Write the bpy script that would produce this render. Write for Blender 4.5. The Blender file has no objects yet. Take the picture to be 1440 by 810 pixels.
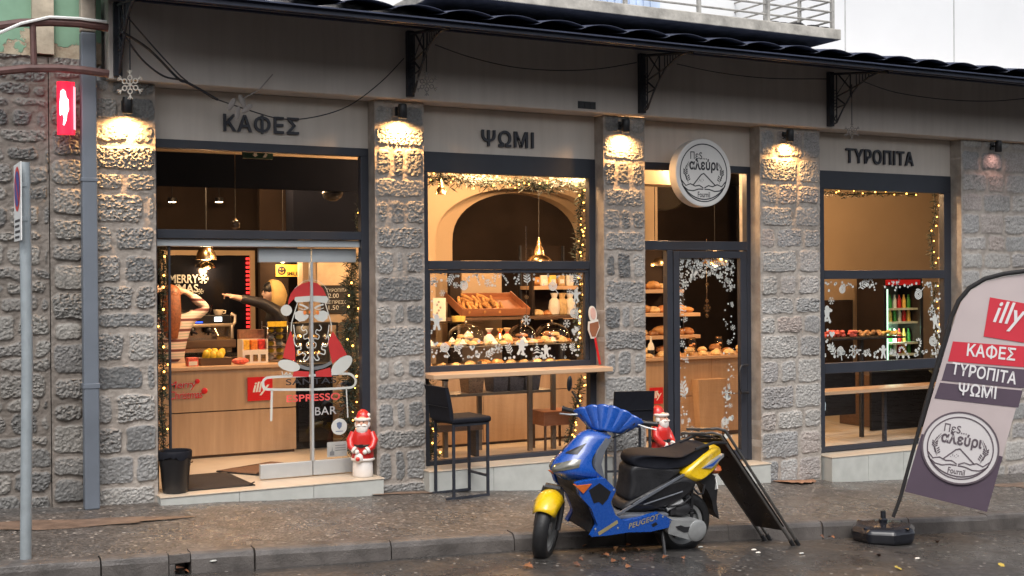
import bpy, math, random
import numpy as np
from mathutils import Matrix, Vector, Euler
R = math.radians
S = bpy.context.scene
COL = S.collection

# ---------------------------------------------------------------- camera, sky, sun, exposure
CAMP = Vector((0, -10.2, 1.92))
YAW, PITCH, ROLL, FPX = R(27.7212), R(-0.3325), R(-0.3845), 1700.0
_r = Vector((math.cos(YAW), -math.sin(YAW), 0)); _f = Vector((math.sin(YAW), math.cos(YAW), 0)); _u = Vector((0, 0, 1))
_f2 = _f*math.cos(PITCH) + _u*math.sin(PITCH); _u2 = _u*math.cos(PITCH) - _f*math.sin(PITCH)
CR = _r*math.cos(ROLL) + _u2*math.sin(ROLL); CU = _u2*math.cos(ROLL) - _r*math.sin(ROLL); CF = _f2
cam = bpy.data.cameras.new('camera'); camo = bpy.data.objects.new('camera', cam); COL.objects.link(camo)
cam.sensor_width = 36; cam.lens = FPX/1440*36; cam.clip_start = .1; cam.clip_end = 600
camo.matrix_world = Matrix(((CR.x, CU.x, -CF.x, CAMP.x), (CR.y, CU.y, -CF.y, CAMP.y), (CR.z, CU.z, -CF.z, CAMP.z), (0, 0, 0, 1)))
S.camera = camo
W = bpy.data.worlds.new('World'); S.world = W; W.use_nodes = True
nt = W.node_tree; nt.nodes.clear()
sky = nt.nodes.new('ShaderNodeTexSky'); sky.sky_type = 'NISHITA'; sky.sun_disc = False
SUN_EL, SUN_ROT = R(52), R(200)
sky.sun_elevation = SUN_EL; sky.sun_rotation = SUN_ROT; sky.air_density = 1.0; sky.dust_density = 4.0; sky.ozone_density = 1.0
hs = nt.nodes.new('ShaderNodeHueSaturation'); hs.inputs['Saturation'].default_value = .38
bg = nt.nodes.new('ShaderNodeBackground'); bg.inputs['Strength'].default_value = .10
wo = nt.nodes.new('ShaderNodeOutputWorld')
nt.links.new(sky.outputs[0], hs.inputs['Color']); nt.links.new(hs.outputs[0], bg.inputs[0]); nt.links.new(bg.outputs[0], wo.inputs[0])
sl = bpy.data.lights.new('sun', 'SUN'); sl.energy = .6; sl.angle = R(35); sl.color = (1, .97, .93)
so = bpy.data.objects.new('sun', sl); COL.objects.link(so)
sd = Vector((math.sin(SUN_ROT)*math.cos(SUN_EL), math.cos(SUN_ROT)*math.cos(SUN_EL), math.sin(SUN_EL)))
so.rotation_euler = (-sd).to_track_quat('-Z', 'Y').to_euler(); so.location = (0, -5, 12)
V = S.view_settings
V.view_transform = 'Standard'; V.look = 'None'; V.gamma = 1; V.use_curve_mapping = False; V.exposure = 1.17
S.cycles.use_denoising = True; S.cycles.max_bounces = 10; S.cycles.transparent_max_bounces = 16
S.cycles.sample_clamp_indirect = 4.0; S.cycles.caustics_reflective = False; S.cycles.caustics_refractive = False

def ray(px, py): return (CR*((px-720)/FPX) - CU*((py-405)/FPX) + CF)
def at(px, py, y=None, z=None, x=None):
    d = ray(px, py)
    t = (y-CAMP.y)/d.y if y is not None else ((z-CAMP.z)/d.z if z is not None else (x-CAMP.x)/d.x)
    return CAMP + d*t
GX = [-80, -4, .94, 1.52, 2.9, 4.18, 8.5, 9.25, 11.9, 20, 80]; GZ = [1.2, .34, .165, .135, .07, .02, -.25, -.30, -.45, -.85, -2.4]
def g(x, y=0): return float(np.interp(x, GX, GZ)) + .015*max(min(y, 0.5), -6)

# ---------------------------------------------------------------- materials
def _n(t, kind, **k):
    n = t.nodes.new(kind)
    for a, b in k.items(): setattr(n, a, b)
    return n
def ramp(t, fac, stops):
    n = t.nodes.new('ShaderNodeValToRGB'); e = n.color_ramp.elements
    while len(e) > 1: e.remove(e[-1])
    e[0].position = stops[0][0]; e[0].color = (*stops[0][1], 1) if len(stops[0][1]) == 3 else stops[0][1]
    for p, c in stops[1:]:
        q = e.new(p); q.color = (*c, 1)
    t.links.new(fac, n.inputs[0]); return n.outputs[0]
def mixc(t, fac, a, b, mode='MIX'):
    n = t.nodes.new('ShaderNodeMix'); n.data_type = 'RGBA'; n.blend_type = mode
    for sk, v in ((n.inputs[0], fac), (n.inputs[6], a), (n.inputs[7], b)):
        if hasattr(v, 'is_linked'): t.links.new(v, sk)
        elif isinstance(v, (int, float)): sk.default_value = v
        else: sk.default_value = (*v, 1)
    return n.outputs[2]
def noise(t, vec, scale, detail=4, rough=.55):
    n = t.nodes.new('ShaderNodeTexNoise'); n.inputs['Scale'].default_value = scale; n.inputs['Detail'].default_value = detail; n.inputs['Roughness'].default_value = rough
    if vec is not None: t.links.new(vec, n.inputs['Vector'])
    return n.outputs[0]
def base(name):
    m = bpy.data.materials.new(name); m.use_nodes = True; t = m.node_tree
    p = t.nodes['Principled BSDF']; c = t.nodes.new('ShaderNodeTexCoord')
    return m, t, p, c.outputs['Object']
def setbump(t, p, h, strength=.3, dist=.01):
    b = t.nodes.new('ShaderNodeBump'); b.inputs['Strength'].default_value = strength; b.inputs['Distance'].default_value = dist
    t.links.new(h, b.inputs['Height']); t.links.new(b.outputs[0], p.inputs['Normal'])
def mat(name, col, rough=.6, metal=0, var=.18, scale=6, bump=0, bscale=60, coat=0, spec=.5, emit=None, es=0, rvar=0, sss=0, orand=0):
    m, t, p, o = base(name)
    if var:
        f = noise(t, o, scale)
        c = ramp(t, f, [(.3, tuple(x*(1-var) for x in col)), (.7, tuple(min(1, x*(1+var)) for x in col))])
        if orand:
            oi = t.nodes.new('ShaderNodeObjectInfo'); c = mixc(t, 1.0, c, ramp(t, oi.outputs['Random'], [(0, (1-orand,)*3), (.5, (1, 1, 1)), (1, (1+orand, 1+orand*1.1, 1+orand*1.3))]), 'MULTIPLY')
        t.links.new(c, p.inputs['Base Color'])
    else: p.inputs['Base Color'].default_value = (*col, 1)
    p.inputs['Roughness'].default_value = rough; p.inputs['Metallic'].default_value = metal
    p.inputs['Specular IOR Level'].default_value = spec; p.inputs['Coat Weight'].default_value = coat; p.inputs['Coat Roughness'].default_value = .06
    if rvar:
        f2 = noise(t, o, scale*2.3); mr = t.nodes.new('ShaderNodeMapRange')
        mr.inputs[1].default_value = .3; mr.inputs[2].default_value = .7; mr.inputs[3].default_value = max(.02, rough-rvar); mr.inputs[4].default_value = min(1, rough+rvar)
        t.links.new(f2, mr.inputs[0]); t.links.new(mr.outputs[0], p.inputs['Roughness'])
    if bump: setbump(t, p, noise(t, o, bscale, 5), bump, .01)
    if emit: p.inputs['Emission Color'].default_value = (*emit, 1); p.inputs['Emission Strength'].default_value = es
    if sss: p.inputs['Subsurface Weight'].default_value = sss; p.inputs['Subsurface Radius'].default_value = (.02, .008, .004); p.inputs['Subsurface Scale'].default_value = .3
    return m
def wood(name, a, b, rough=.45, sc=(1, 1, 14), scale=3.0, axis=None):
    m, t, p, o = base(name)
    mp = t.nodes.new('ShaderNodeMapping'); mp.inputs['Scale'].default_value = sc; t.links.new(o, mp.inputs[0])
    f = noise(t, mp.outputs[0], scale, 6, .6); f2 = noise(t, mp.outputs[0], scale*.35, 2)
    c = mixc(t, f2, ramp(t, f, [(.3, a), (.7, b)]), tuple(x*.8 for x in a))
    t.links.new(c, p.inputs['Base Color']); p.inputs['Roughness'].default_value = rough; setbump(t, p, f, .08, .004)
    return m
def glassmat(name, refl=.06, tint=(1, 1, 1), rough=0.0):
    m = bpy.data.materials.new(name); m.use_nodes = True; t = m.node_tree; t.nodes.clear()
    tr = t.nodes.new('ShaderNodeBsdfTransparent'); tr.inputs[0].default_value = (*tint, 1)
    gl = t.nodes.new('ShaderNodeBsdfGlossy'); gl.inputs['Roughness'].default_value = rough
    lw = t.nodes.new('ShaderNodeFresnel'); lw.inputs['IOR'].default_value = 1.45
    mu = t.nodes.new('ShaderNodeMath'); mu.operation = 'MULTIPLY'; mu.inputs[1].default_value = refl/.04*1.0; t.links.new(lw.outputs[0], mu.inputs[0])
    ge = t.nodes.new('ShaderNodeNewGeometry'); iv = t.nodes.new('ShaderNodeMath'); iv.operation = 'SUBTRACT'; iv.inputs[0].default_value = 1; t.links.new(ge.outputs['Backfacing'], iv.inputs[1])
    m2 = t.nodes.new('ShaderNodeMath'); m2.operation = 'MULTIPLY'; m2.use_clamp = True; t.links.new(mu.outputs[0], m2.inputs[0]); t.links.new(iv.outputs[0], m2.inputs[1]); mu = m2
    mx = t.nodes.new('ShaderNodeMixShader'); out = t.nodes.new('ShaderNodeOutputMaterial')
    t.links.new(mu.outputs[0], mx.inputs[0]); t.links.new(tr.outputs[0], mx.inputs[1]); t.links.new(gl.outputs[0], mx.inputs[2]); t.links.new(mx.outputs[0], out.inputs[0])
    return m

# ---------------------------------------------------------------- mesh builder
class MB:
    def __init__(s): s.v = []; s.f = []; s.sm = []; s.mi = []
    def add(s, vs, fs, M=None, smooth=False, mi=0):
        o = len(s.v)
        if M is not None: vs = [M @ Vector(v) for v in vs]
        s.v.extend([tuple(v) for v in vs]); s.f.extend([tuple(i+o for i in f) for f in fs])
        s.sm.extend([smooth]*len(fs)); s.mi.extend([mi]*len(fs)); return s
    def box(s, x0, x1, y0, y1, z0, z1, M=None, mi=0):
        vs = [(x, y, z) for x in (x0, x1) for y in (y0, y1) for z in (z0, z1)]
        return s.add(vs, [(0, 1, 3, 2), (4, 6, 7, 5), (0, 4, 5, 1), (2, 3, 7, 6), (0, 2, 6, 4), (1, 5, 7, 3)], M, mi=mi)
    def tube(s, pts, r, n=8, M=None, mi=0, closed=False, caps=True):
        pts = [Vector(p) for p in pts]; k = len(pts); rs = r if isinstance(r, (list, tuple)) else [r]*k
        vs, fs = [], []; up = None
        for i, p in enumerate(pts):
            a = pts[(i-1) % k] if (closed or i) else p; b = pts[(i+1) % k] if (closed or i < k-1) else p
            d = (b-a)
            d = d.normalized() if d.length > 1e-9 else Vector((0, 0, 1))
            if up is None: up = d.orthogonal().normalized()
            up = (up - d*up.dot(d)); up = up.normalized() if up.length > 1e-6 else d.orthogonal().normalized()
            w = d.cross(up)
            for j in range(n):
                t = 2*math.pi*j/n; vs.append(p + (up*math.cos(t) + w*math.sin(t))*rs[i])
        m = k if closed else k-1
        for i in range(m):
            for j in range(n):
                a = i*n+j; b = i*n+(j+1) % n; c = ((i+1) % k)*n
                fs.append((a, b, c+(j+1) % n, c+j))
        s.add(vs, fs, M, True, mi)
        if caps and not closed:
            s.add(vs[:n], [tuple(range(n))[::-1]], M, False, mi); s.add(vs[-n:], [tuple(range(n))], M, False, mi)
        return s
    def lathe(s, prof, n=24, M=None, mi=0, smooth=True):
        vs, fs = [], []
        for r, z in prof:
            for j in range(n): t = 2*math.pi*j/n; vs.append((r*math.cos(t), r*math.sin(t), z))
        for i in range(len(prof)-1):
            for j in range(n): a = i*n+j; b = i*n+(j+1) % n; fs.append((a, b, b+n, a+n))
        if prof[0][0] > 1e-6: fs.append(tuple(range(n))[::-1])
        if prof[-1][0] > 1e-6: fs.append(tuple(range((len(prof)-1)*n, len(prof)*n)))
        return s.add(vs, fs, M, smooth, mi)
    def prism(s, poly, d0, d1, plane='xz', M=None, mi=0, smooth=False):
        n = len(poly)
        def q(a, b, d): return (a, d, b) if plane == 'xz' else ((a, b, d) if plane == 'xy' else (d, a, b))
        vs = [q(a, b, d0) for a, b in poly] + [q(a, b, d1) for a, b in poly]
        s.add(vs, [tuple(range(n)), tuple(range(n, 2*n))[::-1]], M, False, mi)
        return s.add(vs, [(i, n+i, n+(i+1) % n, (i+1) % n) for i in range(n)], M, smooth, mi)
    def ball(s, c, r, sc=(1, 1, 1), n=12, M=None, mi=0):
        vs, fs = [], []; c = Vector(c); h = max(4, n//2)
        for i in range(h+1):
            a = math.pi*i/h
            for j in range(n):
                t = 2*math.pi*j/n
                vs.append((c.x+r*sc[0]*math.sin(a)*math.cos(t), c.y+r*sc[1]*math.sin(a)*math.sin(t), c.z+r*sc[2]*math.cos(a)))
        for i in range(h):
            for j in range(n): a = i*n+j; b = i*n+(j+1) % n; fs.append((a, b, b+n, a+n))
        return s.add(vs, fs, M, True, mi)
    def loft(s, rings, M=None, mi=0, smooth=True, caps=True, closed=True):
        n = len(rings[0]); vs = [p for r in rings for p in r]; fs = []
        for i in range(len(rings)-1):
            for j in range(n if closed else n-1): a = i*n+j; b = i*n+(j+1) % n; fs.append((a, b, b+n, a+n))
        s.add(vs, fs, M, smooth, mi)
        if caps and closed:
            s.add(rings[0], [tuple(range(n))[::-1]], M, False, mi); s.add(rings[-1], [tuple(range(n))], M, False, mi)
        return s
    def build(s, name, m, parent=None, off=None, bevel=0, seg=2, sub=0, sharp=40, solid=0, weld=0):
        me = bpy.data.meshes.new(name); v = s.v
        if off is not None: v = [(a[0]-off[0], a[1]-off[1], a[2]-off[2]) for a in v]
        me.from_pydata(v, [], s.f); me.polygons.foreach_set('use_smooth', s.sm); me.polygons.foreach_set('material_index', s.mi)
        ms = m if isinstance(m, (list, tuple)) else [m]
        for x in ms: me.materials.append(x)
        me.update(); me.validate()
        import bmesh
        b = bmesh.new(); b.from_mesh(me)
        if weld: bmesh.ops.remove_doubles(b, verts=b.verts, dist=weld)
        bmesh.ops.recalc_face_normals(b, faces=b.faces); b.to_mesh(me); b.free()
        if any(s.sm): me.set_sharp_from_angle(angle=R(sharp))
        o = bpy.data.objects.new(name, me); COL.objects.link(o)
        if parent is not None: o.parent = parent
        if solid: x = o.modifiers.new('solid', 'SOLIDIFY'); x.thickness = solid; x.offset = 0
        if bevel: x = o.modifiers.new('bevel', 'BEVEL'); x.width = bevel; x.segments = seg; x.limit_method = 'ANGLE'; x.angle_limit = R(35)
        if sub: x = o.modifiers.new('sub', 'SUBSURF'); x.levels = x.render_levels = sub
        return o
def T(x=0, y=0, z=0, rx=0, ry=0, rz=0, s=1): return Matrix.Translation((x, y, z)) @ Euler((rx, ry, rz)).to_matrix().to_4x4() @ (Matrix.Diagonal((*s, 1)) if isinstance(s, tuple) else Matrix.Scale(s, 4))
def tag(o, label, cat, group=None, kind=None):
    o['label'] = label; o['category'] = cat
    if group: o['group'] = group
    if kind: o['kind'] = kind
    return o
def thing(name, label, cat, loc=(0, 0, 0), rz=0, group=None):
    o = bpy.data.objects.new(name, None); COL.objects.link(o); o.location = loc; o.rotation_euler = (0, 0, rz); o.empty_display_size = .1
    return tag(o, label, cat, group)
def dup(root, loc=None, rz=None, label=None):
    kids = {}
    for o in bpy.data.objects:
        if o.parent: kids.setdefault(o.parent, []).append(o)
    def rec(o, par):
        c = o.copy(); COL.objects.link(c)
        if par: c.parent = par
        for k in kids.get(o, []): rec(k, c)
        return c
    r = rec(root, None)
    if loc is not None: r.location = loc
    if rz is not None: r.rotation_euler = (0, 0, rz)
    if label: r['label'] = label
    return r
def struct(o): o['kind'] = 'structure'; return o
_tc = {}
def _bez(sp):
    out = []; bp = sp.bezier_points; n = len(bp)
    for i in range(n):
        a, c = bp[i], bp[(i+1) % n]; p0, p1, p2, p3 = a.co, a.handle_right, c.handle_left, c.co
        straight = (p1-p0).cross(p3-p0).length < 1e-5 and (p2-p0).cross(p3-p0).length < 1e-5
        for k in range(1 if straight else 5):
            u = k/5; q = p0*(1-u)**3+p1*3*u*(1-u)**2+p2*3*u*u*(1-u)+p3*u**3; out.append((q.x, q.y))
    return out
def _area(p): return sum(p[i][0]*p[(i+1) % len(p)][1]-p[(i+1) % len(p)][0]*p[i][1] for i in range(len(p)))/2
def _inside(pt, p):
    c = False
    for i in range(len(p)):
        (x0, y0), (x1, y1) = p[i], p[(i+1) % len(p)]
        if (y0 > pt[1]) != (y1 > pt[1]) and pt[0] < (x1-x0)*(pt[1]-y0)/(y1-y0)+x0: c = not c
    return c
def textgeo(s, extrude=0.0, offset=0.0, space=1.0):
    """letters of the built-in font; overlapping strokes of a letter are filled one by one"""
    k = (s, extrude, offset, space)
    if k in _tc: return _tc[k]
    c = bpy.data.curves.new('t', 'FONT'); c.body = s; c.space_character = space
    o = bpy.data.objects.new('t', c); COL.objects.link(o)
    dg = bpy.context.evaluated_depsgraph_get(); cu = o.to_curve(dg)
    polys = [_bez(sp) for sp in cu.splines if len(sp.bezier_points) > 2]
    o.to_curve_clear(); bpy.data.objects.remove(o); bpy.data.curves.remove(c)
    ars = [_area(p) for p in polys]; vs, fs = [], []
    def holder(i):
        c_ = [j for j in range(len(polys)) if j != i and ars[i]*ars[j] < 0 and abs(ars[j]) > abs(ars[i]) and all(_inside(q, polys[j]) for q in polys[i])]
        return min(c_, key=lambda j: abs(ars[j])) if c_ else None
    hold = [holder(i) for i in range(len(polys))]; outs = [i for i, h in enumerate(hold) if h is None]
    grp = {i: [polys[i]] for i in outs}
    for i, h in enumerate(hold):
        if h is not None and h in grp: grp[h].append(polys[i])
    for i in grp: grp[i] = [p if (_area(p) > 0) == (k_ == 0) else p[::-1] for k_, p in enumerate(grp[i])]
    for n_, (i, gp) in enumerate(grp.items()):
        c = bpy.data.curves.new('t', 'CURVE'); c.dimensions = '2D'; c.fill_mode = 'BOTH'; c.extrude = extrude; c.offset = offset
        for p in gp:
            sp = c.splines.new('POLY'); sp.points.add(len(p)-1); sp.use_cyclic_u = True
            for q, (x, y) in zip(sp.points, p): q.co = (x, y, 0, 1)
        o = bpy.data.objects.new('t', c); COL.objects.link(o); me = o.evaluated_get(bpy.context.evaluated_depsgraph_get()).to_mesh(); b0 = len(vs)
        vs += [(v.co.x, v.co.y, v.co.z+(n_ % 3)*.0004) for v in me.vertices]; fs += [tuple(a+b0 for a in p.vertices) for p in me.polygons]
        o.evaluated_get(bpy.context.evaluated_depsgraph_get()).to_mesh_clear(); bpy.data.objects.remove(o); bpy.data.curves.remove(c)
    x0 = min(v[0] for v in vs); x1 = max(v[0] for v in vs); y0 = min(v[1] for v in vs); y1 = max(v[1] for v in vs)
    _tc[k] = ([((v[0]-x0)/(x1-x0), (v[1]-y0)/(y1-y0), v[2]) for v in vs], fs); return _tc[k]
def put_text(mb, s, M, x0, x1, y0, y1, depth=.0, offset=0.0, space=1.0, shear=0.0, mi=0):
    """text filling the box (x0..x1, y0..y1) of the xy plane of M, depth along +z"""
    vs, fs = textgeo(s, .5 if depth else 0, offset, space)
    mb.add([(x0+(x1-x0)*v[0]+shear*(y1-y0)*v[1], y0+(y1-y0)*v[1], (v[2]+.5)*depth if depth else v[2]*.5) for v in vs], fs, M, mi=mi)
FACE = Matrix(((1, 0, 0, 0), (0, 0, -1, 0), (0, 1, 0, 0), (0, 0, 0, 1)))   # xy plane -> facade plane, +z of text towards the street
def fac(x, y, z, rz=0): return Matrix.Translation((x, y, z)) @ Matrix.Rotation(rz, 4, 'Z') @ FACE

# ---------------------------------------------------------------- noise for the stone relief
def vnoise(x, y, seed):
    rg = np.random.default_rng(seed); tab = rg.random((64, 64))
    xi = np.floor(x).astype(int); yi = np.floor(y).astype(int); fx = x-xi; fy = y-yi
    fx = fx*fx*(3-2*fx); fy = fy*fy*(3-2*fy)
    a = tab[xi % 64, yi % 64]; b = tab[(xi+1) % 64, yi % 64]; c = tab[xi % 64, (yi+1) % 64]; d = tab[(xi+1) % 64, (yi+1) % 64]
    return (a*(1-fx)+b*fx)*(1-fy)+(c*(1-fx)+d*fx)*fy
def fbm(x, y, seed, o=4):
    s = 0; a = .5
    for i in range(o): s = s+a*vnoise(x*2**i+i*7.3, y*2**i+i*3.1, seed+i); a *= .5
    return s
def stone_face(name, x0, x1, z0, z1, blocks, seed, parent, m, y=0.0, step=.0072, amp=.022, rough=.02, depth=.35, joint=.036, warp=.02):
    nx = int((x1-x0)/step)+1; nz = int((z1-z0)/step)+1
    X, Z = np.meshgrid(np.linspace(x0, x1, nx), np.linspace(z0, z1, nz))
    Xw = X+warp*2*(fbm(X*9, Z*9, seed+11, 3)-.45); Zw = Z+warp*2*(fbm(X*9+40, Z*9+17, seed+23, 3)-.45)
    mask = np.zeros_like(X); tone = np.zeros_like(X); ht = np.zeros_like(X); rg = np.random.default_rng(seed)
    n1 = fbm(X*36, Z*42, seed+31, 3); n2 = fbm(X*95, Z*105, seed+41, 1)*1.6; rid = 1-np.abs(2*n1/.94-1)
    for (a, b, c, d) in blocks:
        j = joint*(.5+rg.random()*1.0)
        dx = np.minimum(Xw-a, b-Xw)-j/2; dz = np.minimum(Zw-c, d-Zw)-j/2; r = .045
        ds = np.where((dx < r) & (dz < r), r-np.hypot(np.maximum(r-dx, 0), np.maximum(r-dz, 0)), np.minimum(dx, dz))
        k = np.clip(ds/.011, 0, 1); k = k*k*(3-2*k); t = rg.random(); h = amp*(.25+.8*rg.random())*.75; rr = rough*(.6+.8*rg.random())
        dome = np.clip(ds/.09, 0, 1)**.5
        hh = k*(h*(.6+.4*dome)+rr*.62*(rid-.5)+rr*.6*(n2-.4))
        mask = np.maximum(mask, k); sel = k > 0; tone = np.where(sel, t, tone); ht = np.where(sel, hh, ht)
    ht = ht+(1-mask)*(.012*(n1-.4)-.002)
    Yc = y-ht; n = nx*nz
    co = np.stack([X, Yc, Z], -1).reshape(-1, 3)
    idx = np.arange(n).reshape(nz, nx)
    q = np.stack([idx[:-1, :-1], idx[:-1, 1:], idx[1:, 1:], idx[1:, :-1]], -1).reshape(-1, 4)
    # side skirts back to the wall plane
    L = co.reshape(nz, nx, 3)[:, 0].copy(); L[:, 1] = y+depth; Rr = co.reshape(nz, nx, 3)[:, -1].copy(); Rr[:, 1] = y+depth
    co = np.concatenate([co, L, Rr]); iL = n+np.arange(nz); iR = n+nz+np.arange(nz)
    q = np.concatenate([q, np.stack([iL[:-1], idx[:-1, 0], idx[1:, 0], iL[1:]], -1), np.stack([idx[:-1, -1], iR[:-1], iR[1:], idx[1:, -1]], -1)])
    me = bpy.data.meshes.new(name); me.vertices.add(len(co)); me.vertices.foreach_set('co', co.astype(np.float32).ravel())
    me.loops.add(q.size); me.loops.foreach_set('vertex_index', q.astype(np.int32).ravel()); me.polygons.add(len(q))
    me.polygons.foreach_set('loop_start', np.arange(0, q.size, 4, dtype=np.int32)); me.polygons.foreach_set('use_smooth', np.ones(len(q), bool))
    me.update(calc_edges=True); me.validate()
    at_ = me.attributes.new('stone', 'FLOAT_COLOR', 'POINT'); cc = np.zeros((len(co), 4), np.float32); cc[:n, 0] = mask.ravel(); cc[:n, 1] = tone.ravel(); cc[:n, 2] = n1.ravel(); cc[n:, 2] = .5; cc[:, 3] = 1
    at_.data.foreach_set('color', cc.ravel()); me.materials.append(m)
    me.set_sharp_from_angle(angle=R(60))
    o = bpy.data.objects.new(name, me); COL.objects.link(o); o.parent = parent; return o
def stonemat(name, mortar, stones, dirt=.0):
    m, t, p, o = base(name); a = t.nodes.new('ShaderNodeAttribute'); a.attribute_name = 'stone'
    sp = t.nodes.new('ShaderNodeSeparateColor'); t.links.new(a.outputs['Color'], sp.inputs[0])
    k = len(stones); sc = ramp(t, sp.outputs[1], [(i/(k-1), c) for i, c in enumerate(stones)])
    f = noise(t, o, 55, 5, .7); sc = mixc(t, .75, sc, ramp(t, f, [(.3, (.42, .42, .42)), (.68, (1.25, 1.25, 1.25))]), 'MULTIPLY')
    mo = mixc(t, .8, mortar, ramp(t, noise(t, o, 9, 4), [(.3, (.6, .58, .56)), (.7, (1.15, 1.12, 1.1))]), 'MULTIPLY')
    c = mixc(t, sp.outputs[0], mo, sc)
    big = noise(t, o, 1.7, 3); c = mixc(t, .6, c, ramp(t, big, [(.35, (.7, .68, .66)), (.65, (1.1, 1.1, 1.1))]), 'MULTIPLY')
    t.links.new(c, p.inputs['Base Color']); p.inputs['Roughness'].default_value = .62
    setbump(t, p, noise(t, o, 130, 4, .7), .45, .006); return m

# ================================================================ materials used widely
M = {}
M['navy'] = mat('anthracite_metal', (.030, .034, .045), .42, .0, .12, 3, spec=.4)
M['iron'] = mat('dark_iron', (.020, .023, .032), .6, 0, .3, 14, .15, 90)
M['silver'] = mat('brushed_aluminium', (.50, .53, .54), .38, .35, .06, 5)
def streaky(name, col, bump):
    m, t, p, o = base(name); mp = t.nodes.new('ShaderNodeMapping'); mp.inputs['Scale'].default_value = (5, 5, .35); t.links.new(o, mp.inputs[0])
    c = mixc(t, .3, col, ramp(t, noise(t, mp.outputs[0], 2.2, 5, .6), [(.32, (.78, .77, .76)), (.6, (1.06, 1.06, 1.06))]), 'MULTIPLY')
    c = mixc(t, .5, c, ramp(t, noise(t, o, 1.1, 4), [(.3, (.82, .81, .80)), (.7, (1.1, 1.1, 1.1))]), 'MULTIPLY'); t.links.new(c, p.inputs['Base Color']); p.inputs['Roughness'].default_value = .85
    setbump(t, p, noise(t, o, 110, 4), bump, .008); return m
M['lintel'] = streaky('grey_render', (.63, .575, .53), .14)
M['panel'] = streaky('fascia_render', (.58, .53, .475), .1)
M['tile'] = mat('stone_tile', (.46, .47, .44), .45, 0, .10, 7, .05, 60, rvar=.12)
M['beige_tile'] = mat('floor_tile', (.55, .47, .37), .35, 0, .08, 4)
M['stone'] = stonemat('pillar_stone', (.385, .35, .315), [(.15, .155, .158), (.32, .315, .305), (.21, .212, .21), (.40, .385, .36), (.27, .268, .262)])
M['stone_p4'] = stonemat('mixed_stone', (.41, .38, .345), [(.29, .30, .305), (.44, .425, .40), (.34, .34, .34), (.47, .40, .36), (.41, .41, .40)])
M['rubble'] = stonemat('rubble_stone', (.20, .178, .157), [(.165, .16, .155), (.25, .24, .22), (.13, .13, .128), (.285, .27, .245), (.195, .187, .175)])
M['glass'] = glassmat('window_glass', .05)
M['white_wall'] = mat('white_render', (.70, .715, .73), .9, 0, .03, 1.2, .05, 80)
M['cream'] = mat('cream_wall_paint', (.43, .32, .215), .75, 0, .05, 1.5)
M['dark_wall'] = mat('dark_brown_wall', (.032, .023, .019), .95, 0, .15, 2, spec=.08)
M['black'] = mat('black_plastic', (.012, .012, .014), .4, 0, .1, 6)
M['blackmatte'] = mat('black_matte', (.015, .014, .015), .75, 0, .15, 8)
M['white'] = mat('white_plastic', (.78, .78, .76), .4, 0, .03, 6)
M['oak'] = wood('oak_laminate', (.47, .30, .175), (.64, .44, .27), .42, (9, 9, .7), 2.2)
M['pine'] = wood('pine_board', (.58, .37, .22), (.70, .48, .31), .4, (.6, 10, 10), 2.4)
M['darkwood'] = wood('dark_wood', (.09, .05, .03), (.16, .09, .05), .5, (1, 8, 8), 3)
M['redwood'] = wood('red_wood', (.30, .11, .05), (.40, .17, .08), .45, (1, 8, 8), 3)
M['red'] = mat('red_enamel', (.62, .018, .022), .35, 0, .06, 5)
M['steel'] = mat('stainless_steel', (.62, .60, .57), .22, 1, .06, 6)
M['brass'] = mat('brushed_brass', (.80, .56, .30), .25, 1, .08, 9)
M['chrome'] = mat('chrome', (.75, .75, .77), .12, 1, .02, 5)
M['letter'] = mat('letter_navy', (.022, .024, .034), .45, 0, .1, 5)
M['decal'] = mat('frosted_sticker', (.56, .58, .55), .7, 0, .03, 8)
M['skin'] = mat('skin', (.55, .37, .29), .5, 0, .06, 14, sss=.15)
M['card'] = mat('white_card', (.72, .68, .60), .7, 0, .04, 8)
WARM = (1.0, .61, .30)
def emat(name, col, s):
    m = bpy.data.materials.new(name); m.use_nodes = True; p = m.node_tree.nodes['Principled BSDF']
    p.inputs['Base Color'].default_value = (*[min(1, c) for c in col], 1); p.inputs['Emission Color'].default_value = (*col, 1); p.inputs['Emission Strength'].default_value = s
    return m
M['bulb'] = emat('fairy_bulb', (1.0, .42, .07), 5)
M['lampglow'] = emat('lamp_glow', (1.0, .66, .33), 14)

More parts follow.
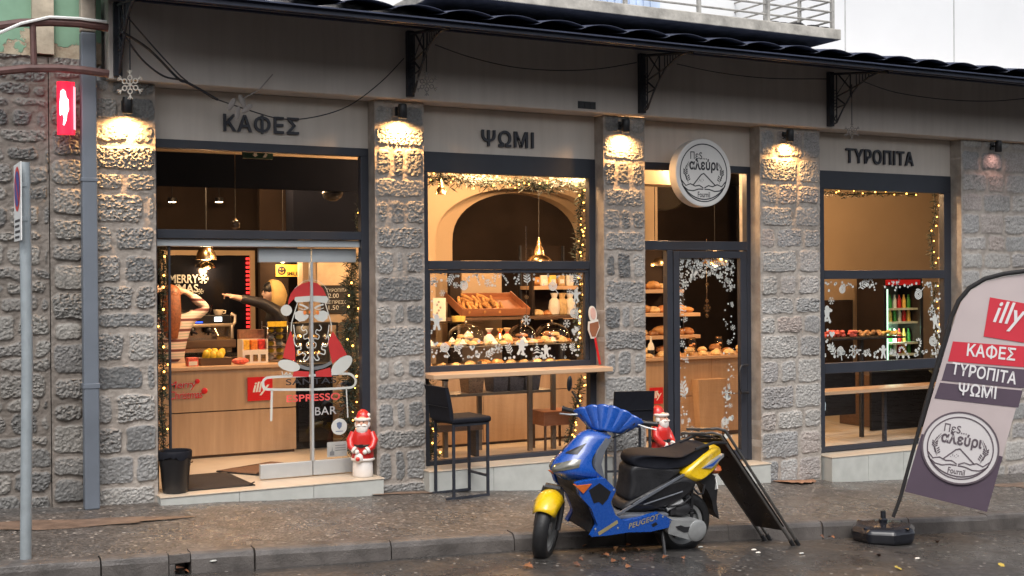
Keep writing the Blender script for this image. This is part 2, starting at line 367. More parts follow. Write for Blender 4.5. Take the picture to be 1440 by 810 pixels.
# ================================================================ ground
def sheet(xs, ys, zf):
    mb = MB(); n = len(ys)
    mb.add([(x, y, zf(x, y)) for x in xs for y in ys], [(i*n+j, (i+1)*n+j, (i+1)*n+j+1, i*n+j+1) for i in range(len(xs)-1) for j in range(n-1)], smooth=True); return mb
def wet_ground(name, cols, stops, speck, rough_lo, rough_hi, bump, bdist):
    m, t, p, o = base(name)
    v = t.nodes.new('ShaderNodeTexVoronoi'); v.inputs['Scale'].default_value = 46; t.links.new(o, v.inputs['Vector'])
    cell = ramp(t, v.outputs['Color'], stops)
    big = noise(t, o, 1.3, 5, .6); mid = noise(t, o, 9, 4)
    c = mixc(t, .75, cell, ramp(t, big, [(.32, cols[0]), (.52, cols[1]), (.7, cols[2])]), 'MULTIPLY')
    c = mixc(t, .5, c, ramp(t, mid, [(.3, (.7, .7, .7)), (.7, (1.25, 1.25, 1.25))]), 'MULTIPLY')
    v2 = t.nodes.new('ShaderNodeTexVoronoi'); v2.inputs['Scale'].default_value = 21; t.links.new(o, v2.inputs['Vector'])
    sp = ramp(t, v2.outputs['Distance'], [(.0, (1, 1, 1)), (.24, (1, 1, 1)), (.32, (0, 0, 0))])
    wn = t.nodes.new('ShaderNodeSeparateColor'); t.links.new(v2.outputs['Color'], wn.inputs[0])
    thr = ramp(t, wn.outputs[0], [(.0, (0, 0, 0)), (1-speck, (0, 0, 0)), (1-speck+.02, (1, 1, 1))])
    f = mixc(t, 1.0, sp, thr, 'MULTIPLY')
    c = mixc(t, f, c, mixc(t, wn.outputs[1], (.22, .19, .165), (.46, .43, .39)))
    t.links.new(c, p.inputs['Base Color'])
    rr = ramp(t, noise(t, o, 2.1, 5, .65), [(.38, (rough_lo,)*3), (.62, (rough_hi,)*3)]); t.links.new(rr, p.inputs['Roughness'])
    setbump(t, p, v.outputs['Distance'], bump, bdist); return m
M['walk'] = wet_ground('exposed_aggregate', [(.78, .74, .70), (1, .97, .94), (1.1, 1.08, 1.06)], [(0, (.036, .033, .031)), (.45, (.080, .075, .071)), (.75, (.122, .115, .109)), (1, (.20, .19, .18))], .30, .2, .5, .8, .008)
M['road'] = wet_ground('wet_asphalt', [(.7, .68, .66), (1, .97, .94), (1.1, 1.08, 1.05)], [(0, (.034, .032, .031)), (.6, (.058, .055, .053)), (1, (.088, .083, .08))], .10, .17, .5, .4, .004)
M['kerb'] = mat('kerb_concrete', (.105, .094, .087), .45, 0, .38, 5, .5, 70, rvar=.2)
def fr(a, b, n): return [a+(b-a)*i/n for i in range(n+1)]
rx = [-80, -50, -30, -18, -10] + fr(-6, 16, 88) + [20, 28, 40, 60, 80]
ry = [-80, -50, -30, -18, -12] + fr(-10, -1.5, 34) + [0, 4, 10, 20, 60]
KY = lambda x: -1.97-.028*max(0, min(x, 14)-2.2)          # outer kerb line
def roadz(x, y):
    crown = .012*min(max(0, KY(x)-y), 3)
    return g(x)-.015*2-.125 + crown + (-.05 if y > KY(x)+.1 else 0)
ro = struct(sheet(rx, ry, roadz).build('road', M['road']))
KW = .13
wk = MB(); xs = fr(-10, 22, 128); n = 12
rows = []
for x in xs:
    a = KY(x)+KW-.02; ys = [a+(0.5-a)*i/(n-1) for i in range(n)]
    rows.append([(x, y, g(x, y)+.004*math.sin(x*3.1+y*2)+.003*math.sin(x*7.7-y*5)) for y in ys])
wk.loft(rows, closed=False, caps=False); struct(wk.build('sidewalk', M['walk']))
# kerb stones
kb = MB(); joints = [-10, -6, -4, -2.6, -1.4, -.3, .55, 1.28, 1.72, 1.86, 2.30, 3.3, 4.3, 5.3, 6.3, 7.3, 8.3, 9.3, 10.3, 11.3, 12.4, 13.6, 15, 18, 22]
rk = random.Random(4)
for a, b in zip(joints, joints[1:]):
    if abs(a-1.72) < .01: continue
    a += .006; b -= .006; dz = rk.uniform(-.006, .006); dy = rk.uniform(-.008, .008); k = max(2, int((b-a)/.25)); rings = []
    for i in range(k+1):
        x = a+(b-a)*i/k; y0 = KY(x)+dy; z0 = g(x, y0)+dz; w = .004*math.sin(x*23)+.003*math.sin(x*51)
        rings.append([(x, y0+KW, z0-.3), (x, y0+KW, z0+.010), (x, y0+.035, z0+.007+w*.6), (x, y0+.012, z0-.006+w), (x, y0+w*.6, z0-.04), (x, y0-.008+w, z0-.3)])
    kb.loft(rings, smooth=False)
# broken lip over the drain hole
x0, x1 = 1.73, 1.85; zt = g(1.79, KY(1.79))
kb.box(x0-.01, x1+.01, KY(1.79)+.004, KY(1.79)+KW, zt-.058, zt+.006); kb.box(x0-.01, x0+.03, KY(1.79)+.006, KY(1.79)+KW, zt-.3, zt-.06); kb.box(x0+.03, x1, KY(1.79)+KW-.01, KY(1.79)+KW, zt-.3, zt-.06)
struct(kb.build('kerb', M['kerb'], bevel=.008))
st = MB()
for (px, py, w, h) in [(62, 727, .9, .16), (330, 708, .6, .05)]:
    c = at(px, py, z=.13); st.lathe([(0, 0), (.6, .0), (1, -.003)], 20, T(c.x, c.y, g(c.x, c.y)+.012, s=(w*.5, h, 1)))
M['mud'] = mat('brown_mud', (.165, .115, .085), .5, 0, .3, 9, .3, 50)

# ================================================================ bakery building
B = thing('bakery_building', 'stone pillared bakery ground floor with three dark framed shop windows and a glass door', 'building')
def courses(x0, x1, z0, z1, pat, seed, h=(.17, .30)):
    rg = random.Random(seed); out = []; z = z0; i = 0
    while z < z1-.02:
        hh = rg.uniform(*h); hh = z1-z if z1-z-hh < .12 else hh
        p = pat[i % len(pat)]; i += 1; s = sum(p); x = x0
        for w in p:
            ww = (x1-x0)*w/s; out.append((x, x+ww, z, z+hh)); x += ww
        z += hh
    return out
PZ = 3.56
def pillar(x0, x1, zb, pat, seed, m=None, h=(.17, .3), **k):
    bl = courses(x0-.004, x1+.004, zb, PZ+.1, pat, seed, h); return stone_face('pillar', x0, x1, zb, PZ, bl, seed, B, m or M['stone'], **k)
pillar(1.55, 2.045, .05, [(1,), (.62, .38), (.45, .55), (.3, .7), (.8, .2), (.5, .5)], 5, h=(.16, .27), amp=.016, rough=.034)
pillar(3.975, 4.455, -.1, [(1,), (.36, .22, .42), (1,), (.4, .2, .4), (1,), (.3, .3, .4)], 8, rough=.030, amp=.010)
pillar(6.395, 6.885, -.3, [(1,), (.3, .35, .35), (1,), (.4, .25, .35)], 11, h=(.2, .29), rough=.032, amp=.012)
pillar(8.36, 9.195, -.55, [(.55, .45), (.3, .3, .4), (.62, .38), (.25, .45, .3)], 17, M['stone_p4'], h=(.2, .30), rough=.030, amp=.014)
pillar(11.38, 16.2, -.9, [(1, 1.3, .8, 1, 1.2, .7, 1, 1, 1.1, .9, 1, 1.2, 1), (1.2, .8, 1, 1.1, .7, 1.3, 1, .9, 1.2, 1, 1, .8, 1.1), (.8, 1, 1.2, 1, 1, .9, 1.3, 1, .8, 1, 1.2, 1)], 23, M['stone_p4'], h=(.2, .29), step=.0125, rough=.028, amp=.012)
b = MB(); b.box(1.66, 18, -.1, .6, PZ+.005, 4.275); b.build('lintel_beam', M['lintel'], B, bevel=.012)
for a, c in ((2.045, 3.975), (4.455, 6.395), (6.885, 8.36), (9.195, 11.38)):
    b = MB(); b.box(a-.04, c+.04, .17, .32, 3.13, PZ); b.build('sign_panel', M['panel'], B)
def zf(px, py, y=.2): return at(px, py, y=y).z
def bars(name, lst, y0, y1, m, parent, bevel=.004):
    b = MB()
    for x0, x1, z0, z1 in lst: b.box(x0, x1, y0, y1, z0, z1)
    return b.build(name, m, parent, bevel=bevel)
def pane(x0, x1, z0, z1, y, parent, m=None, name='pane'):
    b = MB(); b.box(x0, x1, y, y+.008, z0, z1); return b.build(name, m or M['glass'], parent)
# window over the entrance, with the sliding door below it
w1 = bars('window', [(2.0, 4.0, 3.06, 3.135), (2.0, 2.085, .175, 3.06), (3.90, 4.0, .175, 3.06), (2.085, 3.90, 2.30, 2.375)], .16, .24, M['navy'], B)
pane(2.08, 3.905, 2.37, 3.065, .2, w1)
hd = MB(); hd.box(2.085, 3.90, .20, .36, 2.235, 2.297); hd.build('header_rail', M['silver'], w1, bevel=.004)
d1 = MB(); zt = 2.225; xm = at(438, 500, y=.30).x; xl = at(364, 500, y=.30).x; xr = 3.895
for a, c in ((xl, xm-.004), (xm+.004, xr)):
    d1.box(a, c, .28, .325, zt-.125, zt); d1.box(a, c, .28, .325, .18, .31)
d1.box(xm-.012, xm+.012, .272, .332, .31, zt-.125)
so1 = d1.build('sliding_door', M['silver'], B, bevel=.004)
pane(xl, xm-.013, .31, zt-.125, .30, so1); pane(xm+.013, xr, .31, zt-.125, .30, so1)
xs0 = at(238, 450, y=.25).x
e = MB(); e.box(xs0-.008, xs0+.008, .22, .26, .175, 2.235); e.build('glass_edge', M['iron'], w1); pane(2.085, xs0-.008, .175, 2.235, .235, w1)
# bread window
H2 = 3.135
zs = [zf(700, 367), zf(700, 379), zf(700, 511), zf(700, 523), zf(640, 645), zf(640, 654)]
w2 = bars('window', [(4.42, 6.43, 2.945, H2), (4.42, 4.565, .19, 2.945), (6.325, 6.43, .19, 2.945), (4.565, 6.325, zs[1], zs[0]), (4.565, 6.325, zs[3], zs[2]), (4.565, 6.325, .195, zs[4])], .16, .24, M['navy'], B)
pane(4.56, 6.33, zs[0]-.004, 2.95, .2, w2); pane(4.56, 6.33, zs[2]-.004, zs[1]+.004, .2, w2); pane(4.56, 6.33, zs[4]-.004, zs[3]+.004, .2, w2)
sh = bars('window_sash', [(4.565, 6.325, zs[1]-.035, zs[1]-.002), (4.565, 4.59, zs[2], zs[1]-.035), (6.28, 6.325, zs[2], zs[1]-.035)], .175, .225, M['iron'], w2)
# door
zt2 = zf(980, 346); zb2 = -.03
dx = [at(p, 500, y=.2).x for p in (909, 936, 953, 1035, 1049)]
d2 = bars('door_frame', [(6.85, 8.40, 3.06, 3.135), (6.85, 6.93, zb2, 3.06), (8.31, 8.40, zb2, 3.06), (6.93, 8.31, zt2-.045, zt2+.05), (dx[1], dx[1]+.07, zb2, zt2-.045), (6.93, dx[1], zb2, zb2+.07)], .16, .24, M['navy'], B)
pane(6.92, 8.32, zt2+.045, 3.065, .2, d2); pane(6.92, dx[1]+.01, zb2+.06, zt2-.04, .2, d2)
xa, xb = dx[1]+.078, 8.302
dr = bars('glass_door', [(xa, xa+.075, zb2+.01, zt2-.055), (xb-.085, xb, zb2+.01, zt2-.055), (xa+.075, xb-.085, zt2-.13, zt2-.055), (xa+.075, xb-.085, zb2+.01, zb2+.12)], .155, .215, M['navy'], B)
DX0, DX1, DZ0, DZ1 = xa+.07, xb-.08, zb2+.12, zt2-.13
pane(DX0, DX1, DZ0-.005, DZ1+.005, .185, dr)
hx = xb-.10; hz0, hz1 = zf(1030, 552), zf(1030, 513); hh = MB()
hh.tube([(hx+.05, .15, hz0), (hx+.05, .08, hz0), (hx-.05, .07, hz0+.005), (hx-.075, .07, hz0+.05), (hx-.075, .07, hz1-.05), (hx-.05, .07, hz1-.005), (hx+.05, .08, hz1), (hx+.05, .15, hz1)], .013, 8)
hh.build('handle', M['black'], dr)
# cheese-pie window
z3 = [zf(1240, 380), zf(1240, 392), zf(1240, 507), zf(1240, 521), zf(1200, 625), zf(1200, 634)]
w3 = bars('window', [(9.16, 11.42, 2.93, H2), (9.16, 9.40, -.03, 2.93), (11.27, 11.42, -.03, 2.93), (9.40, 11.27, z3[1], z3[0]), (9.40, 11.27, z3[3], z3[2]), (9.40, 11.27, -.025, z3[4])], .16, .24, M['navy'], B)
pane(9.39, 11.28, z3[0]-.004, 2.935, .2, w3); pane(9.39, 11.28, z3[2]-.004, z3[1]+.004, .2, w3); pane(9.39, 11.28, z3[4]-.004, z3[3]+.004, .2, w3)
# steps and sills
def step(x0, x1, yf, zt, tiles):
    b = MB(); zb = -.9; n = max(1, round((x1-x0)/tiles)); w = (x1-x0)/n
    for i in range(n): b.box(x0+w*i+.0015, x0+w*(i+1)-.0015, yf, .15, zb, zt-.014)
    s_ = b.build('entrance_step', M['tile'], B, bevel=.003)
    b = MB(); b.box(x0-.004, x1+.004, yf-.008, .155, zt-.012, zt); b.build('tread', M['beige_tile'], s_, bevel=.003); return s_
step(2.035, 3.985, -.14, .175, .62); step(4.43, 6.40, -.13, .195, .6); step(6.41, 8.39, -.12, -.03, .6); step(9.23, 11.36, -.13, -.03, .6)
# inside shell
b = MB(); b.box(1.7, 6.6, .156, 5.2, .05, .17); b.box(6.604, 18, .156, 5.2, -.2, -.034); b.build('floor', M['beige_tile'], B)
b = MB(); b.box(1.7, 18, .33, 5.2, 3.40, 3.46); b.build('ceiling', M['dark_wall'], B)
b = MB(); b.box(1.7, 18, 5.0, 5.1, -.1, 3.4); b.box(1.7, 1.78, .33, 5.0, .17, 3.4); b.box(17.9, 18, .33, 5.0, -.03, 3.4); b.build('inner_wall', M['dark_wall'], B)
for q in ((1.85, 4.3, 1.27, 1.31, 3.15, 3.215), (6.5, 8.6, .9, 1.2, 2.98, 3.39)):
    b = MB(); b.box(*q); b.build('ceiling_drop_board', M['cream'], B)
def arch(x0, x1, zt, ax0, ax1, zs_, za, y0, y1, name):
    pts = [(x0, .17), (ax0, .17), (ax0, zs_)]; c = (ax0+ax1)/2; r = (ax1-ax0)/2
    for i in range(1, 24):
        a = math.pi*(1-i/24); pts.append((c+r*math.cos(a), zs_+(za-zs_)*math.sin(a)**.85))
    pts += [(ax1, zs_), (ax1, .17), (x1, .17), (x1, zt), (x0, zt)]
    b = MB(); b.prism(pts, y0, y1); return b.build(name, M['cream'], B)
pL = at(612, 333, y=2.7); pL2 = at(636, 334, y=3.1); pT = at(722, 271, y=3.1); pR = at(806, 312, y=3.1)
arch(4.3, 8.9, 3.4, pL.x, pR.x+.30, pL.z-.05, pT.z+.03, 2.7, 2.9, 'arch_wall')
arch(4.3, 8.9, 3.4, pL2.x, pR.x+.16, pL2.z-.06, pT.z, 3.1, 3.3, 'arch_wall')
b = MB(); b.box(11.2, 17.9, 3.7, 3.8, -.03, 3.4); b.build('inner_wall', M['cream'], B)
M['bulkhead'] = mat('upper_pane_dark_mask', (.006, .007, .012), 1, 0, .1, 2, spec=.03)  # near-black colour of the boards added to darken the upper entrance window

# ================================================================ canopy with iron brackets
C = thing('canopy', 'long dark corrugated canopy on iron lattice brackets above the shop windows', 'canopy', (0, 0, 0))
cr = MB(); NX0, P_ = 1.45, .437; ze0, zw0 = 4.075, 4.30
for k in range(33):
    xa = NX0+P_*k; rings = []
    for (y, z) in ((-1.30, ze0), (.0, zw0)):
        zz = z+.012*max(0, (xa-6))*.35
        ring = []
        for i in range(9):
            u = i/8; ring.append((xa-.02+u*(P_+.05), y, zz+.050*math.sin(math.pi*min(1, u*1.0))**.8+.012*u))
        rings.append(ring)
    cr.loft(rings, closed=False, caps=False)
M['canopy'] = mat('dark_blue_sheet', (.026, .034, .066), .45, .0, .25, 3, .05, 40)
cr.build('roof_sheet', M['canopy'], C, solid=.006)
b = MB()
def canz(y, x=6): return ze0-.045+(zw0-ze0)*(y+1.3)/1.3+.0042*max(0, x-6)
for x0, x1 in ((1.5, 4.2), (4.2, 6.7), (6.7, 9.2), (9.2, 11.7), (11.7, 15.7)):
    vs = []
    for x in (x0, x1):
        for y in (-1.27, -.101): vs += [(x, y, canz(y, x)), (x, y, canz(y, x)+.012)]
    b.add(vs, [(0, 2, 6, 4), (1, 5, 7, 3), (0, 1, 3, 2), (4, 6, 7, 5), (0, 4, 5, 1), (2, 3, 7, 6)])
b.build('soffit_board', M['canopy'], C)
b = MB()
for y in (-1.22, -.95, -.5): b.add([(x, y+a, canz(y, x)-.05+c) for x in (1.5, 15.7) for a in (0, .035) for c in (0, .05)], [(0, 1, 3, 2), (4, 6, 7, 5), (0, 4, 5, 1), (2, 3, 7, 6), (0, 2, 6, 4), (1, 5, 7, 3)])
b.build('purlin', M['canopy'], C)
def bracket(x):
    b = MB(); zb_, zt_ = 3.585, 4.155; L = .86; yb = -.125
    def P(d, z): return (x, yb-d, z)
    def top(d): return zt_-.11*d/L
    b.box(x-.032, x+.032, -.155, -.102, zb_, zt_+.02)
    r = .0085
    b.tube([P(.03, top(.03)), P(L, top(L))], .014, 6); b.tube([P(.10, zb_+.03), P(.10, top(.1))], r, 6)
    curve = [(.06, zb_+.02), (.10, zb_+.03), (.20, zb_+.17), (.31, zb_+.29), (.42, zb_+.385), (.58, zb_+.45), (.74, zb_+.48), (L, top(L)-.008)]
    b.tube([P(*c) for c in curve], .0105, 6)
    def cz(d):
        for (a, za), (c, zc) in zip(curve, curve[1:]):
            if a <= d <= c: return za+(zc-za)*(d-a)/(c-a)
        return curve[-1][1]
    for i in range(9):
        d = .40+i*.045; b.tube([P(d, cz(d)), P(d, top(d))], .006, 5)
    b.tube([P(.31, cz(.31)), P(.31, top(.31))], r, 6)
    b.tube([P(.10, zb_+.31), P(.31, zb_+.36), P(.46, cz(.46))], r, 6); b.tube([P(.10, zb_+.33), P(.31, top(.31))], .006, 5); b.tube([P(.12, top(.12)), P(.31, zb_+.37)], .009, 5)
    b.tube([P(.10, zb_+.19), P(.235, cz(.235))], r, 5); b.tube([P(.235, cz(.235)), P(.10, zb_+.30)], .009, 5)
    b.tube([P(.03, zb_+.03), P(.10, zb_+.12)], .007, 5); b.tube([P(.10, zb_+.03), P(.03, zb_+.12)], .007, 5)
    for i in range(7): z = zb_+.17+i*.035; b.tube([P(.02, z), P(.10, z)], .005, 5)
    return b.build('bracket', M['iron'], C)
for x in (1.73, 4.27, 6.77, 9.235): bracket(x)

# ================================================================ white building above, with balcony
U = thing('white_building', 'bright white upper storey with concrete balcony rising above the dark canopy', 'building', (8, .4, 4.3))
b = MB(); b.box(3.2, 26, .62, .9, 4.1, 10.5); b.build('wall', M['white_wall'], U, off=(8, .4, 4.3))
b = MB()
for px in (1190, 1343): x = at(px, 40, y=.6).x; b.box(x-.006, x+.006, .612, .63, 4.3, 10)
b.build('expansion_joint', mat('joint_grey', (.45, .46, .46), .9), U, off=(8, .4, 4.3))
M['oldconc'] = mat('weathered_concrete', (.42, .40, .36), .85, 0, .35, 7, .35, 30)
xR = at(1183, 50, y=-1.0).x; b = MB(); b.box(4.15, xR, -1.0, .62, 4.315, 4.42)
bal = b.build('balcony', M['oldconc'], U, off=(8, .4, 4.3), bevel=.008)
M['oldmetal'] = mat('weathered_rail_paint', (.34, .33, .31), .6, 0, .3, 12)
b = MB()
for i, z in enumerate((4.50, 4.60, 4.70, 4.80, 4.90, 5.0, 5.25)):
    b.tube([(4.4, -.93, z), (xR-.06, -.93, z)], .010, 6); b.tube([(xR-.06, -.96, z+.01), (xR-.06, .62, z+.01)], .010, 6)
for x in fr(4.4, xR-.06, 5): b.box(x-.016, x+.016, -.955, -.92, 4.42, 5.3)
for y in (-.45, .1): b.box(xR-.075, xR-.045, y-.015, y+.015, 4.42, 5.3)
b.build('railing', M['oldmetal'], bal)
for o in bal.children: o.location = (-8, -.4, -4.3)
b = MB()
for i in range(14): b.box(6.2+i*.09, 6.27+i*.09, .585, .62, 4.44, 6.5)
b.box(6.15, 7.5, .60, .622, 4.42, 6.55); b.build('shutter', mat('pale_blue_shutter', (.45, .55, .72), .5), U, off=(8, .4, 4.3))
b = MB(); rg = random.Random(3)
for i in range(6): b.ball((7.9+.12*i+rg.uniform(-.03, .03), -.8+rg.uniform(-.05, .05), 4.45), .06, (1.6, 1, .5), 8)
tag(b.build('cloth_bundle', M['blackmatte']), 'dark crumpled cloth left on the balcony floor behind the railing', 'cloth')

# ================================================================ old stone house on the left
O = thing('stone_house', 'old rubble stone house with peeling green plaster left of the drainpipe', 'building', (0, 0, .1))
def rubble(x0, x1, z0, z1, seed, hr=(.10, .2), wr=(.14, .38)):
    rg = random.Random(seed); out = []; z = z0
    while z < z1:
        h = rg.uniform(*hr); x = x0-rg.uniform(0, .15)
        while x < x1:
            w = rg.uniform(*wr); out.append((max(x, x0-.01), min(x+w, x1+.01), z+rg.uniform(-.012, .012), z+h+rg.uniform(-.012, .012))); x += w
        z += h
    return out
o_ = stone_face('rubble_wall', -.6, 1.215, -.05, 3.72, rubble(-.6, 1.215, -.05, 3.75, 3), 31, O, M['rubble'], amp=.016, rough=.03, joint=.03, warp=.035); o_.location = (0, 0, -.1)
o_ = stone_face('corner_pier', 1.222, 1.548, -.05, 3.72, courses(1.225, 1.56, -.05, 3.75, [(1,), (.75, .25), (1,)], 9, (.16, .28)), 37, O, M['rubble'], amp=.03, rough=.03, y=-.005); o_.location = (0, 0, -.1)
def peel(name, top, under):
    m, t, p, o = base(name); n = noise(t, o, 3.2, 6, .62); sp = t.nodes.new('ShaderNodeSeparateXYZ'); t.links.new(o, sp.inputs[0])
    ad = t.nodes.new('ShaderNodeMath'); ad.operation = 'MULTIPLY_ADD'; t.links.new(sp.outputs[2], ad.inputs[0]); ad.inputs[1].default_value = 1.1; ad.inputs[2].default_value = -4.05*1.1+.35
    a2 = t.nodes.new('ShaderNodeMath'); t.links.new(ad.outputs[0], a2.inputs[0]); t.links.new(n, a2.inputs[1])
    f = ramp(t, a2.outputs[0], [(.50, (0, 0, 0)), (.52, (1, 1, 1))])
    un = ramp(t, noise(t, o, 7, 6, .7), [(.3, (.16, .12, .09)), (.45, under), (.62, (.46, .39, .29))])
    t.links.new(mixc(t, f, un, mixc(t, .6, top, ramp(t, noise(t, o, 5, 4), [(.3, (.75, .75, .75)), (.7, (1.1, 1.1, 1.1))]), 'MULTIPLY')), p.inputs['Base Color']); p.inputs['Roughness'].default_value = .85
    setbump(t, p, mixc(t, f, noise(t, o, 12, 6, .7), (1, 1, 1)), .5, .02); return m
b = MB(); b.box(-.6, 1.63, .04, .35, 3.70, 6.5); b.build('plaster_wall', peel('peeling_green_plaster', (.21, .36, .25), (.36, .28, .20)), O, off=(0, 0, .1))
b = MB(); b.box(1.10, 1.26, -.03, .06, 3.74, 4.6); b.build('plaster_pilaster', mat('old_cream_plaster', (.44, .38, .29), .9, 0, .25, 9, .4, 30), O, off=(0, 0, .1))
b = MB(); b.box(-.2, .28, -.42, .05, -.1, .52); b.build('buttress_stone', M['rubble'], O, off=(0, 0, .1), bevel=.05, seg=3)

# ================================================================ houses across the street (seen in the panes' reflections)
Q = thing('opposite_house', 'plain grey house standing across the street from the bakery', 'building', (6, -19, -.2))
b = MB(); b.box(-30, 45, -27, -18, -3, 6.5); b.build('wall', mat('opposite_render', (.055, .058, .05), .85, 0, .2, .6), Q, off=(6, -19, -.2))
for i in range(12):
    b = MB(); x = -22+i*5; b.box(x, x+1.2, -18.03, -17.96, .8, 2.6); b.build('window', M['black'], Q, off=(6, -19, -.2))

# ================================================================ facade fittings: lamps, lettering, round sign, pipes
def light(kind, name, parent, loc, energy, col, **k):
    l = bpy.data.lights.new(name, kind); l.energy = energy; l.color = col
    for a, b in k.items(): setattr(l, a, b)
    o = bpy.data.objects.new(name, l); COL.objects.link(o); o.parent = parent; o.location = loc; return o
def wall_lamp(px, py, label, e, col=(1.0, .52, .18)):
    p = at(px, py, y=-.105); t = thing('wall_spotlight', label, 'lamp', (p.x, -.105, p.z), 0, 'black spotlights on the pillars')
    b = MB(); b.lathe([(0, .075), (.036, .075), (.041, .055), (.041, -.05), (.036, -.056), (.033, -.05), (.033, -.025), (0, -.02)], 18); b.build('housing', M['black'], t)
    b = MB(); b.tube([(0, 0, .02), (0, .07, .02), (0, .12, .02)], .012, 8); b.box(-.03, .03, .085, .12, -.02, .06); b.build('wall_bracket', M['black'], t)
    b = MB(); b.lathe([(0, -.046), (.0325, -.046), (.0325, -.040), (0, -.040)], 16); b.build('lens', M['lampglow'] if e > 20 else M['white'], t)
    o = light('SPOT', 'spot', t, (0, -.005, -.058), e, col, spot_size=R(155), spot_blend=1.0, shadow_soft_size=.025)
    o.rotation_euler = (R(12), 0, 0); return t
wall_lamp(179, 150, 'lit black spotlight on the pillar beside the drainpipe, below the snowflake', 46)
wall_lamp(566, 158, 'lit black spotlight on the pillar between the entrance and the bread window', 46)
wall_lamp(880, 178, 'lit black spotlight on the pillar between bread window and glass door', 36)
wall_lamp(1111, 192, 'lit black spotlight on the wide pillar right of the glass door', 30)
wall_lamp(1404, 207, 'dim black spotlight high on the stone wall above the feather flag', 1.6, (1, .5, .4))
def letters(s, x0p, x1p, yl0, yl1, yr0, yr1, label):
    a = at(x0p, (yl0+yl1)/2, y=.155); c = at(x1p, (yr0+yr1)/2, y=.155)
    z1 = at(x0p, yl0, y=.155).z; z0 = at(x0p, yl1, y=.155).z
    t = thing('wall_lettering', label, 'lettering', (a.x, .17, z0)); b = MB()
    put_text(b, s, fac(0, -.008, 0), 0, c.x-a.x, 0, z1-z0, .022, .017, 1.12); b.build('letters', M['letter'], t)
letters('ΚΑΦΕΣ', 314, 420, 159, 185, 163, 189, 'dark raised wall lettering reading ΚΑΦΕΣ above the entrance')
letters('ΨΩΜΙ', 677, 750, 182, 205, 184, 208, 'dark raised wall lettering reading ΨΩΜΙ above the bread window')
letters('ΤΥΡΟΠΙΤΑ', 1189, 1284, 208, 229, 210, 231, 'dark raised wall lettering reading ΤΥΡΟΠΙΤΑ above the right window')
def strip(mb, pts, w, M_, z=0, closed=False, h=.0):
    pts = [Vector((p[0], p[1], 0)) for p in pts]; n = len(pts); vs = []; fs = []
    for i, p in enumerate(pts):
        a = pts[(i-1) % n] if (closed or i) else p; c = pts[(i+1) % n] if (closed or i < n-1) else p
        d = (c-a).normalized(); q = Vector((-d.y, d.x, 0))*(w/2); vs += [p+q+Vector((0, 0, z)), p-q+Vector((0, 0, z))]
    for i in range(n if closed else n-1): j = (i+1) % n; fs.append((2*i, 2*i+1, 2*j+1, 2*j))
    mb.add(vs, fs, M_)
def circ(r, n=48, a0=0, a1=360, cx=0, cy=0): return [(cx+r*math.cos(R(a0+(a1-a0)*i/n)), cy+r*math.sin(R(a0+(a1-a0)*i/n))) for i in range(n+1)]
def disc(mb, cx, cy, r, M_, z=0, n=20, sx=1, sy=1):
    mb.add([(cx+r*sx*math.cos(2*math.pi*i/n), cy+r*sy*math.sin(2*math.pi*i/n), z) for i in range(n)], [tuple(range(n))], M_)
def logo(mb, M_, s, z=.0):
    """the bakery emblem inside a disc of radius s"""
    X = M_ @ Matrix.Scale(s, 4)
    strip(mb, circ(.91, 64)[:-1], .036, X, z/s, True)
    put_text(mb, 'ΠεS...', X @ T(0, 0, z/s), -.52, .12, .42, .66, 0, .008, 1.0)
    put_text(mb, 'αλεύρι', X @ T(0, 0, z/s), -.56, .58, .0, .44, 0, .035, 1.02)
    strip(mb, [(-.42, -.40), (-.1, -.06), (0, -.02), (.1, -.10), (.46, -.40)], .040, X, z/s)
    for i in range(10): disc(mb, -.22+.05*(i % 5), -.20-.05*(i // 5)-.02*(i % 3), .012, X, z/s, 6)
    for sg in (-1, 1):
        strip(mb, [(sg*.02, -.48), (sg*.18, -.40), (sg*.34, -.43), (sg*.52, -.36), (sg*.70, -.42), (sg*.86, -.26)], .036, X, z/s)
        strip(mb, [(sg*.02, -.52), (sg*.2, -.52), (sg*.42, -.58), (sg*.62, -.56), (sg*.80, -.44)], .036, X, z/s)
        strip(mb, [(sg*.55, .30+.0), (sg*.70, .05), (sg*.72, -.10), (sg*.60, -.34)], .012, X, z/s)
        for k in range(6):
            yy = .02-.06*k; xx = sg*(.71-.02*k if k > 2 else .71)
            for q in (-1, 1):
                mb.add([(xx, yy, z/s), (xx+q*.085, yy+.06, z/s), (xx+q*.075, yy+.10, z/s), (xx+q*.02, yy+.05, z/s)], [(0, 1, 2, 3)], X)
        for k in range(3): strip(mb, [(sg*(.58+.05*k), .34-.06*k), (sg*(.70+.03*k), .12-.06*k)], .012, X, z/s)
    strip(mb, circ(1.0, 24, 213, 327, 0, .16), .038, X, z/s)
    put_text(mb, 'Fournil', X @ T(0, 0, z/s), -.24, .24, -.78, -.60, 0, .015)
p = at(990, 243, y=-.22); RS = .345
t = thing('round_sign', 'round white light box sign with the bakery emblem over the glass door', 'sign', (p.x, .17, p.z))
M['signface'] = mat('sign_face', (.50, .51, .49), .45, 0, .03, 4); M['ink'] = mat('sign_ink', (.03, .03, .035), .6, 0, 0)
M['signrim'] = mat('sign_rim', (.58, .57, .55), .5, 0, .05, 4)
b = MB(); MR = fac(0, -.385, 0); b.lathe([(RS-.01, -.125), (RS, -.12), (RS, -.004), (RS-.006, 0), (RS-.02, 0)], 64, MR); b.build('rim', M['signrim'], t)
b = MB(); b.lathe([(0, -.002), (RS-.02, -.002)], 64, MR); b.build('face', M['signface'], t)
b = MB(); logo(b, MR, RS*.93, .002); b.build('emblem', M['ink'], t)
b = MB(); b.box(-.03, .03, -.265, .0, -.03, .16); b.build('wall_arm', M['iron'], t)
# round sign thickness runs towards the wall on its left side

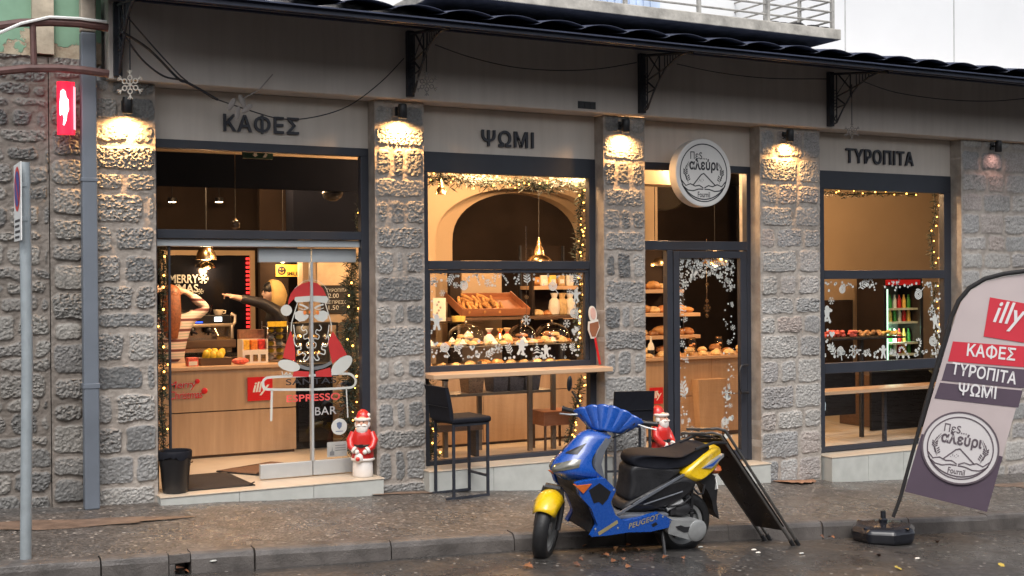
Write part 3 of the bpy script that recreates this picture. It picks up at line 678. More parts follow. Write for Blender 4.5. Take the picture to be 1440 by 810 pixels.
# small vent on the beam
p = at(825, 148, y=-.1); t = thing('wall_vent', 'small dark rectangular vent in the grey beam above the bread window', 'vent', (p.x, -.1, p.z))
b = MB(); b.box(-.10, .10, -.006, .003, -.035, .035); b.build('vent_plate', M['iron'], t)
b = MB(); [b.box(-.09+.063*i, -.035+.063*i, -.012, -.006, -.028, .028) for i in range(3)]; b.build('grille', M['black'], t)
# drainpipe
t = thing('drainpipe', 'square grey blue drainpipe running down the corner pier to the pavement', 'drainpipe', (1.50, -.08, .13))
M['pipe'] = mat('grey_blue_pipe', (.135, .155, .185), .5, .0, .12, 2.2, .04, 50)
b = MB(); b.box(-.058, .058, -.10, .0, 0, 3.78); b.build('pipe', M['pipe'], t, bevel=.01)
b = MB(); b.box(-.064, .064, -.106, .0, .96, 1.0); b.build('collar', M['pipe'], t, bevel=.004); b = MB(); b.box(-.064, .064, -.106, .0, 2.6, 2.63); b.build('collar', M['pipe'], t, bevel=.004)
b = MB(); b.box(-.058, .058, -.10, 0, 3.784, 4.6); b.build('upper_pipe', mat('old_beige_pipe', (.36, .31, .25), .7, 0, .25, 8), t, bevel=.01)
# red light box
p = at(95, 152, y=-.20); t = thing('light_box_sign', 'small glowing red light box sign with a white cup figure on the old stone wall', 'sign', (p.x, -.16, p.z), R(-24)); t.scale = (.56, .8, .84)
M['redglow'] = emat('red_light_box', (.85, .008, .03), .95); M['whiteglow'] = emat('white_light_figure', (1, .93, .90), 1.6); M['pinkglow'] = emat('pink_edge', (1, .32, .36), 1.0)
b = MB(); rings = []
for z in (-.245, .245):
    rings.append([(-.115, .0, z), (-.115, -.03, z)] + [(-.115+.19*i/8, -.03-.05*math.sin(math.pi*(.15+.85*i/8))**.9, z) for i in range(9)] + [(.115, -.03, z), (.115, 0, z)])
b.loft(rings, smooth=False); b.build('body', M['redglow'], t, bevel=.01)
b = MB(); MF = fac(0, -.088, 0)
b.prism([(-.045, .15), (-.01, .17), (.02, .15), (.03, .10), (.06, .07), (.065, -.02), (.04, -.06), (.03, -.12), (.0, -.165), (-.015, -.16), (.0, -.10), (-.02, -.06), (-.055, -.075), (-.06, .02), (-.05, .09)], 0, .006, 'xy', MF); b.build('figure', M['whiteglow'], t)
b = MB(); b.box(.116, .12, -.06, -.0, -.2, .2); b.build('edge_strip', M['pinkglow'], t)
b = MB(); b.box(-.03, .03, 0, .16, -.05, .05); b.build('mount', M['iron'], t)
# rusty tube frame on the old house
t = thing('rusty_rail', 'curved rusty brown rail frame fixed on the old house above the red sign', 'railing', (.7, -.3, 3.8)); off = (.7, -.3, 3.8)
M['rust'] = mat('rust_brown_paint', (.105, .05, .045), .6, 0, .3, 12)
def railpts(lst, y): return [at(px, py, y=y) for px, py in lst]
for nm, lst in (('upper_rail', [(-60, 38), (0, 36), (30, 32), (70, 31), (110, 33), (152, 39)]), ('lower_rail', [(-60, 106), (0, 100), (40, 96), (80, 96), (120, 99), (153, 104)])):
    b = MB(); b.tube(railpts(lst, -.3), .032, 8); b.build(nm, M['rust'], t, off=off)
b = MB(); b.tube(railpts([(46, 34), (48, 97)], -.3), .024, 8); b.build('upright', M['rust'], t, off=off)
b = MB(); b.tube(railpts([(-60, 68), (0, 46), (30, 33), (70, 24), (110, 26), (150, 31)], -.335), .012, 6); b.build('cable_sleeve', M['white'], t, off=off)
# cables
def cable(pts, r, label, y=-.16):
    b = MB(); P_ = [at(a, c, y=d) for a, c, d in pts]
    out = []
    for i in range(len(P_)-1):
        p0 = P_[max(0, i-1)]; p1 = P_[i]; p2 = P_[i+1]; p3 = P_[min(len(P_)-1, i+2)]
        for k in range(5):
            u = k/5; out.append(.5*((2*p1)+(p2-p0)*u+(2*p0-5*p1+4*p2-p3)*u*u+(3*p1-p0-3*p2+p3)*u**3))
    out.append(P_[-1]); b.tube(out, r, 6); o = b.build('cable', M['iron']); tag(o, label, 'cable'); return o
cable([(172, 45, -.6), (210, 70, -.45), (250, 110, -.3), (265, 117, -.25), (306, 140, -.13)], .011, 'thick black cable sagging from the end bracket to the beam')
cable([(175, 50, -.6), (200, 84, -.45), (230, 107, -.35), (262, 115, -.25), (300, 138, -.13)], .008, 'thin black cable sagging lowest beside the end bracket')
cable([(180, 25, -.6), (215, 65, -.45), (250, 103, -.35), (264, 115, -.25)], .006, 'straight black cable running down from the canopy corner')
cable([(306, 140, -.13), (350, 155, -.15), (395, 167, -.18), (440, 165, -.18), (490, 149, -.16), (535, 116, -.16), (568, 82, -.16)], .005, 'thin cable looping over the ΚΑΦΕΣ lettering up to the second bracket')
cable([(612, 63, -.5), (660, 80, -.3), (720, 94, -.2), (780, 99, -.2), (840, 97, -.2), (895, 88, -.2)], .005, 'thin cable drooping between the second and third bracket')
cable([(952, 90, -.5), (1010, 102, -.3), (1080, 110, -.2), (1165, 111, -.2)], .005, 'thin cable drooping between the third and fourth bracket')
cable([(1215, 115, -.5), (1260, 130, -.3), (1330, 140, -.2), (1400, 142, -.2), (1460, 136, -.2)], .005, 'thin cable drooping right of the fourth bracket')
# snowflake lights hanging from the brackets
def snowflake(px, py, y, r, label, dim):
    p = at(px, py, y=y); t = thing('snowflake_light', label, 'decoration', (p.x, y, p.z), R(-38), 'snowflake lights under the canopy')
    m = mat('frosted_tube', (.62, .58, .50) if dim else (.20, .185, .175), .4, 0, .05); b = MB()
    for k in range(6):
        a = R(60*k+30); c, s = math.cos(a), math.sin(a)
        def Q(u, w): return (u*c-w*s, 0, u*s+w*c)
        lp = [Q(r*(.30+.33*(1-math.cos(q))/2), r*.16*math.sin(q)) for q in [2*math.pi*i/12 for i in range(12)]]
        b.tube(lp, r*.05, 6, closed=True)
        b.tube([Q(0, 0), Q(r*.3, 0)], r*.045, 6); b.tube([Q(r*.62, 0), Q(r, 0)], r*.05, 6); b.tube([Q(r*.98, r*.17), Q(r*.72, 0), Q(r*.98, -r*.17)], r*.04, 6)
    b.build('tube_star', m, t); b = MB(); b.tube([(0, 0, r*.9), (0, .0, r+.42)], .005, 5); b.build('hanger', M['iron'], t)
snowflake(183, 119, -.36, .115, 'pale snowflake light hanging at the left end bracket above the first lamp', 1)
snowflake(600, 118, -.42, .105, 'grey unlit snowflake light hanging on the bracket left of the bread lettering', 0)
snowflake(1198, 185, -.42, .085, 'grey unlit snowflake light hanging above the right window lettering', 0)
b = MB(); p = at(337, 150, y=-.2)
for i, (dx, dz, a) in enumerate(((-.06, .02, .5), (.03, .05, -.4), (.07, -.01, .9), (-.01, -.05, .2))): b.ball((0, 0, 0), .05, (.5, .22, 1.25), 8, T(p.x+dx, -.17, p.z+dz, 0, a))
b.tube([(p.x+.05, -.17, p.z+.08), (p.x+.18, -.16, p.z+.16), (p.x+.30, -.15, p.z+.30)], .006, 5)
tag(b.build('cable_wrapping', mat('grey_tape', (.30, .27, .25), .8)), 'crumpled grey tape wrapped on the cable above ΚΑΦΕΣ', 'tape')

# ================================================================ inside the shop
def rect(a, b_, c, d, y):
    l = at(a, (b_+d)/2, y=y).x; r = at(c, (b_+d)/2, y=y).x; t_ = at((a+c)/2, b_, y=y).z; bo = at((a+c)/2, d, y=y).z
    return l, r, bo, t_
def spot(x, y, e, label, z=3.29, size=.10):
    t = thing('ceiling_spotlight', label, 'lamp', (x, y, z), 0, 'ceiling spotlights inside the shop')
    b = MB(); b.lathe([(.045, .0), (.05, .01), (.05, .108), (.0, .108)], 14); b.build('can', M['black'], t)
    b = MB(); b.lathe([(0, -.002), (.042, -.002), (.042, .003), (0, .003)], 12); b.build('lens', M['lampglow'], t)
    light('POINT', 'lamp', t, (0, 0, -.12), e, WARM, shadow_soft_size=size); return t
spot(2.75, 1.62, 38, 'ceiling spotlight hidden behind the added dark board above the coffee counter front')
spot(3.6, 2.3, 42, 'ceiling spotlight above the middle of the coffee counter')
spot(4.15, 1.55, 26, 'ceiling spotlight behind the sliding glass door')
spot(5.3, .42, 95, 'ceiling spotlight above the left end of the pastry case')
spot(6.3, .42, 95, 'ceiling spotlight above the right end of the pastry case')
spot(6.2, 1.75, 14, 'ceiling spotlight above the pastry case before the arch')
spot(7.6, 4.0, 14, 'ceiling spotlight behind the arch above the bread shelves')
spot(7.9, .9, 64, 'ceiling spotlight just inside the glass door')
spot(9.9, 1.3, 70, 'ceiling spotlight above the bread counter behind the glass door')
spot(12.0, 1.9, 34, 'ceiling spotlight in front of the tan wall behind the right window')
spot(13.6, 1.6, 12, 'ceiling spotlight near the drinks fridge behind the right window')
b = MB(); b.box(1.8, 4.40, 1.32, 1.36, 2.83, 3.395); b.build('ceiling_drop_board', M['bulkhead'], B)  # added board: its black face stands in for the unlit depth of the room
b = MB(); b.box(3.97, 4.75, 2.4, 2.66, 2.42, 3.395); b.build('ceiling_drop_board', M['bulkhead'], B)  # added dark box, keeps the lit tan wall out of the upper entrance pane
def pendant(px, py0, py1, y, w, label, cone=False, e=12):
    p = at(px, py1, y=y); t = thing('pendant_lamp', label, 'lamp', (p.x, y, p.z), 0, 'metal pendant lamps'); h = at(px, py0, y=y).z-p.z
    b = MB()
    prof = [(w, 0), (w*.98, h*.18), (w*.86, h*.42), (w*.62, h*.66), (w*.34, h*.8), (w*.16, h*.86), (w*.13, h)] if not cone else [(w, 0), (w*.96, h*.12), (w*.75, h*.25), (w*.42, h*.34), (w*.38, h*.48), (w*.26, h*.62), (w*.16, h*.78), (w*.05, h)]
    b.lathe(prof+[(0, prof[-1][1]+.005)], 28); o = b.build('shade', M['brass'], t, solid=.004)
    b = MB(); b.ball((0, 0, h*.22), w*.36, (1, 1, 1), 12); b.build('bulb', M['lampglow'], t)
    b = MB(); b.tube([(0, 0, h), (0, 0, 3.4-p.z)], .005, 6); b.build('cord', M['black'], t)
    light('POINT', 'lamp', t, (0, 0, -.03), e, WARM, shadow_soft_size=.05); return t
pendant(290, 342, 365, 2.5, .105, 'metal dome pendant lamp hanging above the espresso machine', e=12)
pendant(291, 366, 377, 4.2, .10, 'second dome pendant lamp seen just below and behind the nearer one', e=5)
pendant(398, 360, 367, 3.4, .10, 'metal dome pendant lamp above the yellow sign', e=6)
pendant(758, 334, 371, 1.9, .15, 'stepped brass pendant lamp in front of the arch', True, 8)
pendant(1005, 352, 373, 2.0, .17, 'wide brass pendant lamp behind the glass door', e=14)
pendant(921, 356, 374, 2.6, .16, 'brass pendant lamp left of the door post above the bread shelves', e=8)
pendant(620, 246, 273, .9, .055, 'small black pendant lamp under the garland of the bread window', True, 0)
for o in list(bpy.data.objects):
    if o.type == 'LIGHT' and o.data.energy == 0: bpy.data.objects.remove(o)

# ---- coffee counter
K = thing('coffee_counter', 'wood panelled coffee counter behind the open entrance', 'counter', (2.9, 1.9, .17)); off = (2.9, 1.9, .17)
zg_ = at(330, 577, y=1.9).z; xe = at(416, 560, y=1.9).x; zt_ = at(330, 514, y=1.88).z
for z0, z1 in ((.20, zg_-.006), (zg_+.006, zt_-.035)):
    b = MB(); b.box(1.85, xe, 1.90, 1.93, z0, z1); b.build('front_panel', M['oak'], K, off=off)
b = MB(); b.box(1.85, xe-.01, 1.93, 2.5, .17, zt_-.04); b.build('carcass', M['darkwood'], K, off=off)
b = MB(); b.box(1.85, xe+.02, 1.87, 2.55, zt_-.035, zt_); b.build('worktop', M['pine'], K, off=off, bevel=.004)
def square_sign(mb_box, name, label, text, x0, x1, z0, z1, y, shear=.25):
    t = thing(name, label, 'sign', ((x0+x1)/2, y, z0)); w = (x1-x0)/2; h = z1-z0
    b = MB(); b.box(-w, w, -.012, 0, 0, h); b.build('board', M['red'], t)
    b = MB(); put_text(b, text, fac(0, -.0135, 0), -w*.68, w*.55, h*.22, h*.80, 0, .018, .9, shear); b.build('lettering', M['white'], t); return t
x0, x1, z0, z1 = rect(348, 530, 383, 563, 1.89); square_sign(None, 'logo_sign', 'square red sign with white lettering on the coffee counter front', 'illy', x0, x1, z0, z1, 1.895)
x0, x1, z0, z1 = rect(236, 534, 292, 562, 1.89)
t = thing('christmas_sticker', 'red and white Merry Christmas sticker on the left of the coffee counter', 'sticker', (x0, 1.897, z0)); w, h = x1-x0, z1-z0
b = MB(); put_text(b, 'Merry', fac(0, -.004, 0, 0), 0, w*.7, h*.48, h*.95, .002, .03, .9, .1); put_text(b, 'Christmas', fac(0, -.004, 0), w*.02, w*.86, h*.05, h*.45, .002, .02, .9, .1); b.build('outline', M['decal'], t)
b = MB(); put_text(b, 'Merry', fac(0, -.008, 0, 0), 0, w*.7, h*.48, h*.95, .002, .0, .9, .1); put_text(b, 'Christmas', fac(0, -.008, 0), w*.02, w*.86, h*.05, h*.45, .002, .0, .9, .1)
b.ball((w*.92, -.006, h*.4), h*.16, (1, .2, 1), 10); b.ball((w*.74, -.006, h*.9), h*.13, (1, .2, 1), 10); b.build('lettering', M['red'], t)
# ---- drinks cabinet right of the counter
x0, x1, z0, z1 = rect(417, 540, 470, 628, 2.02); t = thing('drinks_cabinet', 'low black glass fronted cabinet at the right end of the coffee counter', 'cabinet', ((x0+x1)/2, 2.02, .17)); w = (x1-x0)/2
zt2_ = zt_-.02-.17
b = MB(); b.box(-w, w, .03, .5, .0, zt2_); b.build('body', M['black'], t, bevel=.006); b = MB(); b.box(-w+.02, w-.02, 0, .03, .08, zt2_-.02); b.build('door', mat('smoked_glass', (.01, .01, .012), .12), t, bevel=.004)
x0, x1, z0, z1 = rect(414, 454, 476, 530, 2.2); t = thing('snack_showcase', 'black framed glass showcase of foil wrapped sweets on the drinks cabinet', 'showcase', ((x0+x1)/2, 2.2, z0)); w = (x1-x0)/2; h = z1-z0
b = MB()
for a in (-w, w-.02):
    for c in (0, .28): b.box(a, a+.02, c, c+.02, 0, h)
b.box(-w, w, 0, .3, h-.03, h); b.box(-w, w, 0, .3, 0, .03); b.box(-w+.02, w-.02, .285, .3, .03, h-.03); b.build('frame', M['black'], t)
rg = random.Random(8); b = MB()
M['foil'] = mat('gold_foil', (.85, .60, .28), .22, 1, .2, 20); M['silverfoil'] = mat('silver_foil', (.8, .8, .78), .2, 1, .1, 20)
for k in range(26): b.ball((rg.uniform(-w+.05, w-.05), rg.uniform(.05, .25), .05+.28*(k % 5)/5*h/.35+rg.uniform(0, .02)), rg.uniform(.026, .046), (1.3, 1, .8), 8, mi=k % 2)
b.build('sweets', [M['foil'], M['silverfoil']], t); light('POINT', 'showcase_light', t, (0, .10, h-.06), 1.2, WARM, shadow_soft_size=.03)
# ---- back counter, espresso machine
x0, x1, z0, z1 = rect(225, 503, 345, 520, 3.15); b = MB(); zb_ = at(290, 503, y=3.05).z
t = thing('back_counter', 'dark back counter carrying the espresso machine', 'counter', (3.2, 3.1, .17)); b.box(-1.2, .75, 0, .7, 0, zb_-.17-.03); b.build('carcass', M['darkwood'], t); b = MB(); b.box(-1.22, .77, -.02, .7, zb_-.17-.03, zb_-.17); b.build('worktop', M['steel'], t)
x0, x1, z0, z1 = rect(248, 442, 331, 500, 3.1); w = (x1-x0)/2; h = z1-zb_
E_ = thing('espresso_machine', 'steel two group espresso machine with a blue lit display strip', 'coffee machine', ((x0+x1)/2, 3.12, zb_))
M['cream_metal'] = mat('champagne_metal', (.62, .50, .36), .3, .7, .05)
b = MB(); b.box(-w, w, .12, .55, .04, h*.95); b.build('body', M['steel'], E_, bevel=.01)
b = MB(); b.box(-w-.01, w+.01, -.02, .56, .10, h*.40); b.build('drip_tray', M['darkwood'], E_, bevel=.01)
b = MB(); b.box(-w, w, -.01, .12, h*.70, h*.78); b.build('brow', M['cream_metal'], E_, bevel=.01)
b = MB(); b.box(-w, w*.86, .0, .12, h*.78, h*.97); b.build('control_panel', M['black'], E_, bevel=.006)
b = MB(); b.box(w*.30, w*.55, -.004, .002, h*.83, h*.93); b.build('screen', emat('screen_glow', (.8, .95, 1.0), 2), E_)
b = MB(); b.box(-w*.95, -w*.1, -.004, .002, h*.80, h*.83); b.build('light_strip', emat('blue_strip', (.02, .08, .8), 1.5), E_)
b = MB(); b.tube([(w*.9, .0, h*.42), (w*.9, .0, h*.72), (w*1.02, .02, h*.8), (w*1.02, .02, h*.95), (w*.9, .04, h)], .02, 8); b.build('side_frame', M['cream_metal'], E_); b = MB(); b.tube([(-w*.9, .0, h*.42), (-w*.9, .0, h*.72)], .02, 8); b.build('side_frame', M['cream_metal'], E_)
for xx in (-.45, .12):
    b = MB(); b.lathe([(.038, 0), (.042, .05), (.03, .07)], 14, T(xx*w, .04, h*.56)); b.tube([(xx*w, .02, h*.60), (xx*w+.01, -.14, h*.57)], .013, 8); b.tube([(xx*w, .04, h*.56), (xx*w, .04, h*.51)], .012, 6); b.build('group_head', M['black'], E_)
b = MB(); b.box(w*.38, w*.85, .0, .02, h*.40, h*.47); b.tube([(w*.3, .02, h*.7), (w*.42, -.04, h*.48)], .006, 6); b.build('steam_wand', M['brass'], E_)
M['china'] = mat('cream_china', (.78, .68, .54), .25, 0, .03)
def cup(x, y, z, r, h, label, m, handle=True):
    t = thing('cup', label, 'cup', (x, y, z), 0, 'cups on the espresso machine')
    b = MB(); b.lathe([(r*.6, 0), (r*.9, h*.4), (r, h), (r*.93, h), (r*.8, h*.4), (0, h*.08)], 18); b.build('bowl', m, t)
    if handle: b = MB(); b.tube([(r*.9, 0, h*.25), (r*1.45, 0, h*.35), (r*1.5, 0, h*.75), (r*.95, 0, h*.85)], r*.12, 6); b.build('handle', m, t)
ex, ez = E_.location.x, zb_+h*.97
M['clear'] = glassmat('clear_glass', .08, (.97, .96, .95)); 
cup(ex-.08, 3.3, ez, .05, .06, 'small cream cup left on top of the espresso machine', M['china'])
cup(ex+.17, 3.24, ez, .055, .06, 'cream cup with its handle to the right on the espresso machine', M['china'])
cup(ex+.05, 3.26, ez+.01, .055, .11, 'clear glass standing between the cups on the espresso machine', M['clear'], False)
t = thing('saucer', 'flat cream saucer lying at the edge of the espresso machine top', 'saucer', (ex-.08, 3.18, ez+.005)); b = MB(); b.lathe([(.04, 0), (.11, .025), (.105, .03), (.0, .012)], 24); b.build('dish', M['china'], t)
# ---- things on the coffee counter
def onc(px, py, y): return at(px, py, y=y).x
x0, x1, z0, z1 = rect(283, 503, 325, 516, 2.0)
t = thing('snack_tray', 'brown tray of yellow snack packets on the coffee counter', 'tray', ((x0+x1)/2, 2.0, zt_)); w = (x1-x0)/2
b = MB(); b.loft([[(-w, 0, 0), (w, 0, 0), (w, .22, 0), (-w, .22, 0)], [(-w-.01, -.01, .075), (w+.01, -.01, .075), (w+.01, .23, .075), (-w-.01, .23, .075)]], smooth=False); b.build('tray', M['darkwood'], t)
M['yellow_pack'] = mat('yellow_packet', (.85, .55, .04), .35, 0, .2, 30); rg = random.Random(2)
for k in range(9):
    b = MB(); b.ball((0, 0, 0), .055, (.75, .3, 1), 8, T(-w+.06+(2*w-.12)*k/8, .04+.05*(k % 3), .095+.012*(k % 3), rg.uniform(-.4, .4), rg.uniform(-.5, .5))); b.build('packet', M['yellow_pack'], t)
x0, x1, z0, z1 = rect(264, 503, 279, 516, 1.98); M['redwhite'] = mat('red_white_print', (.70, .12, .08), .5, 0, .5, 45)
t = thing('small_box', 'small red and white box left of the brown snack tray', 'box', ((x0+x1)/2, 1.98, zt_)); b = MB(); w = (x1-x0)/2; b.box(-w, w, 0, .1, 0, z1-zt_); b.build('carton', M['redwhite'], t, bevel=.003); b = MB(); b.box(-w*.8, w*.8, -.003, .0, .01, .05); b.build('label_patch', M['card'], t)
x0, x1, z0, z1 = rect(325, 505, 352, 515, 1.98); t = thing('sweet_packet', 'red sweet packet lying right of the brown snack tray', 'packet', ((x0+x1)/2, 2.0, zt_)); b = MB(); b.ball((0, 0, .035), .09, (1, .5, .4), 10); b.build('wrapper', M['redwhite'], t)
x0, x1, z0, z1 = rect(341, 464, 377, 512, 2.1); t = thing('capsule_display', 'counter display with yellow, orange and red packet columns', 'display stand', ((x0+x1)/2, 2.1, zt_)); w = (x1-x0)/2; h = z1-zt_
b = MB(); b.box(-w, w, 0, .2, 0, h*.40); b.box(-w, w, .12, .2, h*.40, h*.72); b.box(-w, -w+.01, 0, .12, h*.4, h*.72); b.box(w-.01, w, 0, .12, h*.4, h*.72); b.build('stand', M['card'], t)
b = MB(); b.box(-w, w, .13, .2, h*.72+.002, h); b.build('header', mat('brown_print', (.24, .12, .07), .5, 0, .3, 30), t)
for k, c in enumerate(((.80, .42, .05), (.75, .22, .04), (.65, .05, .04))):
    b = MB(); xx = -w*.62+k*w*.62; b.box(xx-w*.24, xx+w*.24, .03, .118, h*.402, h*.70); b.build('packet_column', mat('packet_colour', c, .4, 0, .35, 40), t, bevel=.006)
for k in range(3): b = MB(); xx = -w*.62+k*w*.62; b.box(xx-w*.18, xx+w*.18, -.006, -.001, h*.06, h*.26); b.build('price_window', M['brass'], t)
x0, x1, z0, z1 = rect(376, 452, 404, 514, 2.15); t = thing('snack_rack', 'wire rack of yellow packaged snacks beside the counter display', 'rack', ((x0+x1)/2, 2.15, zt_)); w = (x1-x0)/2; h = z1-zt_
b = MB()
for a in (-w, w):
    for c in (0, .2): b.tube([(a, c, 0), (a, c, h)], .006, 6)
for k in range(6): b.box(-w, w, 0, .2, h*k/6+.01, h*k/6+.016)
b.build('frame', M['steel'], t); b = MB(); b.box(-w, w, .0, .01, h*.86, h); b.build('header', M['yellow_pack'], t)
for k in range(5):
    for j in range(2): b = MB(); b.ball((-w*.45+j*w*.9, .09, h*k/6+.05), .05, (.85, 1.2, .6), 8); b.build('packet', M['yellow_pack'] if (k+j) % 3 else M['card'], t)
# ---- back wall dressing
M['candle_red'] = emat('red_led', (.9, .03, .03), .9)
x0, x1, z0, z1 = rect(226, 352, 358, 500, 4.3); t = thing('dark_screen_window', 'large dark window with a pale frame behind the espresso machine', 'window', ((x0+x1)/2, 4.3, z0)); w = (x1-x0)/2; h = z1-z0; b = MB()
b.box(-w, w+.0, -.03, .05, h-.06, h); b.box(w-.06, w, -.03, .05, 0, h-.06); b.box(-w, -w+.06, -.03, .05, 0, h-.06); b.build('frame', M['cream'], t); b = MB(); b.box(-w+.06, w-.06, .0, .02, 0, h-.06); b.build('pane', mat('dark_window', (.008, .009, .014), .15), t)
b = MB()
for k in range(22): z = h*.05+k*h*.9/22; b.box(w-.105, w-.07, -.03, -.005, z, z+h*.022)
b.build('striped_light', M['candle_red'], t)
b = MB(); put_text(b, 'MERRY', fac(0, -.006, 0), -w+.10, -w+.44, h*.69, h*.77, .003, .02); put_text(b, 'XMAS', fac(0, -.006, 0), -w+.10, -w+.44, h*.60, h*.68, .003, .02); b.build('lettering', M['decal'], t)
def star6(mb, M_, r, w=.16, z=0):
    for k in range(3):
        a = R(60*k); c, s_ = math.cos(a), math.sin(a); strip(mb, [(-r*c, -r*s_), (r*c, r*s_)], r*w*1.3, M_, z)
    for k in range(6):
        a = R(60*k); c, s_ = math.cos(a), math.sin(a); q = lambda u, v: (u*c-v*s_, u*s_+v*c); strip(mb, [q(r*.95, r*.28), q(r*.6, 0), q(r*.95, -r*.28)], r*w, M_, z)
for px, py, r in ((286, 392, .06), (282, 410, .035)):
    p = at(px, py, y=4.29); b = MB(); star6(b, fac(p.x-t.location.x, -.008, p.z-z0), r); b.build('snowflake_sticker', M['decal'], t)
x0, x1, z0, z1 = rect(388, 372, 420, 389, 3.6); w = (x1-x0)/2; h = z1-z0
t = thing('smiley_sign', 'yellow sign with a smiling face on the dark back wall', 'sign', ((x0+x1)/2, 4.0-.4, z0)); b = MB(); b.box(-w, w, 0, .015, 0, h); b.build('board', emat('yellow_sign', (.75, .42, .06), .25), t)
b = MB(); disc(b, -w*.5, h*.5, h*.36, fac(0, -.002, 0)); put_text(b, 'SMILE', fac(0, -.002, 0), -w*.05, w*.92, h*.08, h*.40, 0, .03); b.build('lettering', M['black'], t)
b = MB(); disc(b, -w*.5-h*.12, h*.62, h*.06, fac(0, -.004, 0), 0, 8); disc(b, -w*.5+h*.12, h*.62, h*.06, fac(0, -.004, 0), 0, 8); strip(b, circ(h*.2, 10, 200, 340, -w*.5, h*.5), h*.05, fac(0, -.004, 0)); b.build('face_marks', mat('sign_yellow', (.75, .42, .06), .5), t)
b = MB(); b.tube([(-w*.8, .0, h), (-w*.8, .0, h+.25)], .004, 5); b.tube([(w*.8, .0, h), (w*.8, .0, h+.25)], .004, 5); b.build('hanging_wire', M['black'], t)
b = MB(); b.box(3.95, 4.29, 3.62, 3.7, .17, 3.4); b.build('inner_wall', M['dark_wall'], B)
x0, x1, z0, z1 = rect(446, 366, 493, 401, 2.68); t = thing('wall_poster', 'plain pale poster on the tan wall above the menu blackboard', 'poster', ((x0+x1)/2, 2.692, z0)); w = (x1-x0)/2; b = MB(); b.box(-w, w, -.01, 0, 0, z1-z0); b.build('sheet', mat('tan_poster', (.66, .50, .33), .6), t)
x0, x1, z0, z1 = rect(452, 402, 500, 440, 2.68); w = (x1-x0)/2; h = z1-z0
t = thing('menu_blackboard', 'menu blackboard with chalk prices beside the entrance garland', 'blackboard', ((x0+x1)/2, 2.692, z0)); b = MB(); b.box(-w, w, -.015, 0, 0, h); b.build('slate', M['blackmatte'], t)
b = MB()
for k, (s_, u0, u1) in enumerate((('ΤΥΡΟΠΙΤΑ', -.75, .5), ('2.00', -.6, 0), ('ΕΣΠΡΕΣΟ', -.75, .5), ('1.50', -.6, 0))): put_text(b, s_, fac(0, -.018, 0), u0*w, u1*w, h*(.78-.22*k), h*(.90-.22*k) if k % 2 == 0 else h*(.94-.22*k))
b.build('chalk_writing', M['decal'], t)
# exit sign
x0, x1, z0, z1 = rect(342, 213, 384, 223, .55); t = thing('exit_sign', 'small green exit sign on the bulkhead above the entrance', 'sign', ((x0+x1)/2, .57, z0)); w = (x1-x0)/2; b = MB(); b.box(-w, w, -.02, .02, 0, z1-z0); b.build('plate', mat('exit_green', (.012, .07, .05), .5), t)
b = MB(); hh_ = z1-z0; b.prism([(-w*.3, hh_*.75), (-w*.1, hh_*.75), (-w*.1, hh_*.5), (0, hh_*.5), (-w*.2, hh_*.2), (-w*.4, hh_*.5), (-w*.3, hh_*.5)], -.024, -.021); b.prism([(w*.3, hh_*.2), (w*.4, hh_*.55), (w*.5, hh_*.8), (w*.62, hh_*.6), (w*.5, hh_*.2)], -.024, -.021); b.build('pictogram', M['white'], t)
p = at(331, 316, y=1.2); t = thing('glass_bauble', 'clear glass bauble hanging in the upper entrance window', 'bauble', (p.x, 1.2, p.z)); b = MB(); b.ball((0, 0, 0), .045, n=16); b.build('ball', M['clear'], t); b = MB(); b.tube([(0, 0, .045), (0, 0, 3.38-p.z)], .002, 4); b.lathe([(.012, .042), (.012, .06), (0, .062)], 8); b.build('cap_thread', M['brass'], t)
b = MB(); x0, x1, z0, z1 = rect(448, 219, 497, 232, 1.4); t = thing('air_curtain', 'dark grey air unit hung under the ceiling at the right of the entrance', 'air unit', ((x0+x1)/2, 1.4, z0)); w = (x1-x0)/2; b.box(-w, w, 0, .25, .0, .05); b.build('housing', M['black'], t, bevel=.01); b = MB(); b.box(-.03, .03, .1, .16, -.30, .0); b.ball((0, .12, -.28), .11, (1, 1, .7), 12); b.build('camera_dome', M['black'], t)
for px in (242, 308, 372):
    p = at(px, 284, y=4.6); t = thing('downlight', {242: 'left', 308: 'middle', 372: 'right'}[px]+' one of three small lit downlights in the dark upper entrance window', 'lamp', (p.x, 4.6, p.z), 0, 'small downlights'); b = MB(); b.lathe([(.05, 0), (.055, .05), (.0, .06)], 12); b.build('ring', M['black'], t); b = MB(); b.lathe([(0, -.004), (.045, -.004), (.045, .004), (0, .004)], 10); b.build('lens', M['lampglow'], t); b = MB(); b.tube([(0, 0, .05), (0, 0, 3.4-p.z)], .006, 5); b.build('rod', M['black'], t)

# ---- bread window: pastry case
x0, zc = 4.47, at(720, 483, y=1.5).z
zl = at(720, 514, y=1.4).z
D_ = thing('pastry_case', 'long wooden pastry case with a glass top behind the bread window', 'display case', (5.7, 1.3, .17)); off = (5.7, 1.3, .17)
xw = [4.47, 5.05, 5.72, 6.32, 7.0]
for a, c in zip(xw, xw[1:]):
    b = MB(); b.box(a+.004, c-.004, 1.36, 1.39, .20, .72); b.build('front_panel', M['oak'], D_, off=off); b = MB(); b.box(a+.004, c-.004, 1.36, 1.39, .73, zl-.03); b.build('upper_panel', M['oak'], D_, off=off)
b = MB(); b.box(4.47, 7.0, 1.395, 2.1, .17, zl-.03); b.build('carcass', M['darkwood'], D_, off=off)
b = MB(); b.box(4.47, 7.0, 1.33, 2.1, zl-.028, zl); b.build('tray_floor', M['pine'], D_, off=off)
b = MB(); b.box(4.47, 7.0, 1.33, 1.345, zl, zc-.012); b.build('front_glass', M['clear'], D_, off=off)
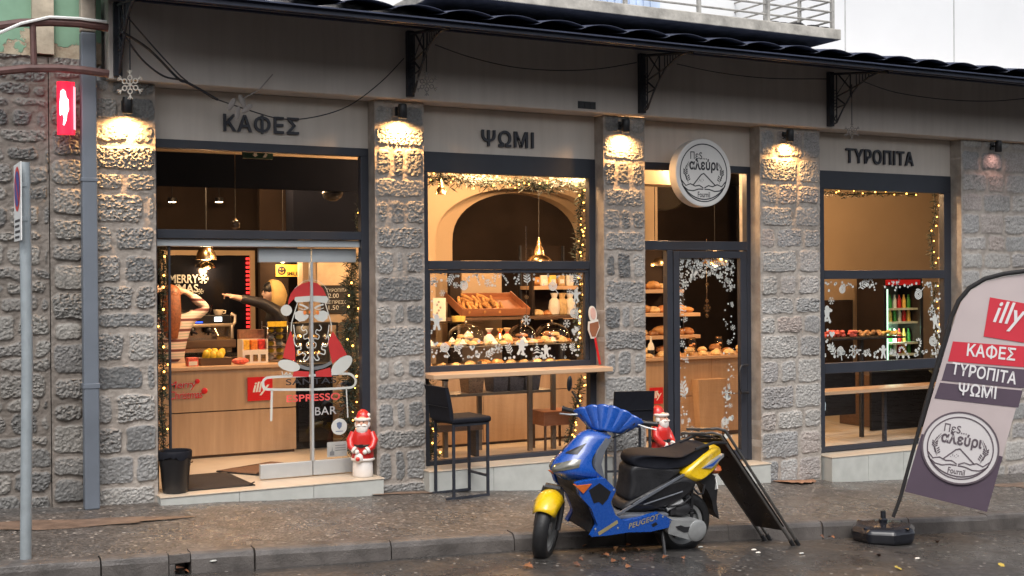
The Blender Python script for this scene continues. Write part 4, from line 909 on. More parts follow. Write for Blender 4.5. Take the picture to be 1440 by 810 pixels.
for xx in (4.95, 5.45, 5.95, 6.4): light('POINT', 'case_light', D_, (xx-off[0], 1.40-off[1], zc-.04-off[2]), 1.6, WARM, shadow_soft_size=.03)
b = MB(); b.box(4.47, 7.0, 1.32, 2.1, zc-.012, zc-.004); b.build('top_glass', mat('glass_shelf', (.30, .27, .22), .1), D_, off=off)
M['crust'] = mat('bread_crust', (.50, .25, .085), .55, 0, .4, 18, .25, 60, orand=.4); M['pale_pastry'] = mat('pale_pastry', (.72, .50, .24), .5, 0, .35, 22, .2, 60, orand=.3); M['bun'] = mat('brown_bun', (.36, .15, .05), .5, 0, .35, 22, .25, 60, orand=.5); M['meringue'] = mat('white_meringue', (.82, .76, .66), .6, 0, .06, 20, .2, 40); M['yellow_p'] = mat('golden_cake', (.85, .58, .14), .5, 0, .2, 20)
rg = random.Random(12)
def bread(x, y, z, r, kind, label, group, name='pastry', cat='pastry'):
    b = MB()
    if kind == 'loaf':
        b.ball((0, 0, r*.55), r, (1.5, .9, .62), 14)
        for k in (-.5, 0, .5): b.tube([(k*r-.2*r, -r*.5, r*1.0), (k*r+.2*r, r*.5, r*1.0)], r*.10, 5)
        m = M['crust']
    elif kind == 'croissant':
        rings = []
        for i in range(9):
            u = i/8*2-1; a = u*1.25; rr = r*(.16+.34*math.cos(u*1.5)); cx, cy = r*1.1*math.sin(a), -r*.7*(math.cos(a)-.6)
            rings.append([(cx+rr*.3*math.cos(q)*math.sin(a), cy+rr*math.cos(q), rr+rr*math.sin(q)) for q in [2*math.pi*j/8 for j in range(8)]])
        b.loft(rings); m = M['pale_pastry']
    elif kind == 'meringue':
        b.lathe([(r*.9, 0), (r, r*.25), (r*.75, r*.6), (r*.55, r*.75), (r*.45, r*1.05), (r*.2, r*1.2), (0, r*1.5)], 14); m = M['meringue']
    elif kind == 'slab':
        b.box(-r*1.2, r*1.2, -r*.7, r*.7, 0, r*.55); m = M['yellow_p']
    else:
        b.lathe([(r*.8, 0), (r, r*.25), (r*.85, r*.65), (r*.4, r*.9), (0, r*.95)], 14); m = M['bun'] if kind == 'bun' else M['pale_pastry']
    o = b.build(name, m, bevel=.006 if kind == 'slab' else 0); o.location = (x, y, z); o.rotation_euler = (0, 0, rg.uniform(-1, 1)); tag(o, label, cat, group); return o
kinds = ['slab', 'croissant', 'roll', 'loaf', 'croissant', 'roll']
lab = {'slab': 'golden cake slice', 'croissant': 'pale croissant', 'roll': 'round pale roll', 'loaf': 'scored brown loaf'}
for k in range(26):
    kd = kinds[(k//4) % 6]; x = 4.75+k*.083; bread(x, 1.42+.14*(k % 2), zl+.001, rg.uniform(.05, .065), kd, lab[kd]+' lying in the lower tray of the pastry case', 'pastries in the lower tray')
def cake_dome(px, py, wpx, hpx, label, kd, y=1.55):
    l = at(px-wpx/2, py, y=y).x; r_ = at(px+wpx/2, py, y=y).x; r = (r_-l)/2; x = (l+r_)/2; h = at(px, py-hpx, y=y).z-zc
    t = thing('cake_dome', label, 'cake dome', (x, y, zc)); b = MB(); b.lathe([(r, .02), (r*.985, h*.35), (r*.86, h*.66), (r*.6, h*.88), (r*.25, h*.985), (.0, h)], 36); b.build('glass_cover', M['clear'], t)
    b = MB(); b.lathe([(r*.5, 0), (r*1.06, .012), (r*1.08, .02), (0, .018)], 32); b.build('plate', M['china'], t); b = MB(); b.lathe([(.008, h), (.008, h+.015), (.018, h+.03), (0, h+.045)], 10); b.build('knob', M['steel'], t)
    for k in range(11):
        a = k*2.4; q = r*.75*math.sqrt((k+.5)/11); bread(x+q*math.cos(a), y+q*math.sin(a), zc+.022+(.05 if k < 4 else 0), r*rg.uniform(.2, .27), kd[k % len(kd)], {'meringue': 'white meringue', 'bun': 'brown bun', 'roll': 'pale roll', 'croissant': 'small pale croissant'}[kd[k % len(kd)]]+' under the '+label.split(' dome')[0]+' dome', 'cakes under the domes')
cake_dome(655, 484, 50, 28, 'largest clear cake dome over white meringues on the pastry case', ['meringue', 'roll', 'croissant'])
cake_dome(734, 482, 36, 26, 'clear cake dome over brown buns in the middle of the pastry case', ['bun'])
cake_dome(776, 480, 44, 26, 'clear cake dome over rolls at the right of the pastry case', ['roll', 'bun'])
for k in range(22):
    kd = ('roll', 'meringue', 'croissant', 'bun')[(k*3) % 4]; bread(4.86+.092*k, 1.36+.05*(k % 2), zc, rg.uniform(.042, .056), kd, {'meringue': 'white meringue', 'bun': 'brown bun', 'roll': 'pale roll', 'croissant': 'small pale croissant'}[kd]+' in the front row on the pastry case top', 'cakes in the front row')
# wrapped gift sweets between the domes
for i, (px, py) in enumerate(((688, 484), (703, 484), (713, 484))):
    p = at(px, py, y=1.5); t = thing('gift_bag', ('white tied gift bag beside the meringue dome', 'gold spotted gift bag between two cake domes', 'pale small gift bag touching the middle cake dome')[i], 'gift bag', (p.x, 1.5, zc)); r = .06
    b = MB(); b.lathe([(r*.9, 0), (r*1.05, r*.6), (r*.9, r*1.3), (r*.25, r*1.9), (r*.22, r*2.05), (r*.7, r*2.8), (r*.6, r*2.85), (0, r*2.1)], 12); b.build('bag', (M['meringue'], M['foil'], M['pale_pastry'])[i], t); b = MB(); b.tube(circ(r*.26, 12) and [(r*.26*math.cos(q), r*.26*math.sin(q), r*1.97) for q in [2*math.pi*j/10 for j in range(10)]], .006, 5, closed=True); b.build('ribbon', M['red'], t)
for i, (px, c) in enumerate(((693, (.6, .05, .03)), (706, (.10, .30, .05)))):
    p = at(px, 486, y=1.38); b = MB(); b.ball((0, 0, .02), .03, (1.2, .8, .7), 8); o = b.build('wrapped_sweet', mat('wrapper_%d' % i, c, .3)); o.location = (p.x, 1.4, zc); tag(o, ('red', 'green')[i]+' wrapped sweet in front of the gift bags on the pastry case', 'sweet')
for k in range(7):
    bread(4.80+.05*k, 1.42+.1*(k % 2), zc, .05, ('meringue', 'roll')[k % 2], ('white meringue', 'pale roll')[k % 2]+' at the left end of the pastry case top', 'cakes at the left end')
# tilted bread tray on the shelf behind
p0 = at(650, 447, y=2.3); p1 = at(742, 446, y=2.3); zs_ = p0.z
t = thing('back_shelf', 'dark shelf behind the pastry case carrying the wooden tray', 'shelf', (5.9, 2.35, .17)); b = MB(); b.box(-1.3, 1.5, -.1, .3, zs_-.20, zs_-.17); b.build('board', M['darkwood'], t)
for a in (-1.2, 1.4): b = MB(); b.box(a, a+.04, .1, .14, 0, zs_-.20); b.build('leg', M['iron'], t)
t = thing('bread_tray', 'tilted wooden tray of breadsticks behind the cake domes', 'tray', ((p0.x+p1.x)/2, 2.3, zs_)); w = (p1.x-p0.x)/2
MT = T(0, 0, .02, R(22)); b = MB(); b.box(-w, w, 0, .5, 0, .02, MT); b.box(-w, w, -.015, 0, 0, .09, MT); b.box(-w, w, .5, .515, 0, .07, MT); b.box(-w-.015, -w, -.015, .515, 0, .09, MT); b.box(w, w+.015, -.015, .515, 0, .09, MT); b.build('tray', M['redwood'], t)
for k in range(24):
    b = MB(); a = rg.uniform(-.5, .5); b.tube([(-.10, 0, 0), (0, .01, .012), (.10, 0, 0)], .018, 6, MT @ T(-w*.85+w*1.2*(k/24), .08+.33*((k*7) % 10)/10, .05+.02*(k % 2), 0, 0, R(90)+a)); b.build('breadstick', M['crust'], t)
b = MB(); x0, x1, z0, z1 = rect(634, 442, 655, 451, 2.1); p = at(645, 452, y=2.1)
t = thing('pastry_basket', 'small yellow ribbed basket left of the wooden bread tray', 'basket', (p.x, 2.1, p.z)); b.lathe([(.07, 0), (.08, .06), (.075, .06), (.065, .01), (0, .008)], 24); b.build('bowl', M['yellow_p'], t)
b = MB(); b.box(-.35, .25, -.15, .15, -.03, -.004); b.build('stand_plate', M['clear'], t); b = MB(); b.tube([(0, 0, -.03), (0, 0, zc-p.z)], .02, 8); b.build('stem', M['steel'], t)
x0, x1, z0, z1 = rect(609, 419, 627, 452, 2.1); t = thing('price_card', 'tall cream price card standing at the left of the bread window', 'card', ((x0+x1)/2, 2.1, z0)); b = MB(); b.box(-(x1-x0)/2, (x1-x0)/2, 0, .01, 0, z1-z0); b.build('card', M['card'], t, bevel=.002)
b = MB(); [disc(b, (.01*(k % 3)-.015)*2, (z1-z0)*(.35+.12*k), .014, fac(0, -.003, 0), 0, 10) for k in range(5)]; b.build('printed_cups', mat('grey_print', (.3, .28, .26), .6), t)
for px0, px1 in ((633, 648), (748, 752)):
    x0, x1, z0, z1 = rect(px0, 375, px1, 470, 2.62); b = MB(); b.box(x0, x1, 2.62, 2.695, .17, 2.12 if px0 < 700 else 2.3); o = b.build('post', M['dark_wall']); tag(o, 'dark wall post left of the breadstick tray' if px0 < 700 else 'thin dark post between the tray and the bread shelves', 'post')
x0, x1, z0, z1 = rect(648, 380, 704, 470, 2.95); b = MB(); b.box(x0, x1, 2.92, 2.95, .17, 2.17); b.build('arch_panel', M['cream'], B)
# bread shelves on the right of the window and behind the door
def shelf_unit(px0, px1, ys, y, label, seed, kinds_):
    rg2 = random.Random(seed); x0 = at(px0, 440, y=y).x; x1 = at(px1, 440, y=y).x; zs2 = [at((px0+px1)/2, q, y=y).z for q in ys]
    t = thing('bread_shelf', label, 'shelf', ((x0+x1)/2, y, .0)); w = (x1-x0)/2
    for z in zs2: b = MB(); b.box(-w, w, 0, .38, z-.045, z); b.build('board', M['pine'], t, bevel=.003)
    for sx in (-w, w-.02): b = MB(); b.box(sx, sx+.02, .36, .4, 0, zs2[0]+.5); b.build('upright', M['iron'], t)
    b = MB(); b.box(-w, w, .40, .42, 0, zs2[0]+.5); b.build('back_board', M['dark_wall'], t)
    for i, z in enumerate(zs2):
        n = max(3, int(2*w/.155))
        for k in range(n):
            kd = kinds_[(i+k) % len(kinds_)]; bread((x0+x1)/2-w+.1+(2*w-.2)*k/(n-1)+rg2.uniform(-.02, .02), y+.10+rg2.uniform(0, .08), z, rg2.uniform(.065, .105), kd, {'loaf': 'scored brown loaf', 'bun': 'dark round loaf', 'roll': 'pale round loaf'}[kd]+' on the '+label, 'loaves on the shelves', 'bread_loaf', 'bread')
shelf_unit(752, 815, (402, 444), 2.6, 'bread shelf right of the arch post', 5, ['loaf', 'roll', 'bun'])
for k in range(4):
    p = at(767+k*12, 402, y=2.62); t = thing('flour_bag', ('leftmost', 'second', 'third', 'rightmost')[k]+' paper bag on the top board of the bread shelf in the window', 'bag', (p.x, 2.66, p.z)); b = MB(); b.box(-.045, .045, -.03, .03, 0, .13); b.build('bag', (M['card'], M['yellow_p'], M['pale_pastry'], M['card'])[k], t, bevel=.012); b = MB(); b.box(-.03, .03, -.034, -.031, .03, .08); b.build('label_patch', M['white'], t)
for k in range(3):
    p = at(783+k*11, 442, y=2.6); t = thing('wrapped_bread', ('left', 'middle', 'right')[k]+' clear wrapped bread standing on the lower shelf in the bread window', 'bread', (p.x, 2.66, p.z)); b = MB(); b.lathe([(.06, 0), (.075, .08), (.06, .17), (.03, .2), (.05, .26), (0, .25)], 12); b.build('wrapper', M['meringue'] if k != 1 else M['pale_pastry'], t)
shelf_unit(903, 962, (407, 440, 472), 2.1, 'narrow bread shelf left of the glass door post', 6, ['bun', 'loaf', 'roll'])
shelf_unit(952, 985, (440, 471), 2.5, 'bread shelf seen through the left of the glass door', 7, ['loaf', 'bun'])
# bread counter behind the door
zq = at(985, 500, y=2.0).z; t = thing('bread_counter', 'wooden bread counter with pastries behind the glass door', 'counter', (9.2, 2.0, -.03)); xq0, xq1 = at(904, 540, y=2.0).x, at(1100, 540, y=2.0).x
zg2 = at(985, 556, y=2.0).z+.03
for a, c in ((xq0, (xq0+xq1)/2-.05), ((xq0+xq1)/2-.045, xq1)):
    for z0, z1 in ((.05, zg2-.005), (zg2+.005, zq-.01)): b = MB(); b.box(a-9.2, c-9.2, 0, .03, z0, z1); b.build('front_panel', M['oak'], t)
b = MB(); b.box(xq0-9.2, xq1-9.2, .03, .6, 0, zq-.01); b.build('carcass', M['darkwood'], t); b = MB(); b.box(xq0-9.25, xq1-9.2, -.05, .62, zq-.01, zq+.03); b.build('worktop', M['pine'], t, bevel=.004)
for k in range(30):
    x = xq0+.1+(xq1-xq0-.2)*k/29; kd = ('roll', 'croissant', 'bun')[k % 3]; bread(x, 2.02+.10*(k % 3), zq+(.05 if k % 4 == 1 else 0), rg.uniform(.05, .085), kd, {'roll': 'pale roll', 'croissant': 'croissant', 'bun': 'brown bun'}[kd]+' on the bread counter behind the glass door', 'pastries on the bread counter')
p = at(926, 500, y=1.9); t = thing('syrup_bottle', 'pale bottle with a dark label standing on the bread counter left of the door', 'bottle', (p.x, 2.06, zq)); b = MB(); b.lathe([(.04, 0), (.042, .12), (.03, .16), (.013, .19), (.013, .24), (.018, .25), (0, .255)], 16); b.build('glass', M['card'], t); b = MB(); b.lathe([(.043, .03), (.043, .09)], 16); b.build('paper_label', M['black'], t)
x0, x1, z0, z1 = rect(914, 545, 932, 568, 1.98); square_sign(None, 'logo_sign', 'small square red sign with white lettering beside the glass door', 'illy', x0, x1, z0, z1, 1.985)
p = at(1015, 547, y=1.2)
t = thing('bread_scoop_basket', 'tall oak bin standing in front of the bread counter behind the door', 'bin', (at(1000, 600, y=1.9).x, 1.9, -.03)); b = MB(); b.loft([[(-.16, 0, 0), (.16, 0, 0), (.16, .3, 0), (-.16, .3, 0)], [(-.22, -.04, .72), (.22, -.04, .72), (.22, .3, .72), (-.22, .3, .72)]], smooth=False); b.build('body', M['oak'], t)
# ---- shelf table, baskets, crate and bench under the bread window
ys = .62; a = at(604, 555, y=ys); c = at(778, 549, y=ys); zsh = (a.z+c.z)/2
t = thing('frame_table', 'steel framed table with a dark shelf under the bread window counter', 'table', (5.6, ys, .19)); M['dark_steel'] = mat('dark_steel', (.20, .17, .14), .4, .6, .1)
b = MB(); b.box(a.x-5.6, c.x-5.6, -.01, .32, zsh-.19-.025, zsh-.19); b.build('shelf_board', M['dark_steel'], t)
ztop = at(700, 524, y=ys).z
for px, yy in ((626, 0), (745, 0), (778, 0), (674, .3)):
    x = at(px, 590, y=ys+yy).x-5.6; b = MB(); b.box(x-.022, x+.022, yy-.02, yy+.02, 0, ztop-.19+.1); b.build('leg', M['dark_steel'], t)
for i, (p0_, p1_, m) in enumerate(((653, 676, 'darkwood'), (688, 710, 'blackmatte'), (711, 732, 'blackmatte'), (733, 755, 'blackmatte'))):
    l = at(p0_, 540, y=ys+.1).x; r_ = at(p1_, 540, y=ys+.1).x; hh_ = at(p0_, 528, y=ys+.1).z-zsh; w = (r_-l)/2*.93
    t = thing('shelf_basket', ('brown woven basket alone on the left of the dark shelf', 'black basket directly right of the brown basket', 'black basket in the middle of the three black ones', 'black basket nearest the window post on the dark shelf')[i], 'basket', ((l+r_)/2, ys+.12, zsh), 0, 'baskets under the bread window')
    b = MB(); b.loft([[(-w*.85, -.09, 0), (w*.85, -.09, 0), (w*.85, .09, 0), (-w*.85, .09, 0)], [(-w, -.11, hh_), (w, -.11, hh_), (w, .11, hh_), (-w, .11, hh_)]], smooth=False, caps=False); b.box(-w*.85, w*.85, -.09, .09, 0, .01); b.build('basket_body', mat('wicker_%d' % i, (.14, .08, .045) if i == 0 else (.06, .052, .055), .7, 0, .5, 60, .6, 120), t, solid=.01)
    b = MB(); b.tube([(-w, -.11, hh_), (w, -.11, hh_), (w, .11, hh_), (-w, .11, hh_)], .009, 6, closed=True); b.build('rim', M['darkwood'] if i == 0 else M['black'], t)
x0, x1, z0, z1 = rect(765, 578, 809, 598, .5); w = (x1-x0)/2
t = thing('wooden_crate_stool', 'red brown wooden crate stool behind the lower bread window', 'stool', ((x0+x1)/2, .5, .19)); b = MB(); b.box(-w, w, 0, .3, z0-.19, z1-.19); b.build('box', M['redwood'], t, bevel=.004)
for sx in (-w+.02, w-.04):
    for yy in (.02, .26): b = MB(); b.box(sx, sx+.02, yy, yy+.02, 0, z0-.19); b.build('leg', M['darkwood'], t)
x0, x1, z0, z1 = rect(600, 596, 676, 606, .5); w = (x1-x0)/2; t = thing('low_bench', 'dark low bench behind the bar stool in the lower bread window', 'bench', ((x0+x1)/2, .45, .19)); b = MB(); b.box(-w, w, 0, .25, z0-.19, z1-.19); b.build('seat', M['darkwood'], t)
for sx in (-w+.02, w-.05): b = MB(); b.box(sx, sx+.03, .05, .2, 0, z0-.19); b.build('leg', M['iron'], t)
# ---- outside bar counter of the bread window
zbar = at(720, 522, y=-.14).z; t = thing('window_bar', 'pale pine bar counter under the bread window', 'counter', (5.43, 0, zbar)); b = MB(); b.box(-.97, .955, -.17, .155, -.045, 0); b.build('board', M['pine'], t, bevel=.006)
for x in (-.8, .0, .8): b = MB(); b.box(x-.012, x+.012, -.10, .155, -.07, -.046); b.build('support_arm', M['iron'], t)
# ---- right window: tray of sweets, fridge, screen, bar
x0, x1, z0, z1 = rect(1158, 463, 1262, 474, 1.0)
t = thing('sweets_tray', 'dark tray piled with red and golden sweets in the right window', 'tray', ((x0+x1)/2, 1.0, z0)); w = (x1-x0)/2; b = MB(); b.box(-w, w, -.15, .15, -.02, 0); b.build('tray', M['blackmatte'], t, bevel=.004)
b = MB(); b.tube([(0, 0, -.02), (0, 0, -.02-z0-.03)], .03, 8); b.build('stem', M['black'], t)
for k in range(84):
    u = k/83; b = MB(); b.ball((-w*.95+1.9*w*u, rg.uniform(-.11, .05), .03+.025*(k % 3)*(1-u*.5)), .03, (1.2, .8, .7), 8); b.build('sweet', M['redwhite'] if u < .42 else (M['crust'] if u < .75 else M['yellow_p']), t)
x0, x1, z0, z1 = rect(1162, 422, 1203, 478, 3.6); t = thing('wall_screen', 'dark screen on the tan wall behind the sweets tray', 'screen', ((x0+x1)/2, 3.68, z0)); w = (x1-x0)/2; b = MB(); b.box(-w, w, -.03, .02, -.4, z1-z0); b.build('panel', mat('dark_screen', (.03, .022, .02), .3), t, bevel=.004); b = MB(); b.box(-w+.02, w-.02, -.034, -.031, -.38, z1-z0-.02); b.build('glass', mat('screen_glass', (.035, .025, .02), .15), t)
x0, x1, z0, z1 = rect(1242, 398, 1297, 500, 3.0); w = (x1-x0)/2; F_ = thing('drinks_fridge', 'tall glass door fridge with a lit pale green interior in the right window', 'fridge', ((x0+x1)/2, 3.0, -.03)); h = z1+.10
M['fridge_in'] = mat('fridge_interior', (.60, .70, .62), .5); M['fridge_tube'] = emat('fridge_light', (.62, 1.0, .78), .8)
b = MB(); b.box(-w, w, .5, .54, 0, h); b.box(-w, -w+.04, 0, .5, 0, h); b.box(w-.04, w, 0, .5, 0, h); b.box(-w+.04, w-.04, 0, .5, h-.12, h); b.box(-w+.04, w-.04, 0, .5, 0, .15); b.build('cabinet', M['dark_wall'], F_)
b = MB(); b.box(-w+.04, w-.04, .45, .499, .15, h-.12); b.build('back_lining', mat('fridge_lining', (.25, .27, .25), .5), F_)
b = MB(); b.box(-w+.05, -w+.13, .03, .12, .7, h-.16); b.build('light_tube', M['fridge_tube'], F_)
b = MB(); b.box(-w+.05, w-.05, -.012, .0, h-.10, h-.02); b.build('header', M['red'], F_)
b = MB(); b.box(-w, -w+.05, -.02, -.001, .1, h-.12); b.box(w-.05, w, -.02, -.001, .1, h-.12); b.build('door', M['black'], F_)
for q in (433, 452, 481, 497):
    z = at(1270, q, y=3.1).z+.03; b = MB(); b.box(-w+.04, w-.04, .05, .45, z-.03, z); b.build('shelf', M['fridge_in'], F_)
    for k in range(6):
        bb = MB(); x = -w+.22+(2*w-.32)*k/5; bb.lathe([(.032, 0), (.032, .12), (.014, .17), (.014, .2), (0, .2)], 10); o = bb.build('drink_bottle', (M['red'], M['yellow_p'], mat('green_drink', (.05, .3, .06), .3), M['white'])[(k+q) % 4]); o.location = (F_.location.x+x, 3.18, z-.03); tag(o, 'drink bottle on a shelf of the lit fridge in the right window', 'bottle', 'bottles in the fridge')
light('POINT', 'lamp', F_, (-w+.25, .1, h*.6), 5, (.7, 1, .82), shadow_soft_size=.1)
p = at(1230, 545, y=.45); t = thing('window_bar', 'pale wooden bar board inside the lower right window', 'counter', (10.6, .45, p.z)); b = MB(); b.box(-1.4, 1.5, -.12, .2, -.04, 0); b.build('board', M['pine'], t, bevel=.004)
for x in (-1.2, .1, 1.3): b = MB(); b.box(x-.02, x+.02, .1, .14, -.04-p.z+.01, -.04); b.build('support_leg', M['iron'], t)
x0, x1, z0, z1 = rect(1226, 545, 1276, 622, 1.6); w = (x1-x0)/2; t = thing('side_cabinet', 'dark brown cabinet behind the lower right window', 'cabinet', ((x0+x1)/2, 1.6, -.03)); b = MB(); b.box(-w, w, 0, .6, 0, z1+.2); b.build('body', M['darkwood'], t, bevel=.005); b = MB(); b.box(-w+.02, w-.02, -.012, -.001, .06, z1+.16); b.build('door', M['darkwood'], t, bevel=.003)
b = MB(); x0, x1, z0, z1 = rect(1150, 556, 1300, 584, 3.2); b.box(x0, x1-1.2, 3.2, 3.5, z0, z1+.02); tag(b.build('wall_bench', M['blackmatte'], bevel=.01), 'black bench along the wall seen through the lower right window', 'bench')
b = MB(); x0, x1, z0, z1 = rect(1196, 582, 1226, 592, 3.0); b.box(x0, x1, 3.0, 3.15, z0-.25, z1); tag(b.build('red_crate', M['redwood'], bevel=.01), 'red crate under the black bench in the right window', 'crate')
for a, lb in (((1150, 521, 1203, 584, 1.3), 'left dark low partition behind the bar board in the right window'), ((1226, 522, 1330, 622, 1.35), 'right dark low partition behind the bar board in the right window')):
    x0, x1, z0, z1 = rect(*a); b = MB(); b.box(x0, x1, a[4], a[4]+.04, z0 if z0 > .15 else -.03, z1); t = thing('low_partition', lb, 'partition', ((x0+x1)/2, a[4], 0)); b.build('panel', mat('dark_partition', (.016, .015, .016), .8, spec=.1), t, off=t.location); b = MB(); b.box(x0, x1, a[4]-.01, a[4]+.05, z1, z1+.02); b.build('cap_rail', M['iron'], t, off=t.location)
# card on the glass of the right window
p = at(1164, 572, y=.26); t = thing('door_tag', 'small pale blue tag hanging under the inner bar in the right window', 'tag', (p.x, .33, p.z)); b = MB(); b.prism([(-.03, -.05), (.03, -.05), (.035, .03), (.02, .06), (-.02, .06), (-.03, .03)], 0, .006); b.build('card', mat('pale_blue_card', (.45, .55, .62), .6), t); b = MB(); b.tube([(0, .0, .06), (0, 0, .14)], .002, 4); b.build('string', M['white'], t)

for k in range(5):
    x = xq0+.2+.42*k; t = thing('glass_jar', ('first', 'second', 'third', 'fourth', 'fifth')[k]+' glass jar of biscuits from the left on the bread counter behind the glass door', 'jar', (x, 2.42, zq)); b = MB(); b.lathe([(.05, 0), (.055, .02), (.055, .14), (.04, .17), (.04, .18)], 16); b.build('glass', M['clear'], t); b = MB(); b.lathe([(.044, .18), (.044, .205), (0, .21)], 16); b.build('lid', M['brass'], t); b = MB(); [b.ball((.02*math.cos(q*2.4), .02*math.sin(q*2.4), .03+.018*q), .024, (1, 1, .6), 8) for q in range(6)]; b.build('biscuits', M['crust'], t)

# ================================================================ stickers on the panes, garlands
def pxpoly(mb, pts, y, o=(380, 390), s=5.4, th=.0015):
    q = [at(o[0]+a/s, o[1]+b_/s, y=y) for a, b_ in pts]; mb.prism([(p.x, p.z) for p in q], y-th, y)
def pxstrip(mb, pts, y, w, o=(380, 390), s=5.4, closed=False):
    q = [at(o[0]+a/s, o[1]+b_/s, y=y) for a, b_ in pts]
    if len(q) > 3:
        n_ = len(q); out = []
        for i in range(n_ if closed else n_-1):
            p0, p1, p2, p3 = (q[(i-1) % n_] if closed or i else q[0]), q[i], q[(i+1) % n_], (q[(i+2) % n_] if closed or i < n_-2 else q[-1])
            for k in range(6): u = k/6; out.append(.5*((2*p1)+(p2-p0)*u+(2*p0-5*p1+4*p2-p3)*u*u+(3*p1-p0-3*p2+p3)*u**3))
        q = out if closed else out+[q[-1]]
    strip(mb, [(p.x, p.z) for p in q], w, fac(0, y-.001, 0), 0, closed)
def ell(cx, cy, rx, ry, rot=0, n=20):
    c, s_ = math.cos(R(rot)), math.sin(R(rot)); return [(cx+rx*math.cos(q)*c-ry*math.sin(q)*s_, cy+rx*math.cos(q)*s_+ry*math.sin(q)*c) for q in [2*math.pi*i/n for i in range(n)]]
YD = .296
p = at(440, 470, y=YD); t = thing('door_sticker', 'large red and white bearded figure sticker on the sliding glass door', 'sticker', (p.x, YD, p.z)); off = t.location
M['redfilm'] = mat('red_film', (.50, .03, .03), .55, 0, .06, 9); M['greyfilm'] = mat('grey_film', (.16, .17, .18), .5); M['orangefilm'] = mat('orange_film', (.75, .22, .05), .5)
b = MB(); pxpoly(b, [(135, 210), (140, 170), (155, 125), (185, 85), (240, 48), (300, 32), (360, 45), (400, 85), (425, 140), (310, 140), (200, 148), (165, 178)], YD); b.build('red_hat', M['redfilm'], t, off=off)
b = MB(); pxpoly(b, [(155, 405), (178, 480), (188, 560), (190, 640), (140, 622), (95, 612), (118, 510)], YD); b.build('red_sleeve', M['redfilm'], t, off=off); b = MB(); pxpoly(b, [(475, 410), (540, 510), (583, 588), (530, 610), (472, 655), (450, 560), (440, 490)], YD); b.build('red_sleeve', M['redfilm'], t, off=off)
b = MB(); pxpoly(b, [(168, 755), (180, 708), (295, 716), (292, 755)], YD); b.build('red_hem', M['redfilm'], t, off=off); b = MB(); pxpoly(b, [(342, 716), (455, 684), (468, 755), (348, 755)], YD); b.build('red_hem', M['redfilm'], t, off=off)
b = MB(); pxpoly(b, [(188, 150), (300, 140), (430, 143), (442, 165), (430, 197), (310, 182), (200, 192), (184, 172)], YD-.002); b.build('hat_band', M['decal'], t, off=off); b = MB(); pxpoly(b, ell(122, 250, 43, 43), YD); b.build('pompom', M['decal'], t, off=off); b = MB()
for sg in (-1, 1): pxpoly(b, [(312+sg*a, c) for a, c in ((18, 290), (45, 278), (60, 255), (95, 252), (125, 268), (124, 310), (90, 338), (50, 330), (22, 305))], YD)
b.build('moustache', M['decal'], t, off=off); b = MB(); pxpoly(b, ell(142, 670, 86, 42, 14), YD-.002); b.build('white_cuff', M['decal'], t, off=off); b = MB(); pxpoly(b, ell(543, 668, 98, 50, -42), YD-.002); b.build('white_cuff', M['decal'], t, off=off)
b = MB(); LW = .006
for sg in (-1, 1):
    m_ = lambda l: [(312+sg*a, c) for a, c in l]
    pxstrip(b, m_([(92, 205), (70, 212), (45, 222), (22, 235)]), YD, .016); pxstrip(b, m_([(95, 232), (60, 245), (30, 238)]), YD, .006)
    pxstrip(b, m_([(105, 195), (128, 270), (150, 350), (152, 410)]), YD, .009)
    pxstrip(b, m_([(124, 430), (132, 480), (112, 525), (84, 520), (80, 545), (104, 555), (98, 585), (62, 575), (44, 590), (60, 622), (36, 628), (16, 600)]), YD, .010)
    pxstrip(b, m_([(62, 360), (76, 385), (62, 405), (40, 398), (34, 425), (58, 440), (52, 468), (24, 462), (16, 485), (36, 505), (28, 535), (8, 530)]), YD, .008)
    pxstrip(b, m_([(135, 360), (128, 420), (110, 470)]), YD, .008)
pxstrip(b, [(185, 85), (240, 38), (300, 20), (370, 32), (425, 85), (445, 160), (440, 200)], YD, .004); b.build('outline', M['decal'], t, off=off)
b = MB(); pxstrip(b, [(220, 672), (270, 690), (318, 692), (400, 678), (465, 645)], YD, .030); b.build('belt', M['greyfilm'], t, off=off)
b = MB(); pxpoly(b, ell(312, 264, 20, 18), YD-.003); pxpoly(b, ell(262, 268, 12, 16), YD-.003); pxpoly(b, ell(360, 268, 12, 16), YD-.003); b.build('nose', M['orangefilm'], t, off=off)
b = MB(); o2, s2 = (360, 500), 3.858
pxstrip(b, [(38, 150), (48, 128), (90, 117), (300, 108), (480, 98), (525, 110), (541, 140), (525, 168), (480, 176), (300, 184), (90, 184), (50, 178)], YD, .022, o2, s2, True); pxstrip(b, [(86, 188), (82, 356)], YD, .020, o2, s2); pxstrip(b, [(490, 178), (498, 336)], YD, .012, o2, s2)
pxstrip(b, [(140, 85), (150, 110), (165, 92), (172, 112), (185, 95), (192, 112)], YD, .008, o2, s2); b.build('sign_outline', M['decal'], t, off=off)
def pxtext(mb, s_, x0, y0, x1, y1, y, offv=.0):
    a = at(x0, y1, y=y); c = at(x1, y0, y=y); put_text(mb, s_, fac(0, y-.001, 0), a.x, c.x, a.z, c.z, 0, offv, 1.05)
b = MB(); pxtext(b, 'SANTAS', 402, 530, 473, 542, YD, .01); b.build('dark_lettering', M['ink'], t, off=off)
b = MB(); pxtext(b, 'ESPRESSO', 403, 552, 478, 566, YD, .02); b.build('red_lettering', mat('pink_red_film', (.75, .10, .09), .5), t, off=off)
b = MB(); pxtext(b, 'BAR', 443, 571, 473, 584, YD, .005); b.build('pale_lettering', mat('pale_film', (.42, .42, .42), .5), t, off=off)
p = at(477, 600, y=YD); t = thing('round_sticker', 'round white sticker with a shield low on the sliding glass door', 'sticker', (p.x, YD, p.z)); b = MB(); b.prism(circ(.075, 32)[:-1], -.002, 0); b.build('disc', M['decal'], t)
